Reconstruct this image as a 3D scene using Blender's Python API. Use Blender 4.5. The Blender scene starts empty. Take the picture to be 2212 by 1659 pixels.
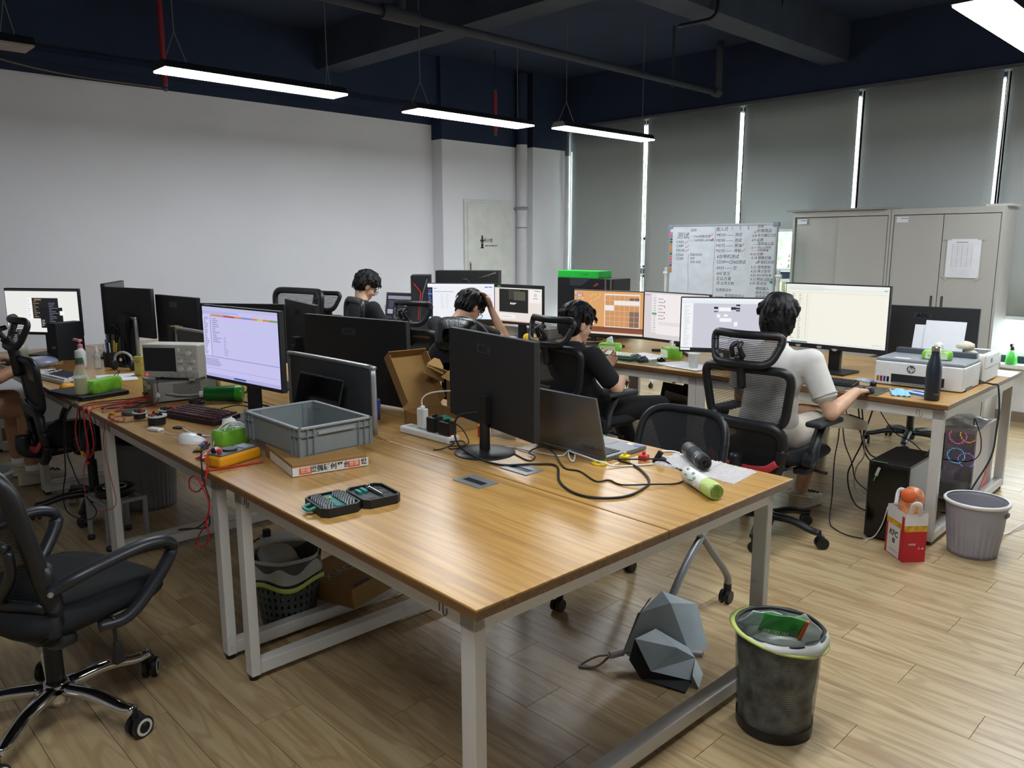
import bpy, bmesh, math, random
from mathutils import Vector, Matrix, Euler
random.seed(7)
PI = math.pi
R = math.radians
sc = bpy.context.scene
C = sc.collection

# ------------------------------------------------------------------ camera, sky, exposure
cam = bpy.data.cameras.new('camera'); cam_o = bpy.data.objects.new('camera', cam); C.objects.link(cam_o)
cam.sensor_width = 36.0; cam.sensor_fit = 'HORIZONTAL'
cam.lens = 1689.8 / 2212 * 36.0
cam.clip_start = 0.05; cam.clip_end = 200
_p, _r, _y = 0.17764, -0.00205, 0.7979            # pitch down, roll, bearing of the room's long axis
F = Vector((0, math.cos(_p), -math.sin(_p))); X0 = Vector((1, 0, 0)); U0 = X0.cross(F)
Rt = math.cos(_r)*X0 + math.sin(_r)*U0; Up = -math.sin(_r)*X0 + math.cos(_r)*U0
Mw = Matrix(((math.sin(_y), math.cos(_y), 0), (-math.cos(_y), math.sin(_y), 0), (0, 0, 1)))
Rt, Up, F = Mw @ Rt, Mw @ Up, Mw @ F
cam_o.matrix_world = Matrix(((Rt.x, Up.x, -F.x, 0), (Rt.y, Up.y, -F.y, 0), (Rt.z, Up.z, -F.z, 1.53), (0, 0, 0, 1)))
sc.camera = cam_o
sc.view_settings.view_transform = 'Standard'; sc.view_settings.look = 'None'
sc.view_settings.gamma = 1.0; sc.view_settings.exposure = 2.4
sc.view_settings.use_curve_mapping = False
w = bpy.data.worlds.new('overcast_sky'); sc.world = w; w.use_nodes = True
w.node_tree.nodes['Background'].inputs[0].default_value = (0.86, 0.94, 1.0, 1)
w.node_tree.nodes['Background'].inputs[1].default_value = 2.6
LAMP = 9.0            # emission of the linear ceiling lamps

# ------------------------------------------------------------------ materials
def col(h):
    if not isinstance(h, str): return tuple(h) + (1,) if len(h) == 3 else h
    h = h.lstrip('#'); v = [int(h[i:i+2], 16)/255 for i in (0, 2, 4)]
    return tuple((c/12.92 if c <= .04045 else ((c+.055)/1.055)**2.4) for c in v) + (1,)
MATS = {}
def mat(name, color='#808080', rough=.5, metal=0, alpha=1, trans=0, emit=None, es=0, coat=0, spec=.5, noise=None, bump=None, sub=0, dirt=None):
    """principled material with a little procedural variation: noise=(amount, scale), bump=(strength, scale), dirt=(colour, amount, scale)"""
    if name in MATS: return MATS[name]
    m = bpy.data.materials.new(name); m.use_nodes = True; MATS[name] = m
    nt = m.node_tree; b = nt.nodes['Principled BSDF']
    b.inputs['Base Color'].default_value = col(color); b.inputs['Roughness'].default_value = rough
    b.inputs['Metallic'].default_value = metal; b.inputs['Alpha'].default_value = alpha
    b.inputs['Transmission Weight'].default_value = trans; b.inputs['Coat Weight'].default_value = coat
    b.inputs['Specular IOR Level'].default_value = spec
    if sub: b.inputs['Subsurface Weight'].default_value = sub; b.inputs['Subsurface Radius'].default_value = (.01, .004, .002)
    if emit: b.inputs['Emission Color'].default_value = col(emit); b.inputs['Emission Strength'].default_value = es
    n, l = nt.nodes, nt.links
    tc = n.new('ShaderNodeTexCoord')
    amt, scl = noise or (.06, 9)
    tx = n.new('ShaderNodeTexNoise'); tx.inputs['Scale'].default_value = scl; tx.inputs['Detail'].default_value = 3
    l.new(tc.outputs['Object'], tx.inputs['Vector'])
    hs = n.new('ShaderNodeHueSaturation'); hs.inputs['Color'].default_value = col(color)
    mr = n.new('ShaderNodeMapRange'); mr.inputs[1].default_value = .3; mr.inputs[2].default_value = .7
    mr.inputs[3].default_value = 1-amt; mr.inputs[4].default_value = 1+amt
    l.new(tx.outputs[0], mr.inputs[0]); l.new(mr.outputs[0], hs.inputs['Value'])
    out = hs.outputs[0]
    if dirt:
        dc, da, ds = dirt
        t2 = n.new('ShaderNodeTexNoise'); t2.inputs['Scale'].default_value = ds; t2.inputs['Detail'].default_value = 8; t2.inputs['Roughness'].default_value = .7
        l.new(tc.outputs['Object'], t2.inputs['Vector'])
        m2 = n.new('ShaderNodeMapRange'); m2.inputs[1].default_value = .58; m2.inputs[2].default_value = .72; m2.inputs[4].default_value = da
        l.new(t2.outputs[0], m2.inputs[0])
        mx = n.new('ShaderNodeMix'); mx.data_type = 'RGBA'; mx.inputs[7].default_value = col(dc)
        l.new(m2.outputs[0], mx.inputs[0]); l.new(out, mx.inputs[6]); out = mx.outputs[2]
    l.new(out, b.inputs['Base Color'])
    if bump:
        t3 = n.new('ShaderNodeTexNoise'); t3.inputs['Scale'].default_value = bump[1]; l.new(tc.outputs['Object'], t3.inputs['Vector'])
        bp = n.new('ShaderNodeBump'); bp.inputs['Strength'].default_value = bump[0]; bp.inputs['Distance'].default_value = .01
        l.new(t3.outputs[0], bp.inputs['Height']); l.new(bp.outputs[0], b.inputs['Normal'])
    return m
def glow(name, color, s):
    if name in MATS: return MATS[name]
    m = bpy.data.materials.new(name); m.use_nodes = True; MATS[name] = m
    nt = m.node_tree; nt.nodes.remove(nt.nodes['Principled BSDF'])
    e = nt.nodes.new('ShaderNodeEmission'); e.inputs[0].default_value = col(color); e.inputs[1].default_value = s
    nt.links.new(e.outputs[0], nt.nodes['Material Output'].inputs[0]); return m
def wood(name, light, mid, dark, along='Y', sx=22, sy=.9, rough=.32, world=False, coat=.25, shift=False, line=.5):
    if name in MATS: return MATS[name]
    m = bpy.data.materials.new(name); m.use_nodes = True; MATS[name] = m
    n, l = m.node_tree.nodes, m.node_tree.links; b = n['Principled BSDF']
    src = n.new('ShaderNodeNewGeometry').outputs['Position'] if world else n.new('ShaderNodeTexCoord').outputs['Object']
    if shift:
        oi = n.new('ShaderNodeObjectInfo'); ml = n.new('ShaderNodeVectorMath'); ml.operation = 'SCALE'
        cx = n.new('ShaderNodeCombineXYZ'); cx.inputs[0].default_value = 7.3; cx.inputs[1].default_value = 13.1; cx.inputs[2].default_value = 5.7
        l.new(cx.outputs[0], ml.inputs[0]); l.new(oi.outputs['Random'], ml.inputs['Scale'])
        ad = n.new('ShaderNodeVectorMath'); l.new(src, ad.inputs[0]); l.new(ml.outputs[0], ad.inputs[1]); src = ad.outputs[0]
    mp = n.new('ShaderNodeMapping'); mp.inputs['Scale'].default_value = (sx, sy, sx) if along == 'Y' else (sy, sx, sx)
    l.new(src, mp.inputs[0])
    t = n.new('ShaderNodeTexNoise'); t.inputs['Scale'].default_value = 1; t.inputs['Detail'].default_value = 5; t.inputs['Roughness'].default_value = .62; t.inputs['Distortion'].default_value = .15
    l.new(mp.outputs[0], t.inputs['Vector'])
    mp2 = n.new('ShaderNodeMapping'); mp2.inputs['Scale'].default_value = (sx*.28, sy*1.1, sx*.28) if along == 'Y' else (sy*1.1, sx*.28, sx*.28)
    l.new(src, mp2.inputs[0])
    wv = n.new('ShaderNodeTexNoise'); wv.inputs['Scale'].default_value = 1; wv.inputs['Detail'].default_value = 2; l.new(mp2.outputs[0], wv.inputs['Vector'])
    sn = n.new('ShaderNodeMath'); sn.operation = 'MULTIPLY'; sn.inputs[1].default_value = 55; l.new(wv.outputs[0], sn.inputs[0])
    s2 = n.new('ShaderNodeMath'); s2.operation = 'SINE'; l.new(sn.outputs[0], s2.inputs[0])
    mr = n.new('ShaderNodeMapRange'); mr.inputs[1].default_value = .2; mr.inputs[2].default_value = 1; mr.inputs[4].default_value = line; l.new(s2.outputs[0], mr.inputs[0])
    cr = n.new('ShaderNodeValToRGB'); e = cr.color_ramp.elements
    e[0].position = .3; e[0].color = col(dark); e[1].position = .72; e[1].color = col(light)
    k = e.new(.5); k.color = col(mid)
    l.new(t.outputs[0], cr.inputs[0])
    mx = n.new('ShaderNodeMix'); mx.data_type = 'RGBA'; mx.inputs[7].default_value = col(dark)
    l.new(mr.outputs[0], mx.inputs[0]); l.new(cr.outputs[0], mx.inputs[6]); l.new(mx.outputs[2], b.inputs['Base Color'])
    b.inputs['Roughness'].default_value = rough; b.inputs['Coat Weight'].default_value = coat; b.inputs['Coat Roughness'].default_value = .25
    bp = n.new('ShaderNodeBump'); bp.inputs['Strength'].default_value = .12; bp.inputs['Distance'].default_value = .002
    l.new(t.outputs[0], bp.inputs['Height']); l.new(bp.outputs[0], b.inputs['Normal'])
    return m
def netting(name, color, scale=150, open_=.45, rough=.6, stretch=2.2):
    """woven mesh fabric: small elongated holes in the weave, laid out in UV metres"""
    if name in MATS: return MATS[name]
    m = bpy.data.materials.new(name); m.use_nodes = True; MATS[name] = m
    n, l = m.node_tree.nodes, m.node_tree.links; b = n['Principled BSDF']
    b.inputs['Base Color'].default_value = col(color); b.inputs['Roughness'].default_value = rough
    uv = n.new('ShaderNodeUVMap'); sp = n.new('ShaderNodeSeparateXYZ'); l.new(uv.outputs[0], sp.inputs[0])
    def sine(o, k):
        a = n.new('ShaderNodeMath'); a.operation = 'MULTIPLY'; a.inputs[1].default_value = k*2*PI; l.new(o, a.inputs[0])
        s = n.new('ShaderNodeMath'); s.operation = 'SINE'; l.new(a.outputs[0], s.inputs[0]); return s.outputs[0]
    pr = n.new('ShaderNodeMath'); pr.operation = 'MULTIPLY'
    l.new(sine(sp.outputs[0], scale), pr.inputs[0]); l.new(sine(sp.outputs[1], scale/stretch), pr.inputs[1])
    ab = n.new('ShaderNodeMath'); ab.operation = 'ABSOLUTE'; l.new(pr.outputs[0], ab.inputs[0])
    gt = n.new('ShaderNodeMath'); gt.operation = 'GREATER_THAN'; gt.inputs[1].default_value = open_; l.new(ab.outputs[0], gt.inputs[0])
    tr = n.new('ShaderNodeBsdfTransparent'); mx = n.new('ShaderNodeMixShader')
    l.new(gt.outputs[0], mx.inputs[0]); l.new(b.outputs[0], mx.inputs[1]); l.new(tr.outputs[0], mx.inputs[2])
    l.new(mx.outputs[0], n['Material Output'].inputs[0]); return m
def film(name, color='#e9eceb', t=.6, rough=.15, gloss=.25):
    """thin clear plastic or window glass: part see-through, part glossy"""
    if name in MATS: return MATS[name]
    m = bpy.data.materials.new(name); m.use_nodes = True; MATS[name] = m
    n, l = m.node_tree.nodes, m.node_tree.links; b = n['Principled BSDF']
    b.inputs['Base Color'].default_value = col(color); b.inputs['Roughness'].default_value = rough; b.inputs['Specular IOR Level'].default_value = .5 + gloss
    tr = n.new('ShaderNodeBsdfTransparent'); tr.inputs[0].default_value = (.97, .99, .98, 1)
    mx = n.new('ShaderNodeMixShader'); mx.inputs[0].default_value = t
    nz = n.new('ShaderNodeTexNoise'); nz.inputs['Scale'].default_value = 12
    bp = n.new('ShaderNodeBump'); bp.inputs['Strength'].default_value = .15; l.new(nz.outputs[0], bp.inputs['Height']); l.new(bp.outputs[0], b.inputs['Normal'])
    l.new(b.outputs[0], mx.inputs[1]); l.new(tr.outputs[0], mx.inputs[2]); l.new(mx.outputs[0], n['Material Output'].inputs[0]); return m
def vcol_mat(name, strength=0):
    """flat print / display image: colours held by the mesh faces"""
    if name in MATS: return MATS[name]
    m = bpy.data.materials.new(name); m.use_nodes = True; MATS[name] = m
    n, l = m.node_tree.nodes, m.node_tree.links; b = n['Principled BSDF']
    a = n.new('ShaderNodeAttribute'); a.attribute_name = 'Col'
    if strength:
        b.inputs['Base Color'].default_value = (.01, .01, .01, 1); b.inputs['Roughness'].default_value = .3
        l.new(a.outputs['Color'], b.inputs['Emission Color']); b.inputs['Emission Strength'].default_value = strength
    else:
        l.new(a.outputs['Color'], b.inputs['Base Color']); b.inputs['Roughness'].default_value = .5
    return m

# ------------------------------------------------------------------ mesh builder
def rotm(r):
    return Matrix.Identity(3) if r is None else (Euler(r).to_matrix() if not isinstance(r, Matrix) else r.to_3x3())
def catmull(pts, n=6, closed=False):
    P = [Vector(p) for p in pts]
    if len(P) < 3 and not closed: return P
    out = []; N = len(P)
    segs = N if closed else N-1
    for i in range(segs):
        p0 = P[(i-1) % N] if closed or i > 0 else P[0]*2-P[1]
        p1, p2 = P[i], P[(i+1) % N]
        p3 = P[(i+2) % N] if closed or i+2 < N else P[-1]*2-P[-2]
        for k in range(n):
            t = k/n
            out.append(.5*((2*p1)+(-p0+p2)*t+(2*p0-5*p1+4*p2-p3)*t*t+(-p0+3*p1-3*p2+p3)*t**3))
    if not closed: out.append(P[-1])
    return out
class MB:
    def __init__(s): s.v = []; s.f = []; s.c = []; s.uv = None
    def add(s, vs, fs, color=None):
        o = len(s.v); s.v += [Vector(a) for a in vs]
        for f in fs: s.f.append([i+o for i in f]); s.c.append(color)
        return s
    def box(s, c, d, r=None, color=None):
        m = rotm(r); c = Vector(c); x, y, z = d[0]/2, d[1]/2, d[2]/2
        vs = [c+m @ Vector(p) for p in ((-x,-y,-z),(x,-y,-z),(x,y,-z),(-x,y,-z),(-x,-y,z),(x,-y,z),(x,y,z),(-x,y,z))]
        return s.add(vs, [(0,3,2,1),(4,5,6,7),(0,1,5,4),(1,2,6,5),(2,3,7,6),(3,0,4,7)], color)
    def b2(s, a, b, color=None):
        return s.box([(a[i]+b[i])/2 for i in range(3)], [abs(b[i]-a[i]) for i in range(3)], None, color)
    def taper(s, c0, d0, c1, d1, color=None):      # frustum box: bottom rect c0,d0(x,y) -> top rect c1,d1
        vs = [(c0[0]+i*d0[0]/2, c0[1]+j*d0[1]/2, c0[2]) for i, j in ((-1,-1),(1,-1),(1,1),(-1,1))]
        vs += [(c1[0]+i*d1[0]/2, c1[1]+j*d1[1]/2, c1[2]) for i, j in ((-1,-1),(1,-1),(1,1),(-1,1))]
        return s.add(vs, [(0,3,2,1),(4,5,6,7),(0,1,5,4),(1,2,6,5),(2,3,7,6),(3,0,4,7)], color)
    def cyl(s, a, b, r0, r1=None, n=16, caps=True, color=None):
        r1 = r0 if r1 is None else r1; a, b = Vector(a), Vector(b); d = (b-a).normalized()
        u = d.cross(Vector((0,0,1)) if abs(d.z) < .95 else Vector((1,0,0))).normalized(); w = d.cross(u)
        vs = []
        for p, r in ((a, r0), (b, r1)):
            for i in range(n):
                t = 2*PI*i/n; vs.append(p+(u*math.cos(t)+w*math.sin(t))*r)
        fs = [(i, (i+1) % n, n+(i+1) % n, n+i) for i in range(n)]
        if caps: fs += [tuple(range(n-1,-1,-1)), tuple(range(n, 2*n))]
        return s.add(vs, fs, color)
    def lathe(s, prof, c=(0,0,0), n=24, m=None, color=None, close=False):
        c = Vector(c); m = m or Matrix.Identity(3); vs = []; fs = []
        for r, z in prof:
            for i in range(n):
                t = 2*PI*i/n; vs.append(c+m @ Vector((r*math.cos(t), r*math.sin(t), z)))
        k = len(prof)
        for j in range(k-1):
            for i in range(n):
                fs.append((j*n+i, j*n+(i+1) % n, (j+1)*n+(i+1) % n, (j+1)*n+i))
        if close: fs += [tuple(range(n-1,-1,-1)), tuple(range((k-1)*n, k*n))]
        return s.add(vs, fs, color)
    def tube(s, pts, r, n=8, closed=False, smooth=5, flat=None, up=(0,0,1), caps=True, color=None):
        P = catmull(pts, smooth, closed) if smooth else [Vector(p) for p in pts]
        N = len(P); vs = []; up = Vector(up); pu = None
        rr = r if callable(r) else (lambda t: r)
        for i in range(N):
            d = (P[(i+1) % N]-P[i-1]) if closed else (P[min(i+1, N-1)]-P[max(i-1, 0)])
            d = d.normalized() if d.length > 1e-9 else Vector((1,0,0))
            if pu is None:
                u = up - d*up.dot(d)
                if u.length < .05: u = Vector((1,.3,0)) - d*Vector((1,.3,0)).dot(d)
            else:
                u = (up - d*up.dot(d)) if flat else pu - d*pu.dot(d)
                if u.length < .05: u = pu - d*pu.dot(d)
            u.normalize(); pu = u; w = d.cross(u)
            ra = rr(i/max(1, N-1)); rb = ra*(flat or 1)
            for k in range(n):
                t = 2*PI*(k+.5)/n
                vs.append(P[i]+u*math.cos(t)*ra+w*math.sin(t)*rb)
        fs = []
        for i in range(N if closed else N-1):
            for k in range(n):
                a, b = i*n, ((i+1) % N)*n
                fs.append((a+k, a+(k+1) % n, b+(k+1) % n, b+k))
        if caps and not closed: fs += [tuple(range(n-1,-1,-1)), tuple(range((N-1)*n, N*n))]
        return s.add(vs, fs, color)
    def ell(s, c, r, rot=None, n=16, k=10, color=None, e=1):
        m = rotm(rot); c = Vector(c); vs = []; fs = []
        q = lambda x: math.copysign(abs(x)**e, x)
        for j in range(k+1):
            ph = -PI/2+PI*j/k
            for i in range(n):
                t = 2*PI*i/n
                vs.append(c+m @ Vector((r[0]*q(math.cos(ph))*q(math.cos(t)), r[1]*q(math.cos(ph))*q(math.sin(t)), r[2]*q(math.sin(ph)))))
        for j in range(k):
            for i in range(n): fs.append((j*n+i, j*n+(i+1) % n, (j+1)*n+(i+1) % n, (j+1)*n+i))
        return s.add(vs, fs, color)
    def cap(s, a, b, ra, rb, n=14):               # capsule made of stacked rings (closed)
        a, b = Vector(a), Vector(b); d = (b-a); L = d.length; d.normalize()
        q = Vector((0,0,1)).rotation_difference(d).to_matrix()
        prof = [(ra*math.cos(t)+1e-5, ra*math.sin(t)) for t in [(-PI/2)+PI/2*i/5 for i in range(6)]]
        prof += [(rb*math.cos(t)+1e-5, L+rb*math.sin(t)) for t in [PI/2*i/5 for i in range(6)]]
        return s.lathe(prof, a, n, q, close=True)
    def prism(s, pts, z0, z1, m=None, color=None):
        n = len(pts); M = m or Matrix.Identity(4)
        vs = [M @ Vector((p[0], p[1], z0)) for p in pts] + [M @ Vector((p[0], p[1], z1)) for p in pts]
        fs = [tuple(range(n-1,-1,-1)), tuple(range(n, 2*n))] + [(i, (i+1) % n, n+(i+1) % n, n+i) for i in range(n)]
        return s.add(vs, fs, color)
    def grid(s, fn, nu, nv, closed_u=False, color=None):
        vs = [fn(i/(nu if closed_u else nu-1), j/(nv-1)) for j in range(nv) for i in range(nu)]
        fs = []
        for j in range(nv-1):
            for i in range(nu if closed_u else nu-1):
                fs.append((j*nu+i, j*nu+(i+1) % nu, (j+1)*nu+(i+1) % nu, (j+1)*nu+i))
        return s.add(vs, fs, color)
    def quad(s, a, b, c, d, color=None): return s.add([a, b, c, d], [(0,1,2,3)], color)
    def mesh(s, name, smooth=False):
        me = bpy.data.meshes.new(name); me.from_pydata([tuple(v) for v in s.v], [], s.f); me.update()
        if smooth: me.polygons.foreach_set('use_smooth', [True]*len(me.polygons))
        if any(c is not None for c in s.c):
            at = me.color_attributes.new('Col', 'FLOAT_COLOR', 'CORNER'); k = 0
            for f, c in zip(s.f, s.c):
                cc = col(c) if c is not None else (1, 1, 1, 1)
                for _ in f: at.data[k].color = cc; k += 1
        if s.uv:
            ul = me.uv_layers.new(name='UVMap')
            for p in me.polygons:
                for li, vi in zip(p.loop_indices, p.vertices): ul.data[li].uv = s.uv(me.vertices[vi].co)
        return me
    def o(s, name, m, parent=None, smooth=False, bevel=0, seg=2, loc=None, rot=None, solid=0, sub=0, auto=0):
        ob = bpy.data.objects.new(name, s.mesh(name, smooth or bool(auto))); C.objects.link(ob)
        if m: ob.data.materials.append(m)
        if parent: ob.parent = parent
        if loc: ob.location = loc
        if rot: ob.rotation_euler = rot
        if solid: k = ob.modifiers.new('thickness', 'SOLIDIFY'); k.thickness = solid; k.offset = 0
        if bevel:
            k = ob.modifiers.new('bevel', 'BEVEL'); k.width = bevel; k.segments = seg; k.limit_method = 'ANGLE'; k.angle_limit = R(40); k.harden_normals = False
        if sub: k = ob.modifiers.new('sub', 'SUBSURF'); k.levels = k.render_levels = sub
        if auto:
            ob.data.update()
            try: ob.data.set_sharp_from_angle(angle=R(auto))
            except Exception: pass
        return ob
def tag(o, label, cat, group=None, kind=None):
    if label: o['label'] = label
    if cat: o['category'] = cat
    if group: o['group'] = group
    if kind: o['kind'] = kind
    return o
def T(name, label, cat, loc=(0,0,0), rz=0, group=None):
    o = bpy.data.objects.new(name, None); C.objects.link(o); o.empty_display_size = .1
    o.location = loc; o.rotation_euler = (0, 0, rz); return tag(o, label, cat, group)
def struct(o): o['kind'] = 'structure'; return o
def S(name):                                       # empty root for a piece of the setting
    o = bpy.data.objects.new(name, None); C.objects.link(o); o['kind'] = 'structure'; return o
def dup(root, loc=None, rz=None, label=None, group=None):
    def cp(o, par):
        c = o.copy(); C.objects.link(c); c.parent = par
        for ch in KIDS.get(o.name, [x for x in o.children]): cp(ch, c)
        return c
    r = cp(root, None)
    if loc is not None: r.location = loc
    if rz is not None: r.rotation_euler = (0, 0, rz)
    if label: r['label'] = label
    if group: r['group'] = group
    return r
KIDS = {}
TEXTS = []
def txt(s, size, m, parent, loc, rot=(0,0,0), name='lettering', align='CENTER', shear=0, bold=0, sx=1):
    cu = bpy.data.curves.new(name, 'FONT'); cu.body = s; cu.size = size; cu.align_x = align; cu.align_y = 'CENTER'; cu.shear = shear; cu.offset = bold
    cu.resolution_u = 2
    o = bpy.data.objects.new('txt_tmp', cu); C.objects.link(o); o.parent = parent; o.location = loc
    o.rotation_euler = rot if not isinstance(rot, Matrix) else rot.to_euler(); o.scale = (sx, 1, 1)
    TEXTS.append((o, name, m)); return o
def flush_texts():
    dg = bpy.context.evaluated_depsgraph_get()
    for o, name, m in TEXTS:
        me = bpy.data.meshes.new_from_object(o.evaluated_get(dg)); me.name = name; me.materials.clear(); me.materials.append(m)
        n = bpy.data.objects.new(name, me); C.objects.link(n); n.parent = o.parent; n.location = o.location
        n.rotation_euler = o.rotation_euler; n.scale = o.scale
        bpy.data.objects.remove(o)
# text orientations: facing -X (towards the camera side), reading left to right from there
FACE_NX = (PI/2, 0, -PI/2)
FACE_PX = (PI/2, 0, PI/2)
FACE_NY = (PI/2, 0, 0)

# common materials
M_white_paint = mat('white_wall_paint', '#e6e7ec', .75, noise=(.025, 1.5))
M_black_paint = mat('black_ceiling_paint', '#1e2d49', .85, noise=(.2, 1.2))
M_dark_metal = mat('dark_blue_window_metal', '#223145', .45)
M_blk = mat('black_plastic', '#15171a', .45, noise=(.08, 30))
M_blk2 = mat('black_matte_plastic', '#1b1d21', .6, noise=(.08, 60), bump=(.06, 400))
M_gloss = mat('glossy_black', '#08090b', .12)
M_white_pl = mat('white_plastic', '#e4e5e4', .4)
M_alu = mat('aluminium', '#b9bdc1', .35, metal=.85)
M_chrome = mat('chrome', '#d8d8da', .08, metal=1)
M_cord_b = mat('black_cord', '#101114', .5)
M_cord_w = mat('white_cord', '#d9d9d6', .45)
M_cord_r = mat('red_wire', '#b3191f', .4)
M_card = mat('brown_cardboard', '#93703f', .85, noise=(.07, 14), bump=(.1, 90))
M_card_in = mat('cardboard_inside', '#a98853', .85, noise=(.06, 14))
M_steel = mat('white_desk_steel', '#d6d3cd', .4, noise=(.03, 6), dirt=('#8a847a', .55, 9))
M_top = wood('oak_laminate', '#c79f5f', '#b98f50', '#9b743f', rough=.3, sx=40, sy=.75, line=.42)
M_edge = wood('oak_edge_band', '#8a633a', '#76522e', '#5d3f22', along='Y', sx=60, sy=.8, rough=.45, line=.3)
M_paper = mat('white_paper', '#e6e8ee', .8, noise=(.02, 20))
M_ink = mat('black_ink', '#15161a', .7)
M_red_ink = mat('red_ink', '#c2434c', .7)
M_screen = vcol_mat('display_image', .19)
M_print = vcol_mat('flat_print')

# ================================================================== the setting
XW = 7.75                                          # inner face of the window wall
M_floor = wood('vinyl_oak_planks', '#c4b08a', '#b59e76', '#987b58', world=True, sx=26, sy=1.0, rough=.36, coat=.12, shift=True, line=.5)
fl = MB().b2((-3.2, -3.2, -.06), (8.0, 7.6, -.005)).o('floor', mat('dark_floor_joint', '#6a553c', .8)); struct(fl)  # darker brown slab shows in the plank joints
PW, PL = .1737, .8165
def plank_rows():
    out = []
    for k in range(-31, 33):
        x0 = 2.22+k*PW
        off = .588+.275*((k+1) % 3)
        for j in range(-5, 9):
            y0 = off+j*PL
            if x0 > 7.74 or x0+PW < -3 or y0 > 7.1 or y0+PL < -3: continue
            out.append((x0, y0))
    return out
pk = MB().box((PW/2, PL/2, -.0025), (PW-.0018, PL-.0018, .005)).mesh('plank'); pk.materials.append(M_floor)
fwd = Vector((F.x, F.y)).normalized()
def seen(x, y):
    d = Vector((x+PW/2, y+PL/2)); f = d.dot(fwd); s_ = d.x*fwd.y-d.y*fwd.x
    return f > 1.2 and abs(s_) < f*.72+.3
vis = sorted([p for p in plank_rows() if seen(*p)], key=lambda p: Vector(p).length)
near = set(vis[:300]); rest = MB()
for p in plank_rows():
    if p in near:
        o = bpy.data.objects.new('plank', pk); C.objects.link(o); o.parent = fl; o.location = (p[0], p[1], 0)
    else: rest.box((p[0]+PW/2, p[1]+PL/2, -.0025), (PW-.0018, PL-.0018, .005))
ro = rest.o('far_planks', M_floor, fl); ro['kind'] = 'stuff'

def wallbox(name, a, b, m): return struct(MB().b2(a, b).o(name, m))
wl = wallbox('wall_left', (-3.2, 7.18, 0), (5.744, 7.4, 2.84), M_white_paint)
MB().b2((5.744, 7.0, 0), (7.10, 7.4, 2.675)).o('boxed_out_wall', M_white_paint, wl)
MB().b2((7.10, 6.906, 0), (7.95, 7.4, 2.686)).o('corner_column', M_white_paint, wl)
up = MB(); up.b2((-3.2, 7.185, 2.84), (5.744, 7.4, 3.6)); up.b2((5.744, 7.003, 2.675), (7.1, 7.4, 3.6)); up.b2((7.1, 6.909, 2.686), (7.95, 7.4, 3.6)); up.b2((-3.2, 7.06, 3.05), (5.744, 7.185, 3.6)); up.b2((-3.2, 7.12, 2.93), (5.744, 7.185, 3.0))
up.o('upper_wall', M_black_paint, wl)
wallbox('wall_near', (-3.2, -3.2, 0), (-3.0, 7.4, 3.6), M_white_paint)
wallbox('wall_right', (-3.2, -3.2, 0), (8.0, -3.0, 3.6), M_white_paint)
# window wall: sill wall, soffit, mullions, panes
wb = wallbox('wall_back', (XW, -3.2, 0), (XW+.2, 6.91, .50), mat('white_sill_paint', '#e6e6e4', .6))
MB().b2((XW-.10, -3.2, .47), (XW+.05, 6.91, .505)).o('window_sill', mat('white_sill_paint'), wb, bevel=.005)
ceil = wallbox('ceiling', (-3.2, -3.2, 3.55), (8.0, 7.4, 3.7), M_black_paint)
MB().b2((7.65, -3.2, 2.965), (8.0, 6.91, 3.56)).o('window_soffit', M_black_paint, ceil)
MB().b2((7.63, -3.2, 2.935), (7.8, 6.9, 2.964)).o('blind_headrail', mat('grey_headrail', '#5a5c63', .7), ceil)
MB().b2((4.25, -3.2, 3.2), (4.5, 7.2, 3.56)).o('ceiling_beam', mat('dark_grey_beam_paint', '#323a4a', .85, noise=(.2, 3)), ceil)
MB().b2((4.5, 3.33, 3.2), (7.66, 3.58, 3.56)).o('ceiling_beam', mat('dark_grey_beam_paint'), ceil)
MB().b2((-3.2, .6, 3.2), (4.25, .85, 3.56)).o('ceiling_beam', mat('dark_grey_beam_paint'), ceil)
tr = MB().b2((XW-.012, -3.2, 0), (XW, 6.9, .09)).o('baseboard_back', mat('brown_baseboard', '#8b7d6c', .6)); struct(tr)
tr = MB().b2((-3.2, 7.168, 0), (5.744, 7.18, .09)).o('baseboard_left', mat('brown_baseboard')); struct(tr)
GAPS = [6.83, 5.658, 4.426, 3.2, 2.012, .786, -.44, -1.66, -2.9]
M_glass = film('window_glass', '#dfe8ea', .93, .03)
for i in range(len(GAPS)-1):
    y1, y0 = GAPS[i], GAPS[i+1]
    wn = S('window_%d' % (i+1))
    fr = MB()
    for yy in (y0, y1): fr.b2((XW+.02, yy-.028, .5), (XW+.12, yy+.028, 2.98))
    for zz in (.53, 1.20, 2.93): fr.b2((XW+.02, y0, zz-.035), (XW+.11, y1, zz+.035))
    fr.o('window_frame', M_dark_metal, wn, bevel=.004)
    f2 = MB()
    for a, b in ((1.24, 1.60), (.57, 1.16)):
        f2.b2((XW+.03, y0+.03, a), (XW+.08, y0+.065, b)); f2.b2((XW+.03, y1-.065, a), (XW+.08, y1-.03, b)); f2.b2((XW+.03, y0+.03, a), (XW+.08, y1-.03, a+.03)); f2.b2((XW+.03, y0+.03, b-.03), (XW+.08, y1-.03, b))
    f2.o('sash', mat('white_window_sash', '#e9ecee', .4), wn)
    MB().b2((XW+.06, y0+.03, 1.24), (XW+.068, y1-.03, 2.9)).o('pane', M_glass, wn)
    MB().b2((XW+.06, y0+.03, .56), (XW+.068, y1-.03, 1.17)).o('pane', M_glass, wn)
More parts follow.
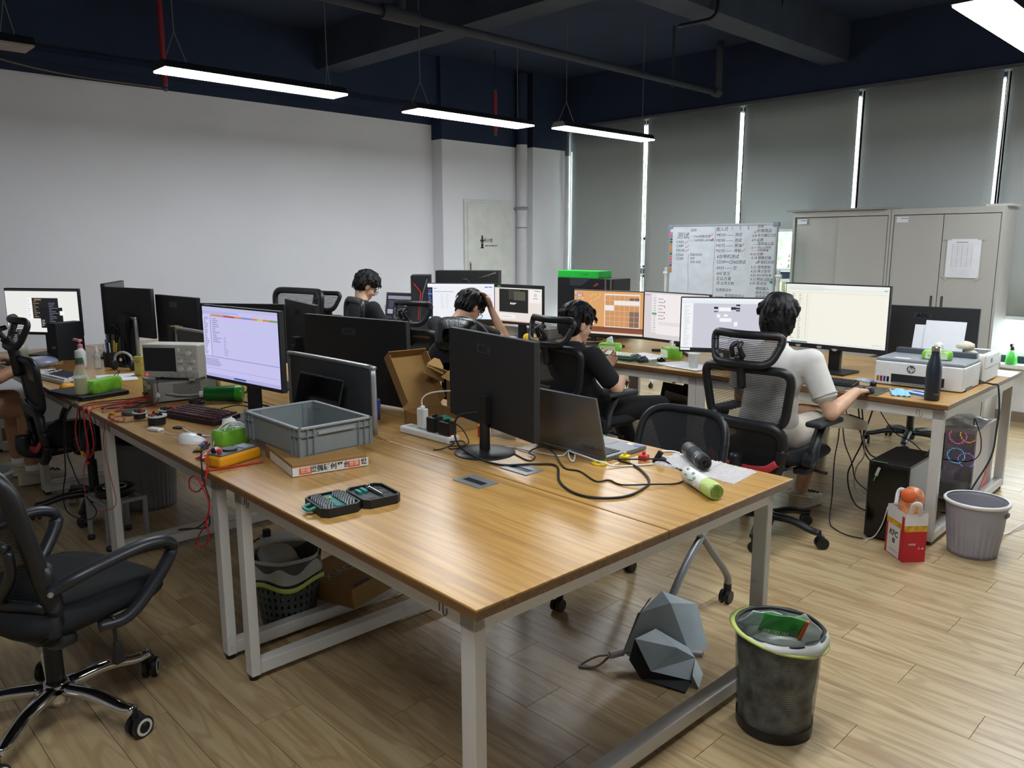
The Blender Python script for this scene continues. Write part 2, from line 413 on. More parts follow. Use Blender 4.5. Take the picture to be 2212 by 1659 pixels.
# roller blinds
def blind_mat():
    m = bpy.data.materials.new('grey_blind_fabric'); m.use_nodes = True; n, l = m.node_tree.nodes, m.node_tree.links
    b = n['Principled BSDF']; b.inputs['Base Color'].default_value = col('#b4b8b6'); b.inputs['Roughness'].default_value = .85
    tl = n.new('ShaderNodeBsdfTranslucent'); tl.inputs[0].default_value = col('#8f9696')
    nz = n.new('ShaderNodeTexNoise'); nz.inputs['Scale'].default_value = 260; tc = n.new('ShaderNodeTexCoord'); l.new(tc.outputs['Object'], nz.inputs['Vector'])
    bp = n.new('ShaderNodeBump'); bp.inputs['Strength'].default_value = .08; l.new(nz.outputs[0], bp.inputs['Height']); l.new(bp.outputs[0], b.inputs['Normal'])
    mx = n.new('ShaderNodeMixShader'); mx.inputs[0].default_value = .14
    l.new(b.outputs[0], mx.inputs[1]); l.new(tl.outputs[0], mx.inputs[2]); l.new(mx.outputs[0], n['Material Output'].inputs[0]); return m
M_blind = blind_mat()
BL = ['grey roller blind in the corner beside the white column', 'grey roller blind behind the left half of the whiteboard', 'grey roller blind raised above the window beside the whiteboard', 'grey roller blind behind the two cabinets', 'grey roller blind at the right edge, above the open window', 'grey roller blind beyond the right edge', 'grey roller blind farther along the window wall', 'last grey roller blind along the window wall']
BB = [.7, .7, 1.66, .92, .90, 1.25, 1.25, 1.25]
for i in range(8):
    y1, y0 = GAPS[i]-.028, GAPS[i+1]+.028
    if i == 0: y1 -= .015
    r = T('roller_blind', BL[i], 'blind', (XW-.05, (y0+y1)/2, BB[i]), 0, 'grey roller blinds on the window wall')
    hw = (y1-y0)/2; hh = 2.94-BB[i]
    g = MB().grid(lambda u, v: Vector((.006*math.sin(u*5+i)*(1-v)-.004, -hw+2*hw*u, v*hh)), 14, 8)
    g.o('fabric', M_blind, r, smooth=True, solid=.0015)
    MB().b2((-.012, -hw, -.018), (.01, hw, .012)).o('bottom_bar', mat('pale_blind_bar', '#d5d8da', .5), r, bevel=.004)
    ch = MB()
    for k in (0, .022):
        ch.tube([(-.02, hw+.012+k*.4, hh), (-.024+k*.3, hw+.01+k, hh*.5), (-.02, hw+.012+k*.4, .25)], .0035, 6, smooth=3)
    ch.o('bead_chain', mat('white_bead_chain', '#e6e6e6', .4), r)
# hydrant cupboard door
dr = S('door_1')
MB().b2((6.045, 6.975, 0), (6.795, 7.002, 2.035)).o('door_frame', mat('cream_door_paint', '#d7d9d3', .55), dr, bevel=.004)
MB().b2((6.085, 6.965, .02), (6.765, 6.985, 2.0)).o('door_leaf', mat('cream_door_paint'), dr, bevel=.003)
MB().b2((6.10, 6.958, 1.20), (6.13, 6.967, 1.33)).o('handle', mat('recessed_handle', '#b9bbb6', .5), dr, bevel=.004)
MB().b2((6.108, 6.9555, 1.225), (6.122, 6.959, 1.305)).o('handle_slot', M_blk, dr)
hy = MB()
hy.b2((6.278, 6.9625, 1.475), (6.334, 6.9645, 1.485)); hy.b2((6.29, 6.9625, 1.485), (6.322, 6.9645, 1.535)); hy.b2((6.282, 6.9625, 1.54), (6.33, 6.9645, 1.552))
hy.b2((6.288, 6.9625, 1.585), (6.324, 6.9645, 1.597))
hy.lathe([(.018, -.001), (.018, .001)], (6.306, 6.9635, 1.567), 14, Matrix.Rotation(PI/2, 3, 'X'), close=True)
hy.prism([(6.29, 1.6), (6.322, 1.6), (6.314, 1.622), (6.306, 1.63), (6.298, 1.622)], 0, .002, Matrix(((1,0,0,0),(0,0,-1,6.9645),(0,1,0,0),(0,0,0,1))))
hy.b2((6.272, 6.9625, 1.56), (6.288, 6.9645, 1.575)); hy.b2((6.324, 6.9625, 1.56), (6.34, 6.9645, 1.575))
hy.o('hydrant_sign', M_ink, dr)
txt('消火栓', .05, M_ink, dr, (6.40, 6.9635, 1.565), FACE_NY, bold=.0005)
txt('FIRE HYDRANTS', .028, M_ink, dr, (6.448, 6.9635, 1.503), FACE_NY, bold=.0004)
# pipes
M_pipe_w = mat('white_pipe_paint', '#d2d4d8', .5); M_pipe_d = mat('dark_pipe_paint', '#343842', .75)
r = T('drain_pipe', 'white vertical drain pipe between the hydrant door and the corner', 'pipe', (6.93, 6.928, 0))
MB().cyl((0,0,0), (0,0,2.70), .066, n=24).o('pipe_run', M_pipe_w, r, auto=40)
MB().cyl((0,0,2.70), (0,0,3.5), .066, n=24).o('upper_run', M_black_paint, r, auto=40)
k = MB(); k.lathe([(.07, 1.93), (.085, 1.935), (.088, 1.95), (.085, 1.965), (.07, 1.97)], n=24)
k.box((.0, .06, 1.95), (.14, .06, .02)); k.o('pipe_clamp', mat('grey_clamp', '#9a9c9e', .5), r, smooth=True)
MB().lathe([(.068, 1.715), (.073, 1.72), (.068, 1.73)], n=20).o('wire_tie', mat('grey_clamp'), r)
r = T('corner_pipe', 'slim white pipe in the corner beside the first blind', 'pipe', (7.69, 6.862, 0))
MB().cyl((0,0,.5), (0,0,2.62), .036, n=18).o('pipe_run', M_pipe_w, r, auto=40)
MB().cyl((0,0,2.62), (0,0,3.5), .036, n=18).o('upper_run', mat('grey_pipe_sleeve', '#6f7178', .5), r, auto=40)
r = T('sprinkler_main', 'grey steel pipe running across the black ceiling with a bend at its end', 'pipe', (0, 4.56, 3.05))
MB().tube([(-2.9,0,0), (2.9,0,0), (2.95,0,0), (7.36,0,0)], .030, 12, smooth=0).o('pipe_run', M_pipe_d, r, smooth=True)
MB().tube([(7.36,0,0), (7.40,0,.005), (7.42,0,.04), (7.42,0,.5)], .034, 12, smooth=4).o('riser', mat('galvanised_pipe', '#4b4e56', .6), r, smooth=True)
MB().cyl((7.34,0,0), (7.43,0,0), .045, n=14).o('elbow_fitting', mat('galvanised_pipe'), r, smooth=True)
k = MB(); k.cyl((3.25,0,0), (3.55,0,0), .05); k.cyl((3.4,0,0), (3.4,0,.5), .04); k.o('tee_fitting', M_pipe_d, r, auto=40)
MB().cyl((6.6,0,-.05), (6.6,0,.5), .012).o('hanger_rod', M_pipe_d, r)
for nm, lab, x, y, z0, z1 in (('sprinkler_drop', 'red sprinkler pipe hanging near the ceiling above the leftmost lit lamp', 2.62, 6.66, 2.79, 3.5), ('sprinkler_drop', 'red sprinkler pipe hanging between the two middle lamps', 6.0, 6.40, 2.72, 3.12)):
    r = T(nm, lab, 'pipe', (x, y, z0), 0, 'red sprinkler pipes')
    MB().cyl((0,0,0), (0,0,z1-z0), .022, n=12).o('pipe_run', mat('red_pipe_paint', '#8a2229', .6), r, auto=40)
    MB().lathe([(.014, -.05), (.02, -.03), (.012, -.02), (.022, 0)], n=12).o('sprinkler_head', mat('galvanised_pipe'), r)
    MB().cyl((0,0,z1-z0), (0,0,z1-z0+.03), .016).o('cap', mat('galvanised_pipe'), r)
    if z1 < 3.4: MB().cyl((0,0,z1-z0+.03), (0,0,3.55-z0), .006).o('hanger_rod', M_blk, r)
for i, (x, y, lab) in enumerate(((6.1, 4.1, 'small black smoke detector on the ceiling left of the long pipe bend'), (7.0, 3.95, 'small black smoke detector on the ceiling near the window soffit'))):
    r = tag(MB().lathe([(.001, -.03), (.03, -.03), (.05, -.018), (.055, 0)], (0,0,0), 18).o('smoke_detector', M_blk, None, smooth=True, loc=(x, y, 3.55)), lab, 'detector', 'smoke detectors')
for lab, y, x0, x1 in (('black cable conduit along the ceiling beam', 6.2, 4.56, 4.56), ('black cable conduit beside the cross beam', 3.1, 5.9, 5.9)):
    r = T('conduit', lab, 'conduit', (x0, y, 3.5)); k = MB(); k.tube([(0, -2.2, 0), (0, 0, 0)], .014, 8, smooth=0); k.box((0, 0, 0), (.1, .08, .07)); k.o('tube_run', M_blk, r)
    MB().tube([(0, 0, -.03), (.01, .01, -.1), (-.01, 0, -.2)], .007, 6).o('loose_cable', M_blk, r)
r = T('ceiling_bracket', 'thin black bent pipe looping down the cross beam', 'pipe', (5.3, 3.30, 3.15)); MB().tube([(0,0,.4), (0,-.01,.08), (-.01,.02,.0), (-.02,.1,-.015), (-.03,.3,-.015)], .014, 8).o('tube_run', M_blk, r, smooth=True)
tag(MB().tube([(.75, 6.3, 2.98), (1.2, 6.35, 2.80), (1.8, 6.5, 2.74), (2.6, 6.66, 2.76)], .006, 6).o('hanging_cable', mat('tan_cable', '#6e6248', .6), None, smooth=True), 'thin tan cable drooping under the ceiling left of the red pipe', 'cable')

# linear ceiling lamps
M_lamp_on = glow('lamp_diffuser_lit', (.93, .97, 1.0), LAMP)
def ceiling_lamp(x0, x1, y, z, lab, on=True, wd=.19):
    r = T('ceiling_lamp', lab, 'lamp', ((x0+x1)/2, y, z), 0, 'linear ceiling lamps'); L = (x1-x0)/2
    h = MB(); h.taper((0,0,.006), (2*L, wd), (0,0,.05), (2*L, wd*.62)); h.o('housing', M_blk2, r)
    MB().b2((-L+.006, -wd/2+.006, -.004), (L-.006, wd/2-.006, .006)).o('diffuser', M_lamp_on if on else mat('lamp_diffuser_unlit', '#9a958c', .6), r)
    for s_ in (-1, 1):
        k = MB(); xx = s_*(L-.1)
        k.tube([(xx-.04*s_, -.05, .05), (xx, 0, .22), (xx, 0, 1.05)], .0035, 6, smooth=0); k.tube([(xx+.05*s_, .05, .05), (xx, 0, .22)], .0025, 6, smooth=0)
        k.o('hanging_wire', mat('grey_wire', '#6d7076', .4), r)
    return r
ceiling_lamp(-.01, 1.19, 4.70, 2.5, 'unlit linear lamp cut off by the left edge', on=False)
ceiling_lamp(1.83, 3.02, 4.73, 2.5, 'lit linear lamp hanging before the long white wall')
ceiling_lamp(3.69, 4.91, 4.86, 2.5, 'lit linear lamp in the middle, before the hydrant wall', wd=.22)
ceiling_lamp(5.12, 6.40, 4.68, 2.5, 'lit linear lamp farthest off, before the corner blind', wd=.17)
ceiling_lamp(3.75, 4.96, 1.12, 2.5, 'large bright lamp cut off by the upper right corner', wd=.20)
ceiling_lamp(1.75, 2.95, 1.12, 2.5, 'lit linear lamp above the front desk, out of the picture')
ceiling_lamp(-.25, .95, 1.12, 2.5, 'unseen fill lamp added above the photographer')  # added fill lamp, brightens the floor at the left
ceiling_lamp(5.75, 6.95, 1.12, 2.5, 'lit linear lamp near the cabinets, out of the picture')

# outside: ground, hedge, pale building
struct(MB().b2((8.2, -12, -1.6), (40, 25, -1.5)).o('outside_ground', mat('outside_paving', '#9a9c94', .9)))
tag(MB().b2((16, -6, -1.5), (17, 3.4, 3.2)).o('outside_building', mat('pale_render', '#d8d7d6', .8, noise=(.12, 2)), None), 'pale building wall outside the right-hand window', 'building')
M_leaf = mat('green_leaves', '#a3bf93', .6, noise=(.35, 6)); M_bark = mat('tree_bark', '#5b4a38', .9)
def tree(x, y, rad, h, lab, n=900):
    r = T('tree', lab, 'tree', (x, y, -1.5), 0, 'trees outside the window'); k = MB()
    for _ in range(n):
        a = random.random()*2*PI; t = random.random(); rr = rad*math.sqrt(random.random())*(.6+.5*math.sin(t*PI))
        p = Vector((rr*math.cos(a), rr*math.sin(a), h*.12+h*.9*t)); s_ = .05+random.random()*.07
        m = Euler((random.random()*6, random.random()*6, random.random()*6)).to_matrix()
        k.quad(*[p+m @ Vector(q)*s_ for q in ((-1,0,0), (0,-.55,0), (1,0,.1), (0,.55,0))])
    k.o('foliage', M_leaf, r); MB().cyl((0,0,0), (0,0,h*.8), .09, .04, 8).o('trunk', M_bark, r)
tree(10.2, 5.1, .75, 3.6, 'leafy green tree outside the window beside the whiteboard', 1500)
tree(12.4, 6.3, .9, 4.6, 'leafy green tree farther off behind the first one', 1200)
tree(10.6, 7.6, .8, 4.2, 'leafy green tree outside the corner blind', 900)
tree(11.0, 3.4, .8, 2.4, 'low green tree outside the window behind the cabinets', 900)

# ================================================================== desks
def desk(o, ang, leg_y, lab, dx=1.41, dy=1.4, feet=True, gro=False):
    """back-to-back bench desk: two boards on two closed leg frames; o = near corner, x across the row, y along it"""
    r = T('bench_desk', lab, 'desk', (o[0], o[1], 0), ang, 'oak bench desks with white steel frames'); zt = .745; th = .026; h = dx/2
    for k in range(2):
        a = k*h+(.0015 if k else 0); b = (k+1)*h-(0 if k else .0015)
        MB().b2((a+.001, .002, zt-.006), (b-.001, dy-.002, zt)).o('tabletop', M_top, r, bevel=.0015)
        MB().b2((a, .001, zt-th), (b, dy-.001, zt-.0055)).o('edge_band', M_edge, r)
    for yy in leg_y:
        for xx in (.035, dx-.07):
            MB().b2((xx, yy, .02), (xx+.036, yy+.052, zt-th-.012)).o('leg', M_steel, r, bevel=.004)
            MB().cyl((xx+.018, yy+.026, 0), (xx+.018, yy+.026, .022), .017, n=10).o('foot', M_blk, r)
        MB().b2((.071, yy+.001, .022), (dx-.07, yy+.051, .07)).o('floor_rail', M_steel, r, bevel=.004)
        MB().b2((.035, yy, zt-th-.062), (dx-.034, yy+.052, zt-th-.01)).o('cross_rail', M_steel, r, bevel=.004)
    y0, y1 = leg_y[0]+.052, leg_y[1]
    for xx in (.036, dx-.07): MB().b2((xx, y0, zt-th-.06), (xx+.034, y1, zt-th-.010)).o('side_rail', M_steel, r, bevel=.003)
    MB().b2((h-.03, y0, zt-th-.05), (h+.03, y1, zt-th-.002)).o('cable_tray', M_steel, r)
    for yy in (leg_y[0]+.10, leg_y[1]-.06):
        s_ = MB(); s_.tube([(.0345, yy, .685), (.0342, yy, .67), (.0342, yy+.008, .664), (.0342, yy+.014, .67), (.0342, yy+.014, .69), (.0342, yy+.022, .697), (.0342, yy+.028, .69), (.0342, yy+.028, .67)], .0011, 5, smooth=3)
        s_.o('joint_seam', mat('dark_seam_grey', '#4a4a48', .8), r)  # dark grey line along the frame joint
    return r
aA, aR = -.0215, .0152
def rowA(k): return (1.051+k*1.4*.0218, 1.189+k*1.4)
def rowR(k): return (4.147-k*1.44*.0145, 1.192+k*1.44)
desk(rowA(0), aA, (.05, 1.27), 'oak bench desk nearest the camera, holding the tool case')
desk(rowA(1), aA, (.07, 1.345), 'oak bench desk with the oscilloscope and the loose red wires')
desk(rowA(2), aA, (.0, 1.345), 'oak bench desk with the drink bottle and the closed laptop')
desk(rowA(3), aA, (.0, 1.345), 'oak bench desk by the white wall, at the far left')
desk(rowR(0), aR, (.025, 1.385), 'oak bench desk carrying the printers', 1.44, 1.44)
desk(rowR(1), aR, (.0, 1.385), 'oak bench desk with the orange calendar monitor', 1.44, 1.44)
desk(rowR(2), aR, (.0, 1.385), 'oak bench desk with the two monitors before the pipe', 1.44, 1.44)
desk(rowR(3), aR, (.0, 1.385), 'oak bench desk with the moka pot, by the white wall', 1.44, 1.3)

# ================================================================== monitors
def screen_part(rects, wd, ht, parent, x):
    """display image on the local +X face; u to the viewer's right, v up"""
    k = MB()
    for i, (u0, v0, u1, v1, c) in enumerate(rects):
        ya, yb = -wd/2+u0*wd, -wd/2+u1*wd; xx = x+.00012*(i+1)*(1 if i < 40 else 0)+(.0055 if i >= 40 else 0)
        za, zb = -ht/2+v0*ht, -ht/2+v1*ht
        k.quad((xx, ya, za), (xx, yb, za), (xx, yb, zb), (xx, ya, zb), c)
    return k.o('screen_image', M_screen, parent)
def monitor(lab, x, y, zc, yaw, wd, ht, rects=None, stand='plate', logo=None, tilt=0, back=False, foot=None, group='computer monitors', neck_x=0, deskz=.745, chin=.02):
    """yaw = direction the display faces (radians)"""
    r = T('monitor', lab, 'monitor', (x, y, deskz), yaw, group)
    pan = MB(); zz = zc-deskz
    tl = (0, -tilt, 0)
    p = MB().b2((-.014, -wd/2, -ht/2), (.012, wd/2, ht/2)).o('panel', M_blk2, r, bevel=.003, loc=(0, 0, zz), rot=tl)
    MB().b2((.0122, -wd/2+.006, -ht/2+chin), (.0130, wd/2-.006, ht/2-.006)).o('display', M_gloss, p)
    if rects: s_ = screen_part(rects, wd-.014, ht-.008-chin, p, .0133); s_.location = (0, 0, (chin-.006)/2)
    nh = zz-ht*.18
    n_ = MB()
    if stand == 'round':
        MB().lathe([(.001, .016), (.02, .016), (.06, .011), (.115, .004), (.118, 0), (.001, 0)], n=36).o('stand_base', M_blk, r, smooth=True, loc=(-.03, 0, 0))
        n_.cyl((-.03, 0, .01), (-.03, 0, nh*.62), .021, .019, 16); n_.box((-.03, 0, nh*.8), (.022, .05, nh*.5))
    elif stand == 'plate':
        MB().b2((-.13, -.12, 0), (.09, .12, .012)).o('stand_base', M_blk, r, bevel=.004)
        n_.box((-.045, 0, nh/2), (.03, .07, nh)); n_.box((-.03, 0, nh), (.045, .09, .09))
    elif stand == 'vee':
        k = MB(); k.tube([(-.05, 0, .012), (.06, -.17, .008)], .012, 8, smooth=0, flat=.6); k.tube([(-.05, 0, .012), (.06, .17, .008)], .012, 8, smooth=0, flat=.6); k.o('stand_base', M_blk, r)
        n_.box((-.05, 0, nh/2), (.025, .06, nh)); n_.box((-.03, 0, nh), (.045, .09, .09))
    n_.o('stand_neck', M_blk, r, auto=40)
    if logo: 
        MB().b2((-.0146, -.05, -.017), (-.0141, .05, .017)).o('logo_patch', mat('dull_logo_patch', '#34363a', .35), p, loc=(0, .03, ht*.33))
        txt(logo, .034, mat('logo_black', '#0c0d0f', .3), p, (-.0150, .03, ht*.33), FACE_NX, shear=.12, bold=.0012)
    return r
# ---- display images (flat print): rectangles u0,v0,u1,v1,colour
def rows(u0, u1, v0, v1, n, c, lo=.3, hi=1, fill=.45, seed=1):
    rg = random.Random(seed); out = []
    for i in range(n):
        v = v1-(v1-v0)*(i+.5)/n; h = (v1-v0)/n*fill/2
        out.append((u0, v-h, u0+(u1-u0)*rg.uniform(lo, hi), v+h, c))
    return out
ide = [(0,0,1,1,'#c3c1ec'), (0,.955,1,1,'#b9bbe0'), (.12,.87,1,.895,'#c98a5a'), (.3,.87,.45,.895,'#b84c4c'), (.55,.87,.68,.895,'#7a8fc9'), (.75,.87,.82,.895,'#d8c341'), (.9,.87,1,.895,'#6da05a'),
       (0,.30,.11,.87,'#cfcdf0'), (.105,.30,.115,.87,'#8f8ec0'), (.115,.735,1,.742,'#a6d8c4'), (0,.285,1,.298,'#9a99cc'), (0,.12,1,.128,'#a9a8d8'), (0,0,1,.05,'#b0aede'), (.40,.012,.56,.036,'#31529a')]
ide += rows(.02, .09, .32, .86, 24, '#7b7aa8', .4, 1, .4, 2) + rows(.15, .27, .5, .85, 13, '#8a7fa8', .3, 1, .35, 3) + rows(.3, .36, .33, .6, 9, '#9d97b8', .4, 1, .35, 4) + rows(.02, .26, .16, .27, 5, '#7b7aa8', .4, 1, .35, 5)+rows(.02,.6,.9,.95,3,'#8886b4',.3,1,.3,6)
white_desk = [(0,0,1,1,'#e9e9e6'), (0,.955,1,1,'#2a2a2e'), (.30,.30,.36,.80,'#f6f6f6'), (.37,.32,.73,.80,'#1f2023'), (.47,.10,.78,.58,'#17181b'), (.4,.74,.5,.78,'#8a6d4a'), (.74,.4,.8,.5,'#f4f4f4')]
white_desk += rows(.31, .355, .32, .78, 9, '#aab2d0', .3, 1, .3, 7)+rows(.39, .47, .34, .74, 9, '#a08a60', .3, 1, .3, 8)+rows(.6, .74, .16, .70, 14, '#787c8c', .3, 1, .3, 9)+rows(.49, .55, .14, .3, 4, '#c0b0b0', .3, 1, .4, 10)
sheet = [(0,0,1,1,'#f3f1e4'), (0,.94,1,1,'#f0f2ef'), (0,.90,1,.94,'#e7efe8'), (0,.865,1,.87,'#cfd0c6'), (.955,.93,.985,.945,'#69b59a'), (0,0,1,.035,'#e6e8ea'), (.08,.004,.25,.03,'#6e8f9a'), (.88,.05,.97,.07,'#e2e0d4')]
sheet += rows(.02, .5, .90, .98, 4, '#b9c1bb', .5, 1, .22, 11)+rows(.065, .105, .06, .85, 26, '#8d8b80', .5, 1, .28, 12)+rows(.14, .175, .06, .85, 26, '#9a988c', .6, 1, .28, 13)+rows(.22, .235, .06, .85, 26, '#a3a196', .6, 1, .28, 14)+[(.115,.06,.117,.87,'#cdcbbf'), (.19,.06,.192,.87,'#cdcbbf'), (.25,.06,.252,.87,'#cdcbbf')]
figma = [(0,0,1,1,'#c9cad6'), (0,.95,1,1,'#eef0f5'), (0,.90,1,.95,'#e3ebf4'), (0,.04,.12,.9,'#f2f3f6'), (0,0,1,.05,'#1d1c24'), (0,0,.10,.04,'#f0f0f4')]
figma += rows(.03, .09, .08, .86, 22, '#b9bbc6', .4, 1, .25, 15)
for u, v, du, dv, c in ((.33,.80,.04,.04,'#202228'),(.33,.74,.04,.02,'#3d4a4d'),(.38,.76,.12,.07,'#f4f5f8'),(.5,.79,.05,.05,'#2c2f38'),(.55,.86,.04,.03,'#22242a'),(.55,.80,.04,.03,'#191a1e'),(.55,.76,.04,.03,'#33506e'),(.36,.64,.035,.06,'#f4f5f8'),(.43,.66,.04,.04,'#f4f5f8'),(.39,.56,.12,.07,'#f4f5f8'),(.535,.48,.035,.08,'#f4f5f8'),(.34,.36,.12,.06,'#f4f5f8'),(.46,.38,.06,.04,'#303440'),(.5,.26,.02,.12,'#4a4a54'),(.33,.18,.15,.05,'#f4f5f8'),(.78,.25,.12,.02,'#d66fb4'),(.42,.02,.02,.02,'#e0b070'),(.45,.02,.02,.02,'#b23a3a'),(.48,.02,.02,.02,'#60c0b0'),(.51,.02,.02,.02,'#5aa0d8')):
    figma.append((u, v, u+du, v+dv, c))
chat = [(0,0,1,1,'#d8cfd2'), (.12,.13,.2,.97,'#e6e3e4'), (.2,.1,1,.97,'#efe9ea'), (.13,.52,.205,.56,'#3fae6a'), (0,.93,.1,.95,'#a9a4a8')]
chat += rows(.16, .2, .16, .9, 14, '#9aa0a6', .4, 1, .3, 16)+rows(.23, .34, .4, .9, 7, '#a8a3a6', .5, 1, .25, 17)+rows(.33, .345, .4, .88, 4, '#c25a62', .9, 1, .3, 18)+rows(.24, .9, .3, .38, 3, '#b9b4b7', .6, 1, .25, 19)
cal = [(0,0,1,1,'#dba36c'), (0,.11,1,.17,'#7c4f3c'), (0,0,1,.11,'#8a5139'), (0,0,1,.045,'#e6d4c8'), (.45,.17,.955,.945,'#eee0d4'), (.462,.19,.945,.86,'#cf9563'), (.462,.85,.945,.91,'#d39c6a'), (.59,.69,.945,.79,'#efe7e2'), (.462,.56,.59,.68,'#efe7e2'),
       (.805,.19,.945,.56,'#8a6a58'), (.805,.80,.945,.86,'#7a6258'), (.84,.75,.945,.79,'#efe7e2'), (.145,.44,.225,.62,'#2f3a36'), (.15,.18,.2,.28,'#2c4a82'), (.145,.28,.21,.44,'#e2a44c'), (.26,.20,.30,.29,'#e6e2dc')]
for i in range(8): cal.append((.46+i*.0695, .18, .4625+i*.0695, .91, '#efe0cf'))
for j in range(6): cal.append((.455, .185+j*.122, .95, .189+j*.122, '#efe0cf'))
rg = random.Random(5)
for j in range(7):
    for i in range(5): cal.append((.012+i*.027, .93-j*.062, .028+i*.027, .962-j*.062, rg.choice(['#d9d4ea', '#e2b45a', '#7fa7d8', '#c84f4f', '#efe7df', '#8f8fc8'])))
for u, v in ((.24,.86),(.27,.9),(.31,.9),(.33,.82),(.3,.78),(.36,.84),(.25,.74),(.38,.9)): cal.append((u, v, u+.016, v+.03, '#ead06a'))
bambu = [(0,0,1,1,'#e7dfd8'), (0,.93,1,1,'#1a1c1b'), (.06,.95,.13,.98,'#53a05c'), (.1,.26,.72,.90,'#20211f'), (.30,.62,.55,.88,'#3a3a34'), (.42,.6,.66,.84,'#58554a'), (.75,.55,.98,.9,'#f2efec'), (.85,.86,.97,.88,'#6fb27a'), (.1,.09,.45,.20,'#f2efec'), (.14,.135,.36,.145,'#8d8a86'), (0,.0,1,.03,'#cfa89a'),
         (.34,.48,.37,.53,'#e8ecea'), (.38,.505,.47,.525,'#e8ecea'), (.38,.48,.44,.497,'#e8ecea'), (.84,.72,.9,.80,'#d0ccc8'), (.82,.66,.92,.68,'#a09c98')]
web = [(0,0,1,1,'#eceef5'), (0,.05,.075,.9,'#1b2544'), (0,.70,.075,.73,'#3f73d8'), (0,.95,1,1,'#f4f5f8'), (.86,.90,.91,.925,'#4960b8'), (.92,.90,.97,.925,'#4960b8'), (.09,.86,.14,.88,'#8b9ae0'), (0,0,1,.015,'#8fc5d6')]
web += rows(.01, .06, .4, .85, 10, '#8a93ad', .5, 1, .25, 20)+rows(.2, .25, .3, .72, 7, '#b9bdc8', .6, 1, .2, 21)+rows(.28, .32, .3, .72, 7, '#b9bdc8', .6, 1, .2, 22)+rows(.9, .96, .3, .72, 7, '#b9bdc8', .6, 1, .2, 23)+rows(.1, .4, .76, .80, 1, '#a9adb8', 1, 1, .4, 24)
code = [(0,0,1,1,'#1d1a22'), (.05,.75,.95,.9,'#8d8a9c'), (.05,.1,.6,.3,'#a5a3b4'), (.6,.1,.98,.75,'#15131a')]+rows(.08,.8,.35,.7,8,'#6b6780',.3,1,.35,25)+rows(.65,.8,.12,.72,8,'#b9b5c8',.5,1,.4,26)
FACE = PI
monitor('lit monitor showing lilac code windows on the desk behind the grey crate', 1.54, 3.28, 1.085, R(5.8)+PI, .613, .345, ide, 'plate', chin=.016)
monitor('large black monitor back with faint lettering behind the open carton', 2.14, 3.31, .966, R(8.3), .745, .414, None, 'plate', 'AOC')
monitor('black monitor back turned sideways behind the lilac code monitor', 2.20, 3.93, 1.04, R(-14), .60, .35, None, 'plate', 'AOC')
monitor('black monitor back seen over the oscilloscope, wide and low', 2.12, 4.54, 1.0, R(35), .612, .355, None, 'plate')
monitor('black monitor back with a grey logo patch left of the oscilloscope', 1.93, 4.98, 1.05, R(4.9), .54, .323, None, 'plate', 'AOC')
monitor('black monitor back standing tall behind the pen holder', 1.80, 5.46, 1.09, R(13), .54, .32, None, 'plate')
monitor('black monitor back seen almost edge-on against the white wall', 1.86, 5.93, 1.10, R(-32), .50, .34, None, 'plate')
monitor('lit monitor with dark windows on a white desktop, at the far left', 1.515, 6.354, 1.057, R(34)+PI, .613, .333, white_desk, 'plate')
monitor('black monitor back on a round foot in the middle of the front desk', 1.976, 2.139, 1.02, R(-11.5), .612, .357, None, 'round', 'AOC')
monitor('lit monitor with a white web page behind the man holding his head', 4.489, 5.24, 1.024, R(35)+PI, .613, .335, web, 'plate')
monitor('lit monitor with a dark camera view, beside the pipe', 4.585, 4.618, 1.03, R(3)+PI, .54, .33, bambu, 'plate')
monitor('lit monitor with the orange calendar wallpaper', 4.779, 3.825, .993, R(11)+PI, .612, .361, cal, 'vee')
mc = monitor('lit monitor with a chat list, half hidden behind its neighbour', 4.772, 3.2, .999, R(-7)+PI, .611, .367, chat, 'vee')
monitor('lit monitor with a grey design board, left of the man in white', 4.42, 2.56, 1.02, R(30)+PI, .62, .352, figma, 'plate', chin=.012)
monitor('large lit monitor with a blank spreadsheet, right of the man in white', 4.72, 2.03, 1.085, R(-2)+PI, .65, .40, sheet, 'plate', chin=.028)
monitor('black monitor back with a taped logo behind the printer', 5.22, 1.66, .975, R(3), .56, .335, None, 'vee', 'AOC')

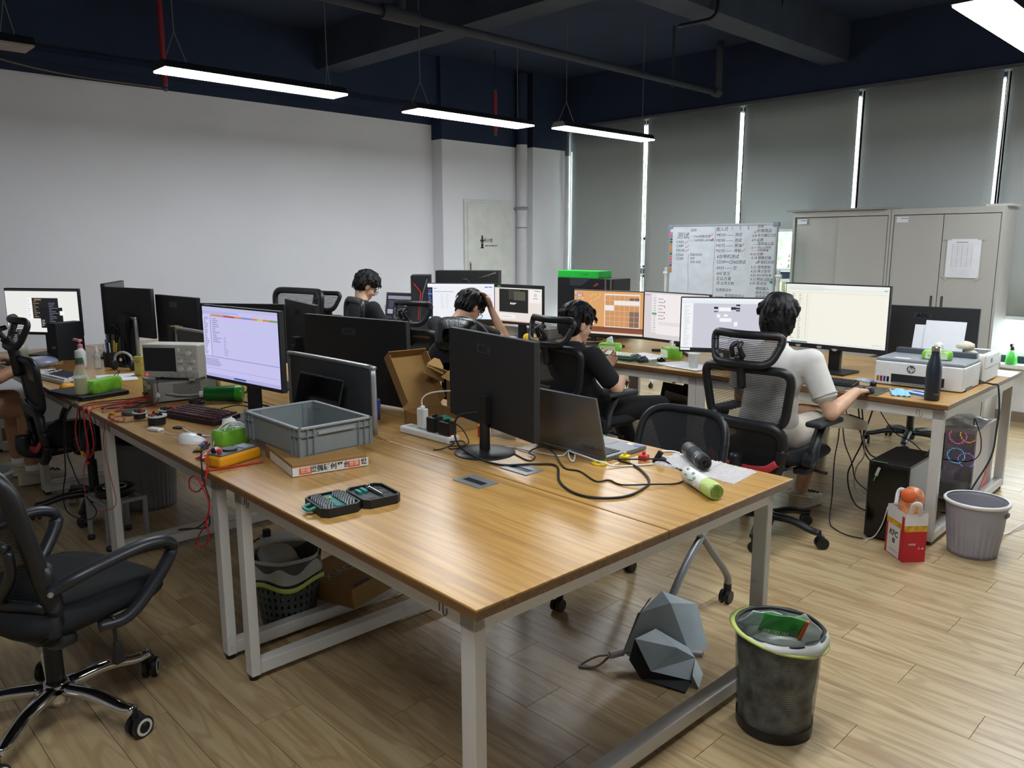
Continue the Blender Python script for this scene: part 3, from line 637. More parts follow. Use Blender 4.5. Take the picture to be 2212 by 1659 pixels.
# ================================================================== chairs
M_net = netting('black_mesh_weave', '#14161a', 130, .42)
M_net_tight = netting('dense_black_weave', '#101216', 260, .90)
M_fab = mat('black_seat_fabric', '#0f1114', .9, bump=(.25, 260))
M_frame = mat('black_chair_plastic', '#1a1c20', .42, noise=(.08, 20))
M_redstrap = mat('red_lumbar_strap', '#b5303a', .5)
def star_base(r, R0, z, m, n_leg=5, a0=0, wheel=.03, chrome=False, hub_z=.095, tip_z=.085):
    MB().lathe([(.001, hub_z-.045), (.035, hub_z-.045), (.042, hub_z-.02), (.042, hub_z+.025), (.03, hub_z+.04), (.001, hub_z+.04)], n=20).o('base_hub', m, r, smooth=True)
    for i in range(n_leg):
        t = a0+i*2*PI/n_leg; d = Vector((math.cos(t), math.sin(t), 0)); s_ = Vector((-d.y, d.x, 0))
        mid = .062 if not chrome else .04
        MB().tube([d*.03+Vector((0,0,hub_z+.01)), d*R0*.5+Vector((0,0,hub_z+.012)), d*R0*.85+Vector((0,0,hub_z-.012)), d*R0+Vector((0,0,tip_z-.005))], lambda q: .021-.006*q, 8, smooth=4, flat=1.35).o('base_leg', m, r, smooth=True)
        cs = MB(); a = t+.9+i*1.7; w_ = Vector((-math.sin(a), math.cos(a), 0)); q = d*R0+Vector((math.cos(a), math.sin(a), 0))*.012
        for k in (-1, 1): cs.cyl(q+w_*(k*.008)+Vector((0,0,wheel)), q+w_*(k*.024)+Vector((0,0,wheel)), wheel, n=16)
        cs.cyl(d*R0+Vector((0,0,wheel)), d*R0+Vector((0,0,tip_z)), .009, n=8)
        cs.tube([q+w_*-.02+Vector((0,0,wheel*1.15)), q+Vector((0,0,wheel*2.15)), q+w_*.02+Vector((0,0,wheel*1.15))], .012, 6)
        c_ = cs.o('caster', M_blk, r, auto=40)
        if chrome:
            for k in (-1, 1):
                mm = Matrix((( math.cos(a), 0, w_.x), (math.sin(a), 0, w_.y), (0, 1, 0)))
                MB().lathe([(wheel*.55, -.001), (wheel*.8, -.001), (wheel*.8, .001), (wheel*.55, .001)], q+w_*(k*.0248)+Vector((0,0,wheel)), 18, mm).o('wheel_ring', mat('pale_wheel_ring', '#d7d8d2', .4), c_)
def ring(r, name, hw0, hw1, z0, z1, xf, m, rad=.018, flat=1.0, rnd=.09, n=7):
    """closed rounded frame in a curved back plane; hw0 bottom half-width, hw1 top half-width"""
    pts = []
    def P(y, z): return Vector((xf(y, z), y, z))
    cs = [(-hw0, z0), (hw0, z0), (hw1, z1), (-hw1, z1)]
    N = len(cs); path = []
    for i in range(N):
        p, a, b = Vector(cs[i]), Vector(cs[i-1]), Vector(cs[(i+1) % N])
        u, v = (a-p).normalized(), (b-p).normalized()
        for t in (0, .25, .5, .75, 1):
            q = p+u*rnd*(1-t)**2+v*rnd*t**2; path.append(q)
        e = b-v*0; L = (b-p).length
        for t in (.35, .5, .65): path.append(p+(b-p)*t)
    MB().tube([P(*q) for q in path], rad, 8, closed=True, smooth=2, flat=flat, up=(1,0,0)).o(name, m, r, smooth=True)
def web(r, name, hw0, hw1, z0, z1, xf, m, nu=14, nv=10):
    k = MB()
    def fn(u, v):
        z = z0+(z1-z0)*v; hw = hw0+(hw1-hw0)*v; e = 1-.10*max(0, abs(v-.5)*2-.75)*4*.25; y = (-1+2*u)*hw*e
        return Vector((xf(y, z)+.002, y, z))
    k.grid(fn, nu, nv); k.uv = lambda c: (c.y, c.z)
    return k.o(name, m, r, smooth=True)
def seat_pad(r, cx, hw, hd, z, th=.06, m=None):
    def fn(u, v):
        t = 2*PI*u; e = .45; c_, s_ = math.cos(t), math.sin(t)
        x = math.copysign(abs(c_)**e, c_)*hd; y = math.copysign(abs(s_)**e, s_)*hw; k = 1-.08*(2*v-1)**2
        zz = z+(v-.5)*th-.02*max(0, x/hd-.6)*2.5
        return Vector((cx+x*k, y*k, zz))
    k = MB().grid(fn, 32, 6, True); n0 = len(k.v); k.f.append(list(range(31, -1, -1))); k.c.append(None); k.f.append(list(range(n0-32, n0))); k.c.append(None)
    return k.o('seat', m or M_fab, r, auto=60)
def ergo_chair(lab, loc, rz, head=True, a0=-PI/2, red=True, seat_z=.47, tight=False, arm_y=.275, strap_cloth=False, headz=0, group='black mesh office chairs'):
    """office chair facing local +X"""
    r = T('office_chair', lab, 'chair', (loc[0], loc[1], 0), rz, group)
    star_base(r, .30, 0, M_frame, a0=a0)
    g = MB(); g.cyl((0,0,.1), (0,0,.30), .026, n=14); g.cyl((0,0,.28), (0,0,seat_z-.05), .017, n=12); g.o('gas_column', M_blk, r, auto=40)
    k = MB(); k.b2((-.12, -.10, seat_z-.085), (.12, .10, seat_z-.035)); k.b2((-.05, -.22, seat_z-.075), (.05, .22, seat_z-.05)); k.o('tilt_mechanism', M_frame, r, bevel=.012)
    MB().tube([(.03, -.1, seat_z-.07), (.03, -.28, seat_z-.08), (.03, -.30, seat_z-.08)], .008, 8).o('height_lever', M_blk, r)
    seat_pad(r, .03, .245, .245, seat_z)
    MB().b2((-.20, -.20, seat_z-.05), (.22, .20, seat_z-.03)).o('seat_pan', M_frame, r, bevel=.015)
    xb = lambda y, z: -.235-.06*(z-.40)/.5+.9*y*y*.55
    nm = M_net_tight if tight else M_net
    ring(r, 'lumbar_frame', .17, .225, .36, .645, lambda y, z: xb(y, z)-.025, M_frame, .021, 1.5, .11)
    web(r, 'lumbar_mesh', .16, .21, .375, .63, lambda y, z: xb(y, z)-.005, M_net_tight)
    ring(r, 'back_frame', .20, .245, .645, .925, xb, M_frame, .019, 1.2, .07)
    web(r, 'back_mesh', .195, .238, .65, .92, xb, nm)
    if red:
        MB().tube([(xb(.18, .47)-.05, .19, .475), (xb(.12, .44)-.055, .13, .435), (xb(0, .42)-.06, 0, .425), (xb(.12, .44)-.055, -.13, .435), (xb(.18, .47)-.05, -.19, .475)], .006, 8, flat=3.2, up=(1,0,0)).o('lumbar_strap', M_redstrap, r, smooth=True)
    k = MB(); k.tube([(-.10, 0, seat_z-.07), (-.25, 0, seat_z-.075), (-.325, 0, .42), (-.325, 0, .50)], .03, 10, flat=1.3, up=(0,1,0)); k.o('back_spine', M_frame, r, smooth=True)
    for s_ in (-1, 1):
        a = MB(); a.tube([(-.10, s_*.20, seat_z-.06), (-.10, s_*(arm_y+.0), seat_z-.04), (-.07, s_*arm_y, .54), (-.01, s_*arm_y, .635)], .018, 8, flat=1.5); a.cyl((-.10, s_*(arm_y-.03), .47), (-.10, s_*(arm_y+.02), .47), .036, n=16)
        a.o('arm_post', M_frame, r, auto=50)
        MB().box((.02, s_*arm_y, .652), (.25, .085, .028)).o('arm_pad', mat('soft_arm_pad', '#24262b', .6), r, bevel=.012, seg=3)
    if head:
        h = headz
        xh = lambda y, z: xb(0, .9)-.045+1.6*y*y+.25*(z-h-1.02)
        ring(r, 'headrest_frame', .15, .195, .955+h, 1.095+h, xh, M_frame, .016, 1.25, .05)
        web(r, 'headrest_mesh', .145, .19, .96+h, 1.09+h, xh, M_net, 10, 5)
        k = MB(); k.tube([(xb(0, .9)-.015, 0, .83), (xb(0, .9)-.03, 0, .93+h), (xb(0, .9)-.06, 0, 1.00+h)], .02, 8, flat=1.4, up=(0,1,0)); k.tube([(xb(0,.9)-.06, -.03, .99+h), (xb(0,.9)-.085, -.02, 1.04+h), (xb(0,.9)-.05, -.01, 1.055+h)], .012, 8); k.tube([(xb(0,.9)-.06, .03, .99+h), (xb(0,.9)-.085, .02, 1.04+h), (xb(0,.9)-.05, .01, 1.055+h)], .012, 8)
        k.o('headrest_bracket', M_frame, r, smooth=True)
    return r
ergo_chair('black mesh chair with red lumbar strap under the man in white', (3.76, 1.91), R(-2), headz=.0)
ergo_chair('black mesh chair under the man leaning back behind the grey laptop', (3.66, 3.10), R(-6), red=False, tight=True, headz=.0, a0=0)
ergo_chair('black mesh chair under the man holding his head', (3.60, 4.42), R(4), red=False, tight=True, headz=.03, a0=.4)
ergo_chair('black mesh chair with a draped jacket strap under the man by the wall', (3.80, 5.86), R(2), red=False, headz=.03, a0=.2)
ergo_chair('black mesh chair with headrest at the left edge behind the front chair', (1.32, 4.85), R(-4), red=True, headz=.04, a0=R(-115), tight=True)
ergo_chair('empty black mesh chair with a broad top frame against the white wall', (2.98, 5.85), PI+R(8), head=False, red=False).scale = (1.1, 1.3, 1.24)
ergo_chair('empty low-backed mesh chair behind the monitor row, left of the man by the wall', (3.05, 5.22), PI-R(20), head=False, red=False).scale = (1.05, 1.1, 1.19)
ergo_chair('black chair behind the printer desk of which only the foot shows', (6.25, 2.05), PI, head=False, red=False, a0=R(12))
# leather chair between the rows
r = T('leather_chair', 'black padded leather chair with pillow headrest behind the open carton', 'chair', (2.92, 3.70, 0), PI+R(6))
M_leather = mat('black_leather', '#141518', .32, bump=(.2, 60))
star_base(r, .30, 0, M_frame, a0=.3)
MB().cyl((0,0,.1), (0,0,.42), .024, n=12).o('gas_column', M_blk, r, auto=40)
seat_pad(r, .03, .25, .25, .47, .08, M_leather)
def pad(name, hw, z0, z1, x, th, rnd=.5):
    def fn(u, v):
        t = 2*PI*u; c_, s_ = math.cos(t), math.sin(t); q = math.sin(PI*min(max(v, .02), .98))**.35
        y = math.copysign(abs(c_)**rnd, c_)*hw*q; z = (z0+z1)/2+math.copysign(abs(s_)**rnd, s_)*(z1-z0)/2*q
        return Vector((x+(v-.5)*th+.5*y*y-.12*(z-.7), y, z))
    MB().grid(fn, 32, 9, True).o(name, M_leather, r, smooth=True)
pad('backrest', .245, .50, .93, -.22, .09); pad('headrest', .17, .86, 1.08, -.20, .12)
MB().tube([(xx, yy, zz) for xx, yy, zz in ((-.26, -.24, .60), (-.28, -.245, .85), (-.29, -.20, 1.0), (-.29, 0, 1.08), (-.29, .20, 1.0), (-.28, .245, .85), (-.26, .24, .60))], .006, 6).o('piping', mat('grey_piping', '#5b5d60', .5), r, smooth=True)
for s_ in (-1, 1):
    MB().tube([(-.15, s_*.25, .46), (-.12, s_*.29, .55), (-.05, s_*.29, .66), (.12, s_*.29, .66), (.15, s_*.27, .46)], .02, 8).o('arm_loop', M_frame, r, smooth=True)

# front-left task chair: chrome foot, loop arms
r = T('task_chair', 'black mesh task chair with chrome foot and loop arms in the lower left corner', 'chair', (.565, 2.70, 0), R(18))
star_base(r, .31, 0, M_chrome, a0=R(-8), wheel=.034, chrome=True, hub_z=.105, tip_z=.10)
g = MB(); g.cyl((0,0,.12), (0,0,.33), .027, n=16); g.cyl((0,0,.33), (0,0,.43), .02, n=14); g.o('gas_column', M_blk, r, auto=40)
MB().tube([(.05, -.08, .40), (.05, -.24, .395), (.05, -.25, .37), (.05, -.255, .30)], .006, 8).o('height_lever', M_blk, r, smooth=True)
MB().taper((.05, -.256, .245), (.034, .030), (.05, -.256, .315), (.018, .016)).o('lever_grip', M_blk, r, bevel=.004)
seat_pad(r, .05, .25, .25, .43, .075)
MB().b2((-.15, -.19, .365), (.23, .19, .397)).o('seat_pan', M_frame, r, bevel=.015)
xb = lambda y, z: -.125-.10*(z-.45)/.45+.7*y*y
ring(r, 'back_frame', .205, .20, .42, .895, xb, M_frame, .024, 1.6, .08)
web(r, 'back_mesh', .195, .195, .43, .885, lambda y, z: xb(y, z)+.004, netting('black_task_weave', '#111317', 170, .62))
k = MB()
for s_ in (-1, 1): k.tube([(xb(.06, .44)-.02, s_*.05, .43), (xb(.08, .5)-.035, s_*.06, .50), (xb(.16, .62)-.035, s_*.15, .60), (xb(.17, .7)-.03, s_*.17, .68)], .014, 8, flat=1.5, up=(1,0,0))
k.tube([(xb(.17, .7)-.03, -.17, .68), (xb(.1, .72)-.035, -.1, .705), (xb(0, .73)-.04, 0, .71), (xb(.1, .72)-.035, .1, .705), (xb(.17, .7)-.03, .17, .68)], .014, 8, flat=1.5, up=(1,0,0))
k.tube([(xb(.2, .5)-.01, -.2, .48), (xb(0, .5)-.04, 0, .485), (xb(.2, .5)-.01, .2, .48)], .014, 8, flat=1.5, up=(1,0,0)); k.o('lumbar_support', M_frame, r, smooth=True)
for s_ in (-1, 1):
    MB().tube([(xb(.22, .56)-.01, s_*.235, .545), (-.05, s_*.285, .585), (.12, s_*.305, .61), (.215, s_*.305, .595), (.235, s_*.30, .55), (.17, s_*.285, .46), (.09, s_*.265, .385), (.02, s_*.22, .37)], .019, 10, flat=1.35, smooth=6).o('arm_loop', mat('grey_black_arm', '#23252a', .38), r, smooth=True)
    k = MB(); k.tube([(xb(.21, .60), s_*.21, .62), (xb(.215, .5), s_*.215, .48), (-.12, s_*.215, .39), (-.06, s_*.20, .37)], .026, 8, flat=1.2, smooth=4); k.o('back_bracket', M_frame, r, smooth=True)
    MB().cyl((xb(.22, .56)-.025, s_*.262, .55), (xb(.22, .56)-.025, s_*.268, .55), .008, n=10).o('bolt_hole', M_alu, r)
# training chair with grey tube legs, tucked under the front desk
r = T('training_chair', 'black mesh chair with grey tube legs on casters under the front desk', 'chair', (2.60, 1.85, 0), PI+R(4))
M_tube = mat('grey_tube_paint', '#8d9094', .38, metal=.3)
seat_pad(r, .02, .23, .225, .455, .05)
for s_ in (-1, 1):
    y = s_*.235
    MB().tube([(-.20, y*.9, .45), (-.10, y, .41), (.10, y*1.02, .28), (.265, y*1.05, .13), (.28, y*1.05, .075)], .0155, 10, smooth=5).o('front_leg', M_tube, r, smooth=True)
    MB().tube([(.16, y*.9, .41), (.02, y, .40), (-.12, y*1.02, .27), (-.25, y*1.05, .13), (-.265, y*1.05, .075)], .0155, 10, smooth=5).o('rear_leg', M_tube, r, smooth=True)
    for xx in (.28, -.265):
        c_ = MB()
        for k in (-1, 1): c_.cyl((xx+.01, y*1.05+k*.006, .028), (xx+.01, y*1.05+k*.022, .028), .028, n=16)
        c_.cyl((xx, y*1.05, .03), (xx, y*1.05, .085), .017, n=10); c_.o('caster', M_blk, r, auto=40)
xb2 = lambda y, z: -.235-.10*(z-.5)/.36+.8*y*y
ring(r, 'back_frame', .215, .205, .48, .805, xb2, M_frame, .015, 1.2, .11)
web(r, 'back_mesh', .205, .195, .48, .80, xb2, M_net_tight)
for s_ in (-1, 1): MB().tube([(-.12, s_*.21, .40), (-.20, s_*.21, .43), (-.235, s_*.215, .53), (-.24, s_*.22, .60)], .016, 8).o('back_post', M_tube, r, smooth=True)

# ================================================================== people
M_skin = mat('skin', '#c99f83', .55, noise=(.05, 20), sub=.08)
M_skin2 = mat('tanned_skin', '#a97a5c', .55, noise=(.05, 20), sub=.05)
M_hair = mat('black_hair', '#0a090b', .55, spec=.3, noise=(.3, 60), bump=(.35, 160))
M_tee = mat('black_tee_cotton', '#101216', .9, bump=(.35, 14))
M_polo = mat('white_polo_cotton', '#cfcdc9', .85, bump=(.3, 16))
M_trou = mat('black_trousers', '#0b0c0f', .9, bump=(.4, 12))
M_short = mat('beige_shorts', '#b9b2a6', .9, bump=(.35, 14))
def skinned(k, name, m, parent, vox, it=3, fac=.5):
    o = k.o(name, m, parent)
    q = o.modifiers.new('remesh', 'REMESH'); q.mode = 'VOXEL'; q.voxel_size = vox; q.use_smooth_shade = True
    q = o.modifiers.new('smooth', 'SMOOTH'); q.factor = fac; q.iterations = it
    return o
def hand(k, w, d, nrm, thumb, curl=.35, spread=.0):
    """w wrist, d pointing direction, nrm palm normal (out of the palm), thumb = +1/-1 side"""
    w, d, nrm = Vector(w), Vector(d).normalized(), Vector(nrm).normalized(); nrm = (nrm-d*nrm.dot(d)).normalized(); s_ = d.cross(nrm)*thumb
    for t in (-1, -.35, .35, 1): k.cap(w+s_*.012*t, w+d*.085+s_*.030*t, .017, .0125, 8)
    for i, (off, L) in enumerate(((.032, .072), (.011, .08), (-.010, .075), (-.030, .058))):
        p = w+d*.085+s_*off; a = 0; dd = d+s_*off*spread*10
        for j, q in enumerate((.42, .32, .26)):
            a += curl*(.8 if j == 0 else 1); v = (dd.normalized()*math.cos(a)+nrm*math.sin(a)); e = p+v*L*q*1.1
            k.cap(p, e, .0088-.0008*j, .0080-.0008*j, 8); p = e
    p = w+d*.025+s_*.022
    for q, v in ((.045, d*.6+s_*.8+nrm*.25), (.032, d*.85+s_*.35+nrm*.4), (.026, d*.95+nrm*.3)):
        e = p+v.normalized()*q; k.cap(p, e, .0115, .0095, 8); p = e
def head(k, M):
    def E(c, r): 
        n0 = len(k.v); k.ell(c, r, n=14, k=10)
        for i in range(n0, len(k.v)): k.v[i] = M @ k.v[i]
    E((-.005, 0, .02), (.094, .074, .098)); E((.028, 0, -.03), (.066, .060, .082)); E((.040, 0, -.083), (.048, .044, .034)); E((.074, 0, -.102), (.020, .022, .018))
    E((.093, 0, -.022), (.012, .012, .022)); E((.099, 0, -.036), (.013, .016, .010)); E((.078, 0, .012), (.018, .048, .014)); E((.087, 0, -.066), (.010, .022, .006)); E((.084, 0, -.077), (.010, .018, .006))
    for s_ in (-1, 1): E((-.004, s_*.074, -.018), (.018, .010, .031)); E((.066, s_*.034, -.034), (.02, .018, .018))
def hairdo(M, parent, seed, fringe=.5, length=.0):
    rg = random.Random(seed); k = MB()
    def E(c, r):
        n0 = len(k.v); k.ell(c, r, n=16, k=10)
        for i in range(n0, len(k.v)): k.v[i] = M @ k.v[i]
    E((-.012, 0, .046), (.104, .088, .092)); E((-.042, 0, -.008-length*.5), (.070, .080, .088+length*.5)); E((.052, 0, .066), (.050, .066, .040))
    for i in range(150):
        a = rg.uniform(-PI, PI); el = rg.uniform(.15, 1.35)
        base = Vector((-.012+.104*math.cos(el)*math.cos(a), .088*math.cos(el)*math.sin(a), .046+.092*math.sin(el)))
        front = math.cos(a)
        L = rg.uniform(.05, .085)
        out = Vector((math.cos(a), math.sin(a), 0))*.010+Vector((0, 0, -L*(1.1-el*.5)))
        if front > .6: out = Vector((.022, rg.uniform(-.015, .015), -L*fringe))
        elif front < -.4: out.z -= .01+length*.6
        tip = base+out+Vector((rg.uniform(-.01, .01), rg.uniform(-.01, .01), rg.uniform(-.004, .008)))
        mid = (base+tip)/2+Vector((math.cos(a), math.sin(a), 0))*.012+Vector((0, 0, .006))
        n0 = len(k.v); k.tube([base-Vector((math.cos(a), math.sin(a), .3))*.01, mid, tip], lambda q: .0105-.0075*q, 6, smooth=2)
        for j in range(n0, len(k.v)): k.v[j] = M @ k.v[j]
    for i in range(90):
        a = rg.uniform(PI*.42, PI*1.58); z0 = rg.uniform(-.02, .07); L = rg.uniform(.05, .09)
        q = lambda z: Vector((-.042+.074*math.cos(a)*math.sqrt(max(.05, 1-((z+.008)/.11)**2)), .084*math.sin(a)*math.sqrt(max(.05, 1-((z+.008)/.11)**2)), z))
        pts = [q(z0), q(z0-L*.5)+Vector((0, rg.uniform(-.006, .006), 0)), q(z0-L*.9)+Vector((rg.uniform(-.004, .004), rg.uniform(-.008, .008), -.006-length*.3))]
        n0 = len(k.v); k.tube(pts, lambda t: .009-.0062*t, 6, smooth=2)
        for j in range(n0, len(k.v)): k.v[j] = M @ k.v[j]
    return skinned(k, 'hair', M_hair, parent, .0042, 1, .3)
def face_bits(M, parent, glasses=False, earbud=False):
    for s_ in (-1, 1):
        k = MB(); k.ell((.078, s_*.030, -.010), (.011, .013, .009), n=12, k=8); k.v = [M @ v for v in k.v]; k.o('eye', mat('dark_eye', '#1a1310', .2), parent, smooth=True)
        k = MB(); k.tube([(.086, s_*.014, .010), (.088, s_*.032, .015), (.074, s_*.05, .010)], .004, 6); k.v = [M @ v for v in k.v]; k.o('eyebrow', M_hair, parent)
    if glasses:
        g = MB()
        for s_ in (-1, 1):
            g.tube([(.106, s_*.033+.024*math.cos(t), -.012+.021*math.sin(t)) for t in [2*PI*i/12 for i in range(12)]], .0016, 6, closed=True, smooth=2)
            g.tube([(.103, s_*.056, -.006), (.05, s_*.077, -.002), (-.01, s_*.080, -.004)], .0016, 6)
        g.tube([(.107, -.010, -.008), (.11, 0, -.004), (.107, .010, -.008)], .0016, 6)
        g.v = [M @ v for v in g.v]; g.o('glasses', mat('dark_glasses_frame', '#2a2c33', .3, metal=.4), parent, smooth=True)
        g = MB()
        for s_ in (-1, 1): g.lathe([(.0001, 0), (.022, 0)], (.106, s_*.033, -.012), 12, Matrix.Rotation(PI/2, 3, 'Y'))
        g.v = [M @ v for v in g.v]; l_ = g.o('lenses', film('lens_glass', '#dfe6ea', .85, .03), parent)
def person(lab, loc, rz, P, top=M_tee, bottom=M_trou, skin=M_skin, shorts=False, seed=1, glasses=False, shoes='clog', fringe=.55, length=0, hands=None, sleeve=.62, short_len=.98):
    """P: joints in local space (x forward, y left, z up, origin on the floor under the hips)"""
    r = T('person', lab, 'person', (loc[0], loc[1], 0), rz, 'people at the desks')
    V = {k: Vector(v) for k, v in P.items() if k not in ('hp', 'hy', 'hr')}
    hd = V['head']; M = Matrix.Translation(hd) @ Euler((P.get('hr', 0), P.get('hp', 0), P.get('hy', 0))).to_matrix().to_4x4()
    sk = MB(); head(sk, M)
    sk.cap(V['neck']+(V['chest']-V['neck'])*.25, hd+(M.to_3x3() @ Vector((-.02, 0, -.06))), .058, .052)
    for s_ in ('r', 'l'):
        sh, el, wr = V['sh_'+s_], V['el_'+s_], V['wr_'+s_]
        sk.cap(sh+(el-sh)*.25, el, .044, .037); sk.cap(el, el+(wr-el)*.45, .039, .037); sk.cap(el+(wr-el)*.4, wr, .037, .025)
        d, n_, c_ = hands[s_] if hands and s_ in hands else ((wr-el), (0, 0, -1), .35)
        hand(sk, wr, d, n_, 1 if s_ == 'r' else -1, c_)
        if shorts: kn, an = V['kn_'+s_], V['an_'+s_]; sk.cap(kn+(an-kn)*.05, kn+(an-kn)*.45, .055, .055); sk.cap(kn+(an-kn)*.4, an, .055, .034); sk.cap(V['hip']+Vector((.10, -.09 if s_ == 'r' else .09, -.01)), kn, .075, .060)
    body = skinned(sk, 'body', skin, r, .0058, 3, .5)
    hairdo(M, r, seed, fringe, length); face_bits(M, r, glasses)
    t = MB(); hip, ch = V['hip'], V['chest']; up_ = (V['neck']-hip).normalized()
    rot = Vector((0, 0, 1)).rotation_difference(up_).to_matrix()
    t.ell(ch, (.112, .168, .175), rot, 20, 12); t.ell(hip+(ch-hip)*.45, (.112, .150, .19), rot, 20, 12); t.ell(hip+Vector((0, 0, .07)), (.125, .16, .12), rot, 20, 12)
    t.ell(V['neck']-up_*.055, (.07, .10, .055), rot, 16, 10)
    for s_ in ('r', 'l'):
        sh, el = V['sh_'+s_], V['el_'+s_]
        t.cap(ch+(sh-ch)*.55, sh, .085, .068); t.cap(sh, sh+(el-sh)*sleeve, .066, .062); 
        e = sh+(el-sh)*(sleeve+.06); t.cyl(sh+(el-sh)*sleeve, e+(el-sh).normalized()*.012, .060, .0635, 16)
    shirt = skinned(t, 'shirt', top, r, .011, 3, .5)
    if top is M_polo:
        for s_ in ('r', 'l'):
            sh, el = V['sh_'+s_], V['el_'+s_]; d = (el-sh).normalized(); q = Vector((0, 0, 1)).rotation_difference(d).to_matrix()
            MB().lathe([(.058, -.004), (.0655, -.003), (.0655, .004), (.058, .005)], sh+(el-sh)*(sleeve+.04), 24, q).o('cuff_band', mat('grey_cuff', '#b3b1ad', .85), shirt, smooth=True)
        q = Vector((0, 0, 1)).rotation_difference(up_).to_matrix()
        MB().lathe([(.082, -.045), (.072, -.01), (.066, .012), (.061, .012), (.064, -.02)], V['neck']-up_*.005, 24, q).o('collar', top, shirt, smooth=True)
    else:
        q = Vector((0, 0, 1)).rotation_difference(up_).to_matrix()
        MB().lathe([(.078, -.03), (.071, -.012), (.067, -.006), (.065, -.012), (.07, -.03)], V['neck']-up_*.012, 24, q).o('collar', top, shirt, smooth=True)
    b = MB(); b.ell(hip+Vector((0, 0, -.0)), (.14, .172, .10), None, 18, 10)
    for s_, sy in (('r', -1), ('l', 1)):
        kn, an = V['kn_'+s_], V['an_'+s_]; hj = hip+Vector((.02, sy*.09, -.01))
        if shorts: b.cap(hj, hj+(kn-hj)*short_len, .092, .092-.012*short_len)
        else: b.cap(hj, kn, .090, .072); b.cap(kn, an, .070, .058)
    skinned(b, 'shorts' if shorts else 'trousers', bottom, r, .012, 3, .5)
    for s_ in ('r', 'l'):
        an = V['an_'+s_]; td = V.get('toe_'+s_, Vector((1, 0, 0))).normalized(); upv = V.get('sole_'+s_, Vector((0, 0, 1)))
        ms = Matrix((td, upv.cross(td), upv)).transposed()
        if shorts: MB().cap(an+upv*-.02, an+upv*.07, .04, .037).o('sock', mat('white_sock', '#e2e1de', .9), r, smooth=True)
        k = MB()
        def fn(u, v):
            a = 2*PI*u; e = .75; c_, q_ = math.cos(a), math.sin(a)
            x = .055+.14*math.copysign(abs(c_)**e, c_); y = (.048+.010*(x > .05)*min(1, (x-.05)*10))*math.copysign(abs(q_)**e, q_)
            hgt = .085 if x < .03 else .085-.03*(x-.03)/.15
            sc_ = 1-.55*max(0, v-.55)**1.3*1.4
            return Vector((.055+(x-.055)*sc_, y*sc_, -.075+hgt*min(v*1.25, 1)+.0*v))
        k.grid(fn, 24, 9, True); n0 = len(k.v); k.f.append(list(range(23, -1, -1))); k.c.append(None); k.f.append(list(range(n0-24, n0))); k.c.append(None)
        k.v = [an+ms @ v for v in k.v]
        sh = k.o('clog' if shoes == 'clog' else 'shoe', mat('beige_clog', '#c8bfa9', .6) if shoes == 'clog' else M_blk2, r, auto=50)
        if shoes == 'clog':
            k = MB()
            for i, (x, y) in enumerate(((.10, -.02), (.10, .0), (.10, .02), (.125, -.028), (.125, -.01), (.125, .01), (.125, .028), (.15, -.018), (.15, 0), (.15, .018))): k.cyl((x, y, -.012-(x-.1)*.3), (x, y, .001-(x-.1)*.25), .005, n=8)
            k.v = [an+ms @ v for v in k.v]; k.o('vent_holes', mat('dark_hole', '#3a352c', .9), sh)['kind'] = 'stuff'
            MB().tube([an+ms @ Vector(q) for q in ((.03, -.052, -.02), (-.04, -.05, -.0), (-.095, 0, .012), (-.04, .05, .0), (.03, .052, -.02))], .006, 8, flat=1.8).o('heel_strap', mat('beige_clog'), sh, smooth=True)
    return r
BASE = dict(hip=(-.04, 0, .56), chest=(-.02, 0, .86), neck=(.0, 0, 1.03), head=(.035, 0, 1.155), sh_r=(.0, -.185, .955), sh_l=(.0, .185, .955), el_r=(.05, -.25, .69), el_l=(.05, .25, .69), wr_r=(.29, -.2, .77), wr_l=(.29, .2, .77), kn_r=(.40, -.13, .53), kn_l=(.40, .13, .53), an_r=(.40, -.14, .085), an_l=(.40, .14, .085), hp=.15)
def pose(**k): d = dict(BASE); d.update(k); return d
person('man in a white polo shirt and beige shorts using a mouse', (3.78, 1.92), 0, pose(head=(.01, .0, 1.145), neck=(-.015, 0, 1.02), chest=(-.03, 0, .86), sh_r=(.0, -.19, .945), sh_l=(.0, .19, .945), el_r=(-.01, -.315, .70), wr_r=(.25, -.325, .775), el_l=(.10, .24, .70), wr_l=(.32, .12, .775), kn_r=(.42, -.05, .53), an_r=(.50, .05, .085), toe_r=(1, -.15, 0), kn_l=(.43, .16, .56), an_l=(.46, -.13, .60), toe_l=(.75, -.66, -.1), sole_l=(.1, .0, .99), hp=.10, hy=.35),
       M_polo, M_short, M_skin, True, 11, hands={'r': ((1, .12, -.05), (0, 0, -1), .28), 'l': ((1, -.3, 0), (0, 0, -1), .3)}, length=.02, fringe=.4, sleeve=.62)
person('man in a black tee slumped in his chair before the orange calendar', (3.61, 3.11), R(-8), pose(hip=(.02, 0, .53), chest=(-.055, 0, .79), neck=(-.06, 0, .94), head=(-.02, 0, 1.055), sh_r=(-.06, -.19, .87), sh_l=(-.06, .19, .87), el_r=(.06, -.27, .675), wr_r=(.25, -.12, .70), el_l=(.07, .25, .67), wr_l=(.26, .10, .74), kn_r=(.46, -.24, .52), an_r=(.60, -.27, .12), kn_l=(.44, .14, .52), an_l=(.62, .14, .10), hp=.28, hy=-.15),
       M_tee, M_trou, M_skin, False, 22, shoes='shoe', hands={'r': ((.7, .6, -.2), (0, .3, -1), .5), 'l': ((.6, -.5, .5), (0, -.5, .5), .5)}, length=.015, sleeve=.66)
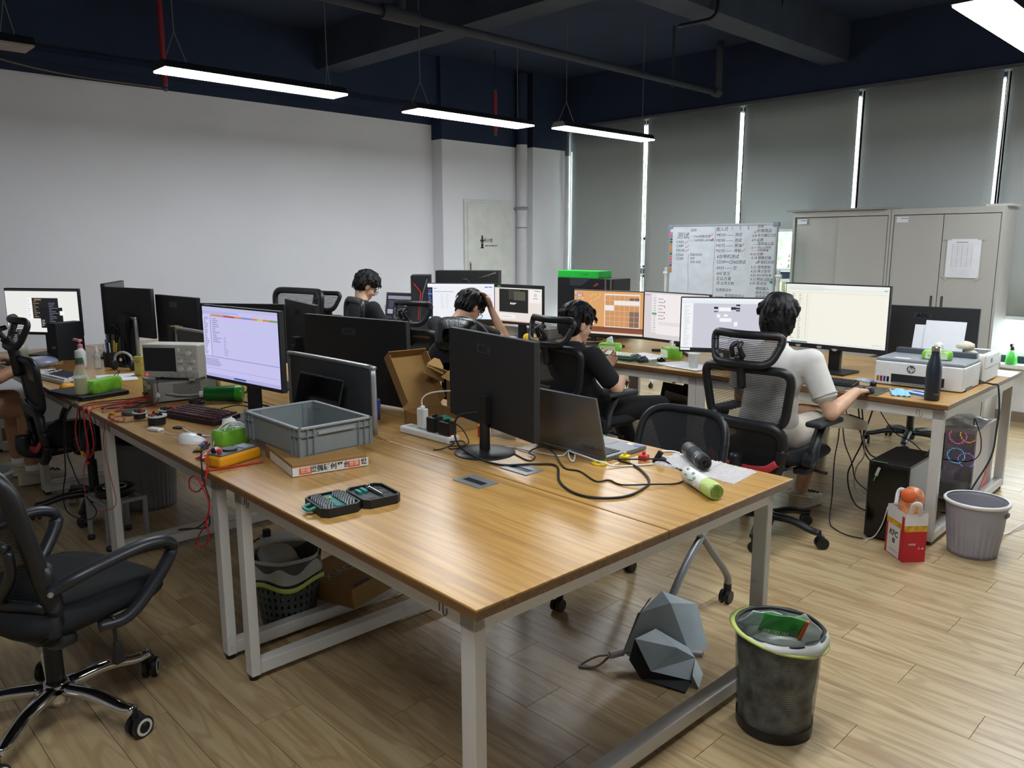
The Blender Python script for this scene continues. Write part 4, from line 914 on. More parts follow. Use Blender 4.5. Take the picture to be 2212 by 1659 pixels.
person('man in a black tee bent forward with one hand on his head', (3.57, 4.42), R(4), pose(hip=(-.02, 0, .56), chest=(.10, 0, .84), neck=(.20, 0, .985), head=(.315, -.01, 1.065), sh_r=(.14, -.18, .93), sh_l=(.14, .18, .93), el_r=(.49, -.22, .80), wr_r=(.425, -.125, 1.04), el_l=(.40, .26, .78), wr_l=(.56, .12, .80), hp=.75, hy=-.05),
       M_tee, M_trou, M_skin, False, 33, True, 'shoe', hands={'r': ((-.25, .30, 1), (-.9, .35, .2), .35)}, fringe=.75, sleeve=.6)
person('man in a black tee with glasses looking down, against the white wall', (3.80, 5.80), R(-4), pose(hip=(-.05, 0, .57), chest=(.01, 0, .89), neck=(.03, 0, 1.06), head=(.085, 0, 1.175), sh_r=(.03, -.19, .985), sh_l=(.03, .19, .985), el_r=(.15, -.25, .73), wr_r=(.34, -.15, .80), el_l=(.15, .25, .73), wr_l=(.34, .15, .80), hp=.62, hy=-.25),
       M_tee, M_trou, M_skin, False, 44, True, 'shoe', fringe=.5, sleeve=.75)
person('person mostly cut off by the left edge, with one hand on the far desk', (.78, 5.78), R(4), pose(el_r=(.25, -.20, .72), wr_r=(.46, -.10, .785), kn_r=(.40, -.14, .50), hp=.3), M_tee, mat('dark_purple_shorts', '#3d3442', .9), M_skin2, True, 55, short_len=.45, hands={'r': ((1, .2, -.1), (0, 0, -1), .3)})

# ================================================================== small things
DZ = .745
def cable(name, lab, pts, rad, m, n=6, smooth=6, group=None): return tag(MB().tube(pts, rad, n, smooth=smooth).o(name, m, None, smooth=True), lab, 'cable', group)
def slab(pts, z, th, r, name, m, bevel=0): return MB().prism(pts, z, z+th).o(name, m, r, bevel=bevel)
def keyboard(lab, loc, rz, L, D, mcase, mkeys, rowsn=5, cols=15, alt=None, th=.022, tilt=.05, single=True, group='keyboards'):
    r = T('keyboard', lab, 'keyboard', loc, rz, group); k = MB(); k.prism([(-D/2, 0), (D/2, 0), (D/2, th+.012), (-D/2, th)], -L/2, L/2, Matrix(((1,0,0,0),(0,0,1,0),(0,1,0,0),(0,0,0,1))))
    k.o('case', mcase, r, bevel=.004)
    pw, pd = (L-.02)/cols, (D-.016)/rowsn; km = {}
    many = MB()
    for j in range(rowsn):
        i = 0
        while i < cols:
            wd = 1
            if j == 0 and i == 5: wd = 5
            elif i == 0 and j in (1, 2, 3): wd = 1.5 if j != 1 else 2
            elif i+1.6 >= cols: wd = cols-i
            x = -D/2+.008+pd*(j+.5); y = L/2-.01-pw*(i+wd/2); z = th+.001+.012*(x+D/2)/D
            dark = alt is not None and ((j == 0) or i < .5 or i+wd >= cols-.1)
            if single:
                key = (round(wd, 2))
                if key not in km:
                    b = MB(); b.taper((0, 0, 0), (pd*.9, pw*wd-.0025), (0, 0, .0085), (pd*.66, pw*wd-.007)); km[key] = b.mesh('key'); 
                me = km[key] if not dark else km.setdefault(('d', key), km[key].copy())
                if not me.materials: me.materials.append(alt if dark else mkeys)
                o = bpy.data.objects.new('key', me); C.objects.link(o); o.parent = r; o.location = (x, y, z); o.rotation_euler = (0, -math.atan2(.012, D), 0)
            else: many.taper((x, y, z), (pd*.86, pw*wd-.003), (x, y, z+.005), (pd*.7, pw*wd-.006))
            i += wd
    if not single: q = many.o('keys', mkeys, r); q['kind'] = 'stuff'
    return r
def mouse(lab, loc, rz, m, L=.115, m2=None, group='computer mice'):
    r = T('computer_mouse', lab, 'mouse', loc, rz, group)
    def fn(u, v):
        a = 2*PI*u; c_, s_ = math.cos(a), math.sin(a); q = max(.02, math.cos(v*PI/2))**.62; x = L/2*math.copysign(abs(c_)**.85, c_)*q; y = (.031-.004*math.cos(2*a))*s_*q
        return Vector((x-.006*v, y, .038*math.sin(v*PI/2)**.85*(1-.22*(x/(L/2))*(1 if x > 0 else .3))))
    k = MB().grid(fn, 28, 9, True); n0 = len(k.v); k.v += [Vector((-.006, 0, .0383))]; 
    for i in range(28): k.f.append([n0-28+i, n0-28+(i+1) % 28, n0]); k.c.append(None)
    k.o('shell', m, r, smooth=True)
    MB().box((L*.26, 0, .031), (.02, .006, .012)).o('scroll_wheel', m2 or M_blk, r, bevel=.002)
    MB().box((L*.33, 0, .0275), (L*.3, .0012, .004), (0, .32, 0)).o('button_gap', mat('dark_seam_grey'), r)
    return r
def tissue(lab, loc, rz, L=.17, W=.10, H=.06, m=None, tip=True, group='green tissue packs'):
    r = T('tissue_pack', lab, 'tissues', loc, rz, group); m = m or mat('green_tissue_film', '#7cc13a', .3, noise=(.28, 14))
    def fn(u, v):
        a = 2*PI*u; e = .35; c_, s_ = math.cos(a), math.sin(a); k = 1-.10*abs(2*v-1)**3
        return Vector((math.copysign(abs(c_)**e, c_)*W/2*k+.002*math.sin(9*a+v*6), math.copysign(abs(s_)**e, s_)*L/2*k, H*v))
    k = MB().grid(fn, 36, 8, True); n0 = len(k.v); k.f.append(list(range(n0-36, n0))); k.c.append(None); k.f.append(list(range(35, -1, -1))); k.c.append(None)
    k.o('wrapper', m, r, auto=50)
    MB().b2((-W/2-.001, -L*.36, H*.15), (-W/2+.004, L*.36, H*.8)).o('label_panel', mat('pale_label', '#dfe6cf', .5), r)
    if tip: MB().grid(lambda u, v: Vector((.03*(u-.5)+.02*v*math.sin(5*u), .07*(u-.5)*(1-.3*v), H-.004+.055*v*(1-.5*abs(u-.4)))), 8, 5).o('tissue_sheet', mat('white_tissue', '#eef0ee', .9), r, smooth=True, solid=.001)
    return r
def bottle(name, lab, cat, loc, prof, m, cap=None, capm=None, extra=None, n=20, group=None):
    r = T(name, lab, cat, loc, 0, group); MB().lathe(prof, n=n).o('bottle_body', m, r, smooth=True)
    if cap: MB().lathe(cap, n=n).o('cap', capm, r, auto=40)
    return r
def sheet(lab, pts, z, m=None, name='paper_sheet', group='loose paper sheets', cat='paper', lines=0):
    c = sum((Vector(p) for p in pts), Vector((0, 0)))/len(pts); r = T(name, lab, cat, (c.x, c.y, z), 0, group)
    P = [Vector(p)-c for p in pts]
    MB().prism([tuple(p) for p in P], .0002, .0012).o('sheet', m or M_paper, r)
    if lines:
        k = MB()
        for i in range(lines):
            t = (i+1)/(lines+1); a = P[0].lerp(P[3], t); b = P[1].lerp(P[2], t); d = (b-a); n_ = Vector((-d.y, d.x)).normalized()*.0016
            a2 = a+d*.1; b2 = a+d*random.uniform(.5, .9); k.quad((a2.x-n_.x, a2.y-n_.y, .0015), (b2.x-n_.x, b2.y-n_.y, .0015), (b2.x+n_.x, b2.y+n_.y, .0015), (a2.x+n_.x, a2.y+n_.y, .0015))
        k.o('printed_lines', mat('grey_print', '#8b8d94', .8), r)['kind'] = 'stuff'
    return r

# ---- front desk
r = T('tool_case', 'open black bit set case with green insert near the front desk edge', 'tool case', (1.255, 1.985, DZ), R(-8))
M_case = mat('black_case_plastic', '#141518', .5, bump=(.15, 200)); M_teal = mat('teal_plastic', '#0f8577', .45); M_bit = mat('steel_bit', '#6c7072', .3, metal=.8)
def octa(cx, hx, hy, c): return [(cx-hx+c, -hy), (cx+hx-c, -hy), (cx+hx, -hy+c), (cx+hx, hy-c), (cx+hx-c, hy), (cx-hx+c, hy), (cx-hx, hy-c), (cx-hx, -hy+c)]
for s_, nm in ((-1, 'base_shell'), (1, 'lid_shell')):
    cx = s_*.0665; k = MB(); o_, i_ = octa(cx, .063, .078, .018), octa(cx, .057, .072, .016); n = 8
    vs = [(p[0], p[1], 0) for p in o_]+[(p[0], p[1], .028) for p in o_]+[(p[0], p[1], .028) for p in i_]+[(p[0], p[1], .018) for p in i_]
    fs = [tuple(range(7, -1, -1)), tuple(range(24, 32))]
    for j in range(3): fs += [(j*8+i, j*8+(i+1) % 8, j*8+8+(i+1) % 8, j*8+8+i) for i in range(8)]
    sh = MB().add(vs, fs).o(nm, M_case, r)
    if s_ < 0:
        slab(octa(cx, .054, .069, .014), .018, .003, r, 'insert', M_teal); MB().b2((cx-.012, -.055, .0211), (cx+.014, .06, .0245)).o('tray', mat('dark_teal_tray', '#0b6a60', .5), r, bevel=.002)
        for g in (-1, 1):
            for rr in range(3):
                for q in range(8):
                    x = cx+g*(.024+rr*.010); y = -.055+q*.0152
                    MB().cyl((x-.003, y-.004, .022), (x+.003, y+.006, .034), .0038, n=6).o('driver_bit', M_bit, r)
        MB().tube([(cx-.062, -.02, .02), (cx-.085, -.018, .016), (cx-.085, .018, .016), (cx-.062, .02, .02)], .005, 6, smooth=3).o('latch', M_teal, r)
        MB().ell((cx, .02, .028), (.004, .004, .004), n=8, k=6).o('tip', mat('yellow_tip', '#d8c21c', .5), r)
    else:
        slab(octa(cx, .054, .069, .014), .018, .002, r, 'insert', mat('dark_grey_insert', '#2b2d31', .5))
        for x, y, w_, h_ in ((cx-.032, .035, .012, .035), (cx-.012, .04, .012, .038)): MB().box((x, y, .023), (w_, h_, .008)).o('bit_holder', M_teal, r, bevel=.001)
        for x, y, w_, h_ in ((cx+.035, .045, .03, .03), (cx+.03, -.012, .035, .018), (cx+.03, -.045, .035, .02), (cx-.02, -.045, .02, .022)): MB().box((x, y, .0204), (w_, h_, .0012)).o('pocket', mat('pocket_black', '#08090a', .6), r)
        MB().cyl((cx+.008, .05, .027), (cx+.012, -.04, .025), .006, .004, 10).o('ratchet_shaft', M_chrome, r, auto=40); MB().ell((cx+.008, .048, .027), (.009, .011, .009), n=12, k=8).o('ratchet_head', M_chrome, r, smooth=True)
MB().cyl((0, -.05, .012), (0, .05, .012), .006, n=10).o('hinge', M_case, r)
for lab, x, y in (('grey cable outlet set in the front desk, nearer one', 1.672, 1.890), ('grey cable outlet set in the front desk, behind the monitor foot', 1.885, 1.886)):
    r = T('cable_outlet', lab, 'cable outlet', (x, y, DZ), aA, 'cable outlets in the front desk'); M_g = mat('grey_outlet_plastic', '#8b8f93', .35, metal=.4)
    k = MB()
    k.b2((-.043, -.068, .0002), (-.018, .068, .003)); k.b2((.012, -.068, .0002), (.043, .068, .003)); k.b2((-.018, -.068, .0002), (.012, -.05, .003)); k.b2((-.018, .05, .0002), (.012, .068, .003)); k.o('frame', M_g, r)
    MB().b2((-.018, -.05, .0002), (.012, .05, .0012)).o('brush_slot', M_blk, r)
# crate on a flat taped box
r = T('flat_box', 'flat cardboard box with printed tape under the grey crate', 'box', (1.425, 2.50, DZ), R(-12)); L_, W_, H_ = .34, .27, .045
MB().b2((-W_/2, -L_/2, 0), (W_/2, L_/2, H_)).o('carton', M_card, r, bevel=.003)
MB().b2((-W_/2, -L_/2-.0012, .003), (W_/2+.004, -L_/2-.0002, H_-.012)).o('tape', mat('white_tape', '#dcdad6', .4), r)
MB().b2((-W_/2-.0012, -.06-.10, .003), (-W_/2-.0002, .10, H_-.012)).o('tape', mat('white_tape'), r)
for x in (-.09, .085): MB().b2((x-.022, -L_/2-.0020, .007), (x+.022, -L_/2-.0013, H_-.016)).o('logo_patch', mat('orange_logo', '#d9622b', .5), r); txt('世强', .018, M_white_pl, r, (x, -L_/2-.0022, .0185), FACE_NY)
txt('世强硬创平台', .024, M_ink, r, (-.002, -L_/2-.0018, .0185), FACE_NY, bold=.0006); txt('世', .024, M_ink, r, (.122, -L_/2-.0018, .0185), FACE_NY, bold=.0006)
r = T('storage_crate', 'empty grey plastic storage crate on the flat taped box', 'crate', (1.475, 2.632, DZ+.0455), R(-1)); M_crate = mat('grey_crate_plastic', '#7c8384', .45, noise=(.04, 20))
A, B, H_ = .152, .217, .105; wl_ = .004
k = MB(); k.b2((-A+.008, -B+.008, 0), (A-.008, B-.008, .005)); k.o('floor_panel', M_crate, r)
for sx, sy in ((1, 0), (-1, 0), (0, 1), (0, -1)):
    if sx: MB().b2((sx*(A-.012), -B+.01, .0), (sx*(A-.008), B-.01, H_-.005)).o('side_wall', M_crate, r)
    else: MB().b2((-A+.01, sy*(B-.012), .0), (A-.01, sy*(B-.008), H_-.005)).o('side_wall', M_crate, r)
k = MB()
k.b2((-A, -B, H_-.008), (-A+.014, B, H_)); k.b2((A-.014, -B, H_-.008), (A, B, H_)); k.b2((-A, -B, H_-.008), (A, -B+.014, H_)); k.b2((-A, B-.014, H_-.008), (A, B, H_)); k.o('rim', mat('grey_crate_rim', '#8f9697', .4), r, bevel=.002)
k = MB()
for s_ in (-1, 1):
    for t in (-B+.004, -B+.035, -B+.065, B-.065, B-.035, B-.004): k.b2((s_*(A-.006)-.006, t-.0015, .0), (s_*(A-.006)+.006, t+.0015, H_-.006))
    for t in (-A+.004, -A+.035, -A+.06, A-.06, A-.035, A-.004): k.b2((t-.0015, s_*(B-.006)-.006, .0), (t+.0015, s_*(B-.006)+.006, H_-.006))
    for a, b in ((-B, -B+.07), (B-.07, B)): k.b2((s_*(A-.006)-.006, a, H_-.034), (s_*(A-.006)+.006, b, H_-.031))
    for a, b in ((-A, -A+.065), (A-.065, A)): k.b2((a, s_*(B-.006)-.006, H_-.034), (b, s_*(B-.006)+.006, H_-.031))
k.o('ribs', M_crate, r)['kind'] = 'stuff'
for s_ in (-1, 1): MB().b2((-.075, s_*(B-.004)-.004, H_-.034), (.075, s_*(B-.004)+.004, H_-.022)).o('handle_lip', mat('grey_crate_rim'), r, bevel=.002)
# open mailer carton with its lid up
r = T('open_carton', 'open brown mailer carton with its lid tilted up beside the power strip', 'box', (2.10, 2.60, DZ), R(-6))
a_, b_, h_ = .098, .14, .062
MB().b2((-a_, -b_, 0), (a_, b_, .003)).o('bottom', M_card_in, r)
for nm, p, q in (('wall', (-a_, -b_, .0), (-a_+.005, b_, h_)), ('wall', (a_-.005, -b_, 0), (a_, b_, h_)), ('wall', (-a_, -b_, 0), (a_, -b_+.005, h_)), ('wall', (-a_, b_-.005, 0), (a_, b_, h_))): MB().b2(p, q).o(nm, M_card, r)
lid = MB().b2((-a_, 0, -.002), (a_, .27, .002)).o('lid', M_card, r, loc=(0, b_, h_), rot=(R(52), 0, 0))
for sx in (-1, 1): MB().prism([(0, 0), (.24, 0), (.255, .015), (.255, .035), (.24, .055), (0, .055)], -.0015, .0015, Matrix(((0,0,1,sx*a_),(1,0,0,.015),(0,1,0,0),(0,0,0,1)))).o('lid_flap', M_card, lid)
MB().b2((-a_, .268, 0), (a_, .272, .055)).o('front_flap', M_card, lid)
txt('♻ ♻ ♻', .018, mat('teal_print', '#3b8f93', .6), r, (.03, -b_-.0006, .035), FACE_NY, name='printed_marks')
tag(MB().b2((-.04, -.035, 0), (.04, .035, .004)).o('circuit_board', mat('green_board', '#1f6b5a', .5, noise=(.5, 120)), None, loc=(2.10, 2.55, DZ+.04), rot=(.3, .1, .4)), 'green circuit board propped inside the open carton', 'circuit board', 'circuit boards')
r = T('upright_carton', 'brown carton standing upright with ear-like flaps behind the round-foot monitor', 'box', (2.28, 2.62, DZ), R(-14))
for p, q in (((-.06, -.10, 0), (-.056, .10, .20)), ((.056, -.10, 0), (.06, .10, .20)), ((-.06, -.10, 0), (.06, -.096, .20)), ((-.06, .096, 0), (.06, .10, .20)), ((-.06, -.10, 0), (.06, .10, .004))): MB().b2(p, q).o('wall', M_card, r)
fl_ = MB().b2((-.115, -.10, -.0015), (0, .10, .0015)).o('top_flap', M_card_in, r, loc=(-.06, 0, .20), rot=(0, R(28), 0))
MB().prism([(0, 0), (.115, 0), (.10, .06), (.075, .095), (.045, .10), (.02, .075)], -.0015, .0015, Matrix(((-1,0,0,0),(0,0,1,.10),(0,1,0,0),(0,0,0,1)))).o('ear_flap', M_card_in, fl_, rot=(R(-25), 0, 0))
MB().prism([(0, 0), (.115, 0), (.09, .07), (.06, .105), (.04, .10), (.02, .06)], -.0015, .0015, Matrix(((-1,0,0,0),(0,0,1,-.10),(0,1,0,0),(0,0,0,1)))).o('ear_flap', M_card_in, fl_, rot=(R(20), 0, 0))
r = T('product_box', 'slim white printed box standing behind the open carton', 'box', (2.31, 2.90, DZ), R(-10)); MB().b2((-.02, -.035, 0), (.02, .035, .15)).o('carton', M_white_pl, r, bevel=.002); txt('机器人电脑套装', .0155, M_ink, r, (-.0206, 0, .12), FACE_NX, bold=.0004); txt('· · · · · ·', .012, M_ink, r, (-.0206, 0, .104), FACE_NX)
tag(MB().lathe([(.001, 0), (.036, 0), (.040, .09), (.037, .09), (.034, .006), (.001, .006)], n=24).o('blue_cup', mat('blue_cup_plastic', '#2e3f93', .4), None, smooth=True, loc=(1.97, 2.93, DZ)), 'blue plastic cup half hidden behind the open carton lid', 'cup')
# power strip and chargers
r = T('power_strip', 'white power strip lying beside the open carton', 'power strip', (1.945, 2.485, DZ), R(2)); MB().b2((-.032, -.155, 0), (.032, .155, .03)).o('body', M_white_pl, r, bevel=.008, seg=3)
for i in range(5): MB().b2((-.018, -.135+i*.055, .0302), (.018, -.095+i*.055, .031)).o('socket', mat('socket_grey', '#bfc0be', .5), r)
MB().box((0, -.145, .031), (.01, .006, .003)).o('indicator', glow('red_led', '#ff5030', 1.2), r)
for lab, y, m, d in (('tall white phone charger plugged in the power strip', 2.525, M_white_pl, (.028, .045, .085)), ('black adapter plugged in the middle of the power strip', 2.445, M_blk, (.052, .05, .062)), ('black adapter plugged in the right end of the power strip', 2.365, M_blk, (.046, .062, .055))):
    r = T('charger', lab, 'charger', (1.945, y, DZ+.0312), R(2), 'chargers in the power strip'); MB().b2((-d[0]/2, -d[1]/2, .001), (d[0]/2, d[1]/2, d[2])).o('body', m, r, bevel=.005); MB().box((0, 0, d[2]+.004), (.02, .012, .01)).o('plug', m, r, bevel=.002)
cable('usb_cable', 'white cable rising from the white charger', [(1.945, 2.525, .862), (1.945, 2.525, .90), (1.97, 2.50, .925), (2.02, 2.44, .935), (2.10, 2.38, .93), (2.14, 2.36, .86), (2.17, 2.34, .75)], .0032, M_cord_w)
cable('power_cable', 'thick black power cable curling over the front desk', [(1.955, 2.16, .90), (1.90, 2.24, .88), (1.885, 2.25, .82), (1.87, 2.20, .77), (1.86, 2.08, .7495), (1.856, 1.989, .7495), (1.881, 1.942, .7495), (1.945, 1.888, .7515), (1.994, 1.82, .7495), (1.864, 1.685, .7495), (1.806, 1.567, .7495), (1.823, 1.485, .7495), (1.899, 1.434, .7495), (2.027, 1.451, .7495), (2.105, 1.501, .7495), (2.19, 1.615, .7495), (2.20, 1.70, .752)], .0042, M_cord_b)
cable('data_cable', 'thin black cable winding over the front desk with a clip', [(1.98, 2.22, .7485), (2.03, 2.14, .7485), (1.975, 1.945, .7485), (2.02, 1.95, .752), (2.04, 2.0, .757), (2.082, 1.973, .775), (2.098, 1.928, .757), (1.998, 1.785, .7485), (2.004, 1.718, .7485), (1.955, 1.604, .7485), (1.995, 1.582, .7485), (1.985, 1.519, .7485), (2.04, 1.447, .754), (2.135, 1.398, .7485), (2.243, 1.442, .7485), (2.285, 1.522, .7485), (2.296, 1.585, .76), (2.24, 1.66, .757), (2.19, 1.71, .757)], .003, M_cord_b)
cable('white_cable', 'white cable knotted before the grey laptop', [(1.93, 2.20, .7485), (2.057, 2.126, .7485), (2.066, 2.007, .752), (2.105, 1.90, .7485), (2.161, 1.913, .752), (2.14, 1.86, .757), (2.082, 1.815, .75), (2.09, 1.84, .753), (2.15, 1.90, .76), (2.13, 1.86, .765), (2.12, 1.80, .765), (2.12, 1.70, .757), (2.15, 1.66, .7485), (2.26, 1.59, .7485)], .0032, M_cord_w)
cable('white_ring_cable', 'white loop of cable near the far edge of the front desk', [(2.44, 1.592, .7485), (2.408, 1.586, .7485), (2.373, 1.614, .7485), (2.388, 1.652, .7485), (2.425, 1.669, .7485), (2.455, 1.645, .7485), (2.455, 1.61, .7485)], .004, M_cord_w)
cable('adapter_cable', 'black adapter lead coiled beside the monitor foot', [(1.965, 2.365, .83), (1.99, 2.33, .80), (2.0, 2.30, .752), (1.95, 2.27, .749), (1.90, 2.30, .749), (1.88, 2.26, .749), (1.93, 2.25, .755), (1.96, 2.29, .76), (1.92, 2.32, .76), (1.90, 2.27, .765), (1.85, 2.29, .749), (1.82, 2.30, .749)], .0025, M_cord_b)
r = T('cable_clip', 'small black cable clip standing near the bubble wrap', 'clip', (2.30, 1.60, DZ)); MB().box((0, 0, .02), (.02, .015, .05), (.4, .3, 0)).o('jaw', M_blk, r, bevel=.003); MB().box((.01, -.012, .01), (.018, .03, .018), (.2, 0, .5)).o('base', M_blk, r, bevel=.003)
# grey laptop
r = T('laptop', 'open grey laptop seen from behind on the front desk', 'laptop', (2.29, 1.91, DZ), R(0)); M_lap = mat('grey_laptop_shell', '#73757a', .35, metal=.6)
MB().b2((-.125, -.178, .002), (.125, .178, .017)).o('base', M_lap, r, bevel=.004)
k = MB()
for j in range(5):
    for i in range(15): k.box((-.095+j*.019, -.145+i*.0205, .0185), (.016, .0175, .002))
k.o('keys', M_blk, r)['kind'] = 'stuff'
MB().b2((.035, -.06, .0172), (.105, .05, .0178)).o('touchpad', mat('touchpad_grey', '#5e6065', .3), r)
MB().b2((.085, -.168, .0172), (.108, -.145, .0178)).o('sticker', mat('blue_sticker', '#2f5fb3', .4), r); MB().b2((.09, -.13, .0172), (.108, -.105, .0178)).o('sticker', M_white_pl, r)
ld = MB().b2((-.004, -.178, 0), (.004, .178, .235)).o('lid', M_lap, r, bevel=.003, loc=(-.122, 0, .018), rot=(0, R(-15), 0))
MB().b2((.0042, -.17, .012), (.0048, .17, .228)).o('display', M_gloss, ld)
txt('ThinkBook', .022, mat('dark_lettering', '#3c3d40', .4), ld, (-.0046, -.118, .028), FACE_NX)
for lab, x, y, c in (('red plastic connector block beside the laptop', 2.29, 1.655, '#c4262d'), ('yellow plastic connector beside the laptop', 2.235, 1.70, '#e0c51d')):
    r = T('connector', lab, 'connector', (x, y, DZ), .3, 'connectors by the laptop'); MB().b2((-.018, -.016, 0), (.018, .016, .02)).o('block', mat('plastic'+c, c, .4), r, bevel=.002); MB().cyl((0, 0, .02), (0, 0, .032), .006, n=10).o('post', mat('plastic'+c), r)
tag(MB().lathe([(.001, 0), (.024, 0), (.025, .008), (.001, .012)], n=20).o('green_disc', mat('green_plastic', '#23a05a', .4), None, smooth=True, loc=(2.44, 1.985, DZ)), 'small green plastic disc behind the laptop keyboard', 'disc')
tag(MB().lathe([(.012, 0), (.03, 0), (.03, .006), (.012, .006)], n=20, close=False).o('yellow_ring', mat('plastic#e0c51d'), None, smooth=True, loc=(2.135, 1.735, DZ)), 'flat yellow plastic ring under the laptop corner', 'ring')
r = T('clear_box', 'clear plastic box behind the round-foot monitor', 'box', (2.20, 2.26, DZ), .1); MB().taper((0, 0, 0), (.10, .13), (0, 0, .05), (.115, .145)).o('tub', film('clear_plastic', '#e9eceb', .55, .12), r, bevel=.004); MB().b2((-.06, -.075, .05), (.06, .075, .056)).o('lid', film('clear_plastic'), r)
tag(MB().b2((-.001, -.03, 0), (.001, .03, .045)).o('red_note', mat('red_print_card', '#c9362e', .6, noise=(.3, 60)), None, loc=(2.10, 2.32, DZ), rot=(0, 0, .2)), 'small red printed card standing behind the monitor foot', 'card')
# bubble wrap, can, bag roll
r = T('bubble_wrap', 'folded sheet of bubble wrap at the far corner of the front desk', 'bubble wrap', (2.38, 1.44, DZ)); M_bub = film('bubble_film', '#e6e2e2', .35, .12, .4)
poly = [(2.27, 1.60), (2.44, 1.615), (2.452, 1.42), (2.445, 1.285), (2.257, 1.267), (2.27, 1.42)]
MB().prism([(p[0]-2.38, p[1]-1.44) for p in poly], .0005, .0015).o('film', M_bub, r)
k = MB()
def inpoly(x, y):
    c = False
    for i in range(len(poly)):
        (x1, y1), (x2, y2) = poly[i], poly[i-1]
        if (y1 > y) != (y2 > y) and x < (x2-x1)*(y-y1)/(y2-y1)+x1: c = not c
    return c
for i in range(26):
    for j in range(38):
        x, y = 2.255+i*.0098+(.0049 if j % 2 else 0), 1.265+j*.0094
        if inpoly(x, y): k.lathe([(.0044, 0), (.0040, .0022), (.0022, .0036), (.0002, .004)], (x-2.38, y-1.44, .0015+(.003 if y > 1.42 else 0)), 6)
k.o('bubbles', M_bub, r, smooth=True)['kind'] = 'stuff'
r = T('spray_can', 'dark grey spray bottle lying on the bubble wrap', 'bottle', (2.365, 1.478, DZ+.034), math.atan2(-.203, -.173)); mm = Matrix.Rotation(PI/2, 3, 'Y')
MB().lathe([(.001, -.115), (.024, -.113), (.027, -.105), (.027, .05), (.0265, .055)], n=24, m=mm).o('bottle_body', mat('dark_grey_can', '#3f4143', .4), r, smooth=True)
MB().lathe([(.0275, .055), (.0275, .075), (.025, .09), (.017, .094), (.017, .10), (.012, .10), (.012, .095), (.001, .095)], n=24, m=mm).o('cap', M_blk, r, auto=40)
MB().lathe([(.0272, -.04), (.0278, -.04), (.0278, .02), (.0272, .02)], n=24, m=mm).o('grip_sleeve', M_blk2, r)
MB().lathe([(.0276, .055), (.028, .057), (.0276, .059)], n=24, m=mm).o('silver_band', M_alu, r)
MB().cyl((.095, 0, 0), (.108, 0, .002), .006, n=10).o('nozzle', M_blk, r)
r = T('bag_roll', 'roll of pale green waste bags near the far corner of the front desk', 'bag roll', (2.122, 1.306, DZ+.028), math.atan2(-.181, -.109))
M_bag = mat('pale_green_bag_roll', '#b7cf7a', .5, bump=(.5, 60)); M_bagp = mat('bag_roll_label', '#d9ddd6', .6, noise=(.12, 40))
MB().lathe([(.001, -.10), (.023, -.10), (.026, -.095), (.026, .035)], n=20, m=mm).o('paper_sleeve', M_bagp, r, smooth=True)
MB().lathe([(.0255, .035), (.028, .05), (.0275, .085), (.025, .10), (.001, .096)], n=20, m=mm).o('roll_end', M_bag, r, smooth=True)
MB().tube([mm @ Vector(((.005+.0018*t)*math.cos(t*2.2), (.005+.0018*t)*math.sin(t*2.2), .099)) for t in [i*.35 for i in range(30)]], .0018, 5, smooth=2).o('spiral_edge', mat('darker_green_spiral', '#87a34a', .6), r)  # darker green spiral line on the roll end
k = MB()
for i in range(9): a = random.uniform(-.5, 2.2); k.ell(mm @ Vector((.0258*math.cos(PI+a), .0258*math.sin(PI+a), random.uniform(-.09, .02))), (.008, .006, .005), n=8, k=5)
k.o('printed_pattern', mat('grey_green_print', '#9aa79c', .6), r)['kind'] = 'stuff'

# ---- second desk: oscilloscope, supply, wires, boards
r = T('power_supply', 'grey bench power supply under the oscilloscope', 'power supply', (1.56, 4.07, DZ), R(-8)); M_ps = mat('warm_grey_case', '#8d8b85', .5)
MB().b2((-.15, -.12, .008), (.15, .12, .105)).o('case', M_ps, r, bevel=.004)
MB().b2((-.156, -.12, .008), (-.15, .12, .105)).o('front_panel', mat('grey_front_panel', '#77756f', .5), r)
MB().b2((-.1575, -.02, .07), (-.1562, .11, .10)).o('display_window', mat('dark_green_window', '#1c3a1c', .15), r)
MB().cyl((-.156, -.06, .08), (-.172, -.06, .08), .014, n=16).o('knob', mat('grey_knob', '#a3a19a', .4), r, auto=40)
for y, c in ((-.02, '#b3191f'), (.02, '#111214'), (.06, '#2b8a4a')): MB().cyl((-.156, y, .03), (-.172, y, .03), .009, n=12).o('terminal', mat('terminal'+c, c, .4), r, auto=40)
k = MB()
for i in range(14):
    for j in range(9): k.cyl((-.06+i*.0095+(.004 if j % 2 else 0), -.1205, .025+j*.008), (-.06+i*.0095+(.004 if j % 2 else 0), -.1215, .025+j*.008), .003, n=6)
k.o('vent_holes', M_blk, r)['kind'] = 'stuff'
MB().tube([(-.10, -.125, .05), (.0, -.13, .03), (.12, -.128, .03)], .006, 6).o('carry_handle', M_ps, r)
for xx in (-.12, .12):
    for yy in (-.09, .09): MB().cyl((xx, yy, 0), (xx, yy, .008), .012, n=10).o('foot', M_blk, r)
r = T('oscilloscope', 'pale grey oscilloscope with dark screen and many knobs', 'oscilloscope', (1.53, 4.03, DZ+.106), R(37)); M_os = mat('pale_instrument_case', '#c3c2bb', .5)
MB().b2((-.045, -.152, .012), (.075, .152, .182)).o('case', M_os, r, bevel=.008, seg=3)
MB().b2((-.0462, -.03, .045), (-.0448, .145, .165)).o('screen', M_gloss, r)
MB().b2((-.0462, -.15, .015), (-.0452, .15, .042)).o('lower_strip', mat('instrument_strip', '#adaca6', .5), r)
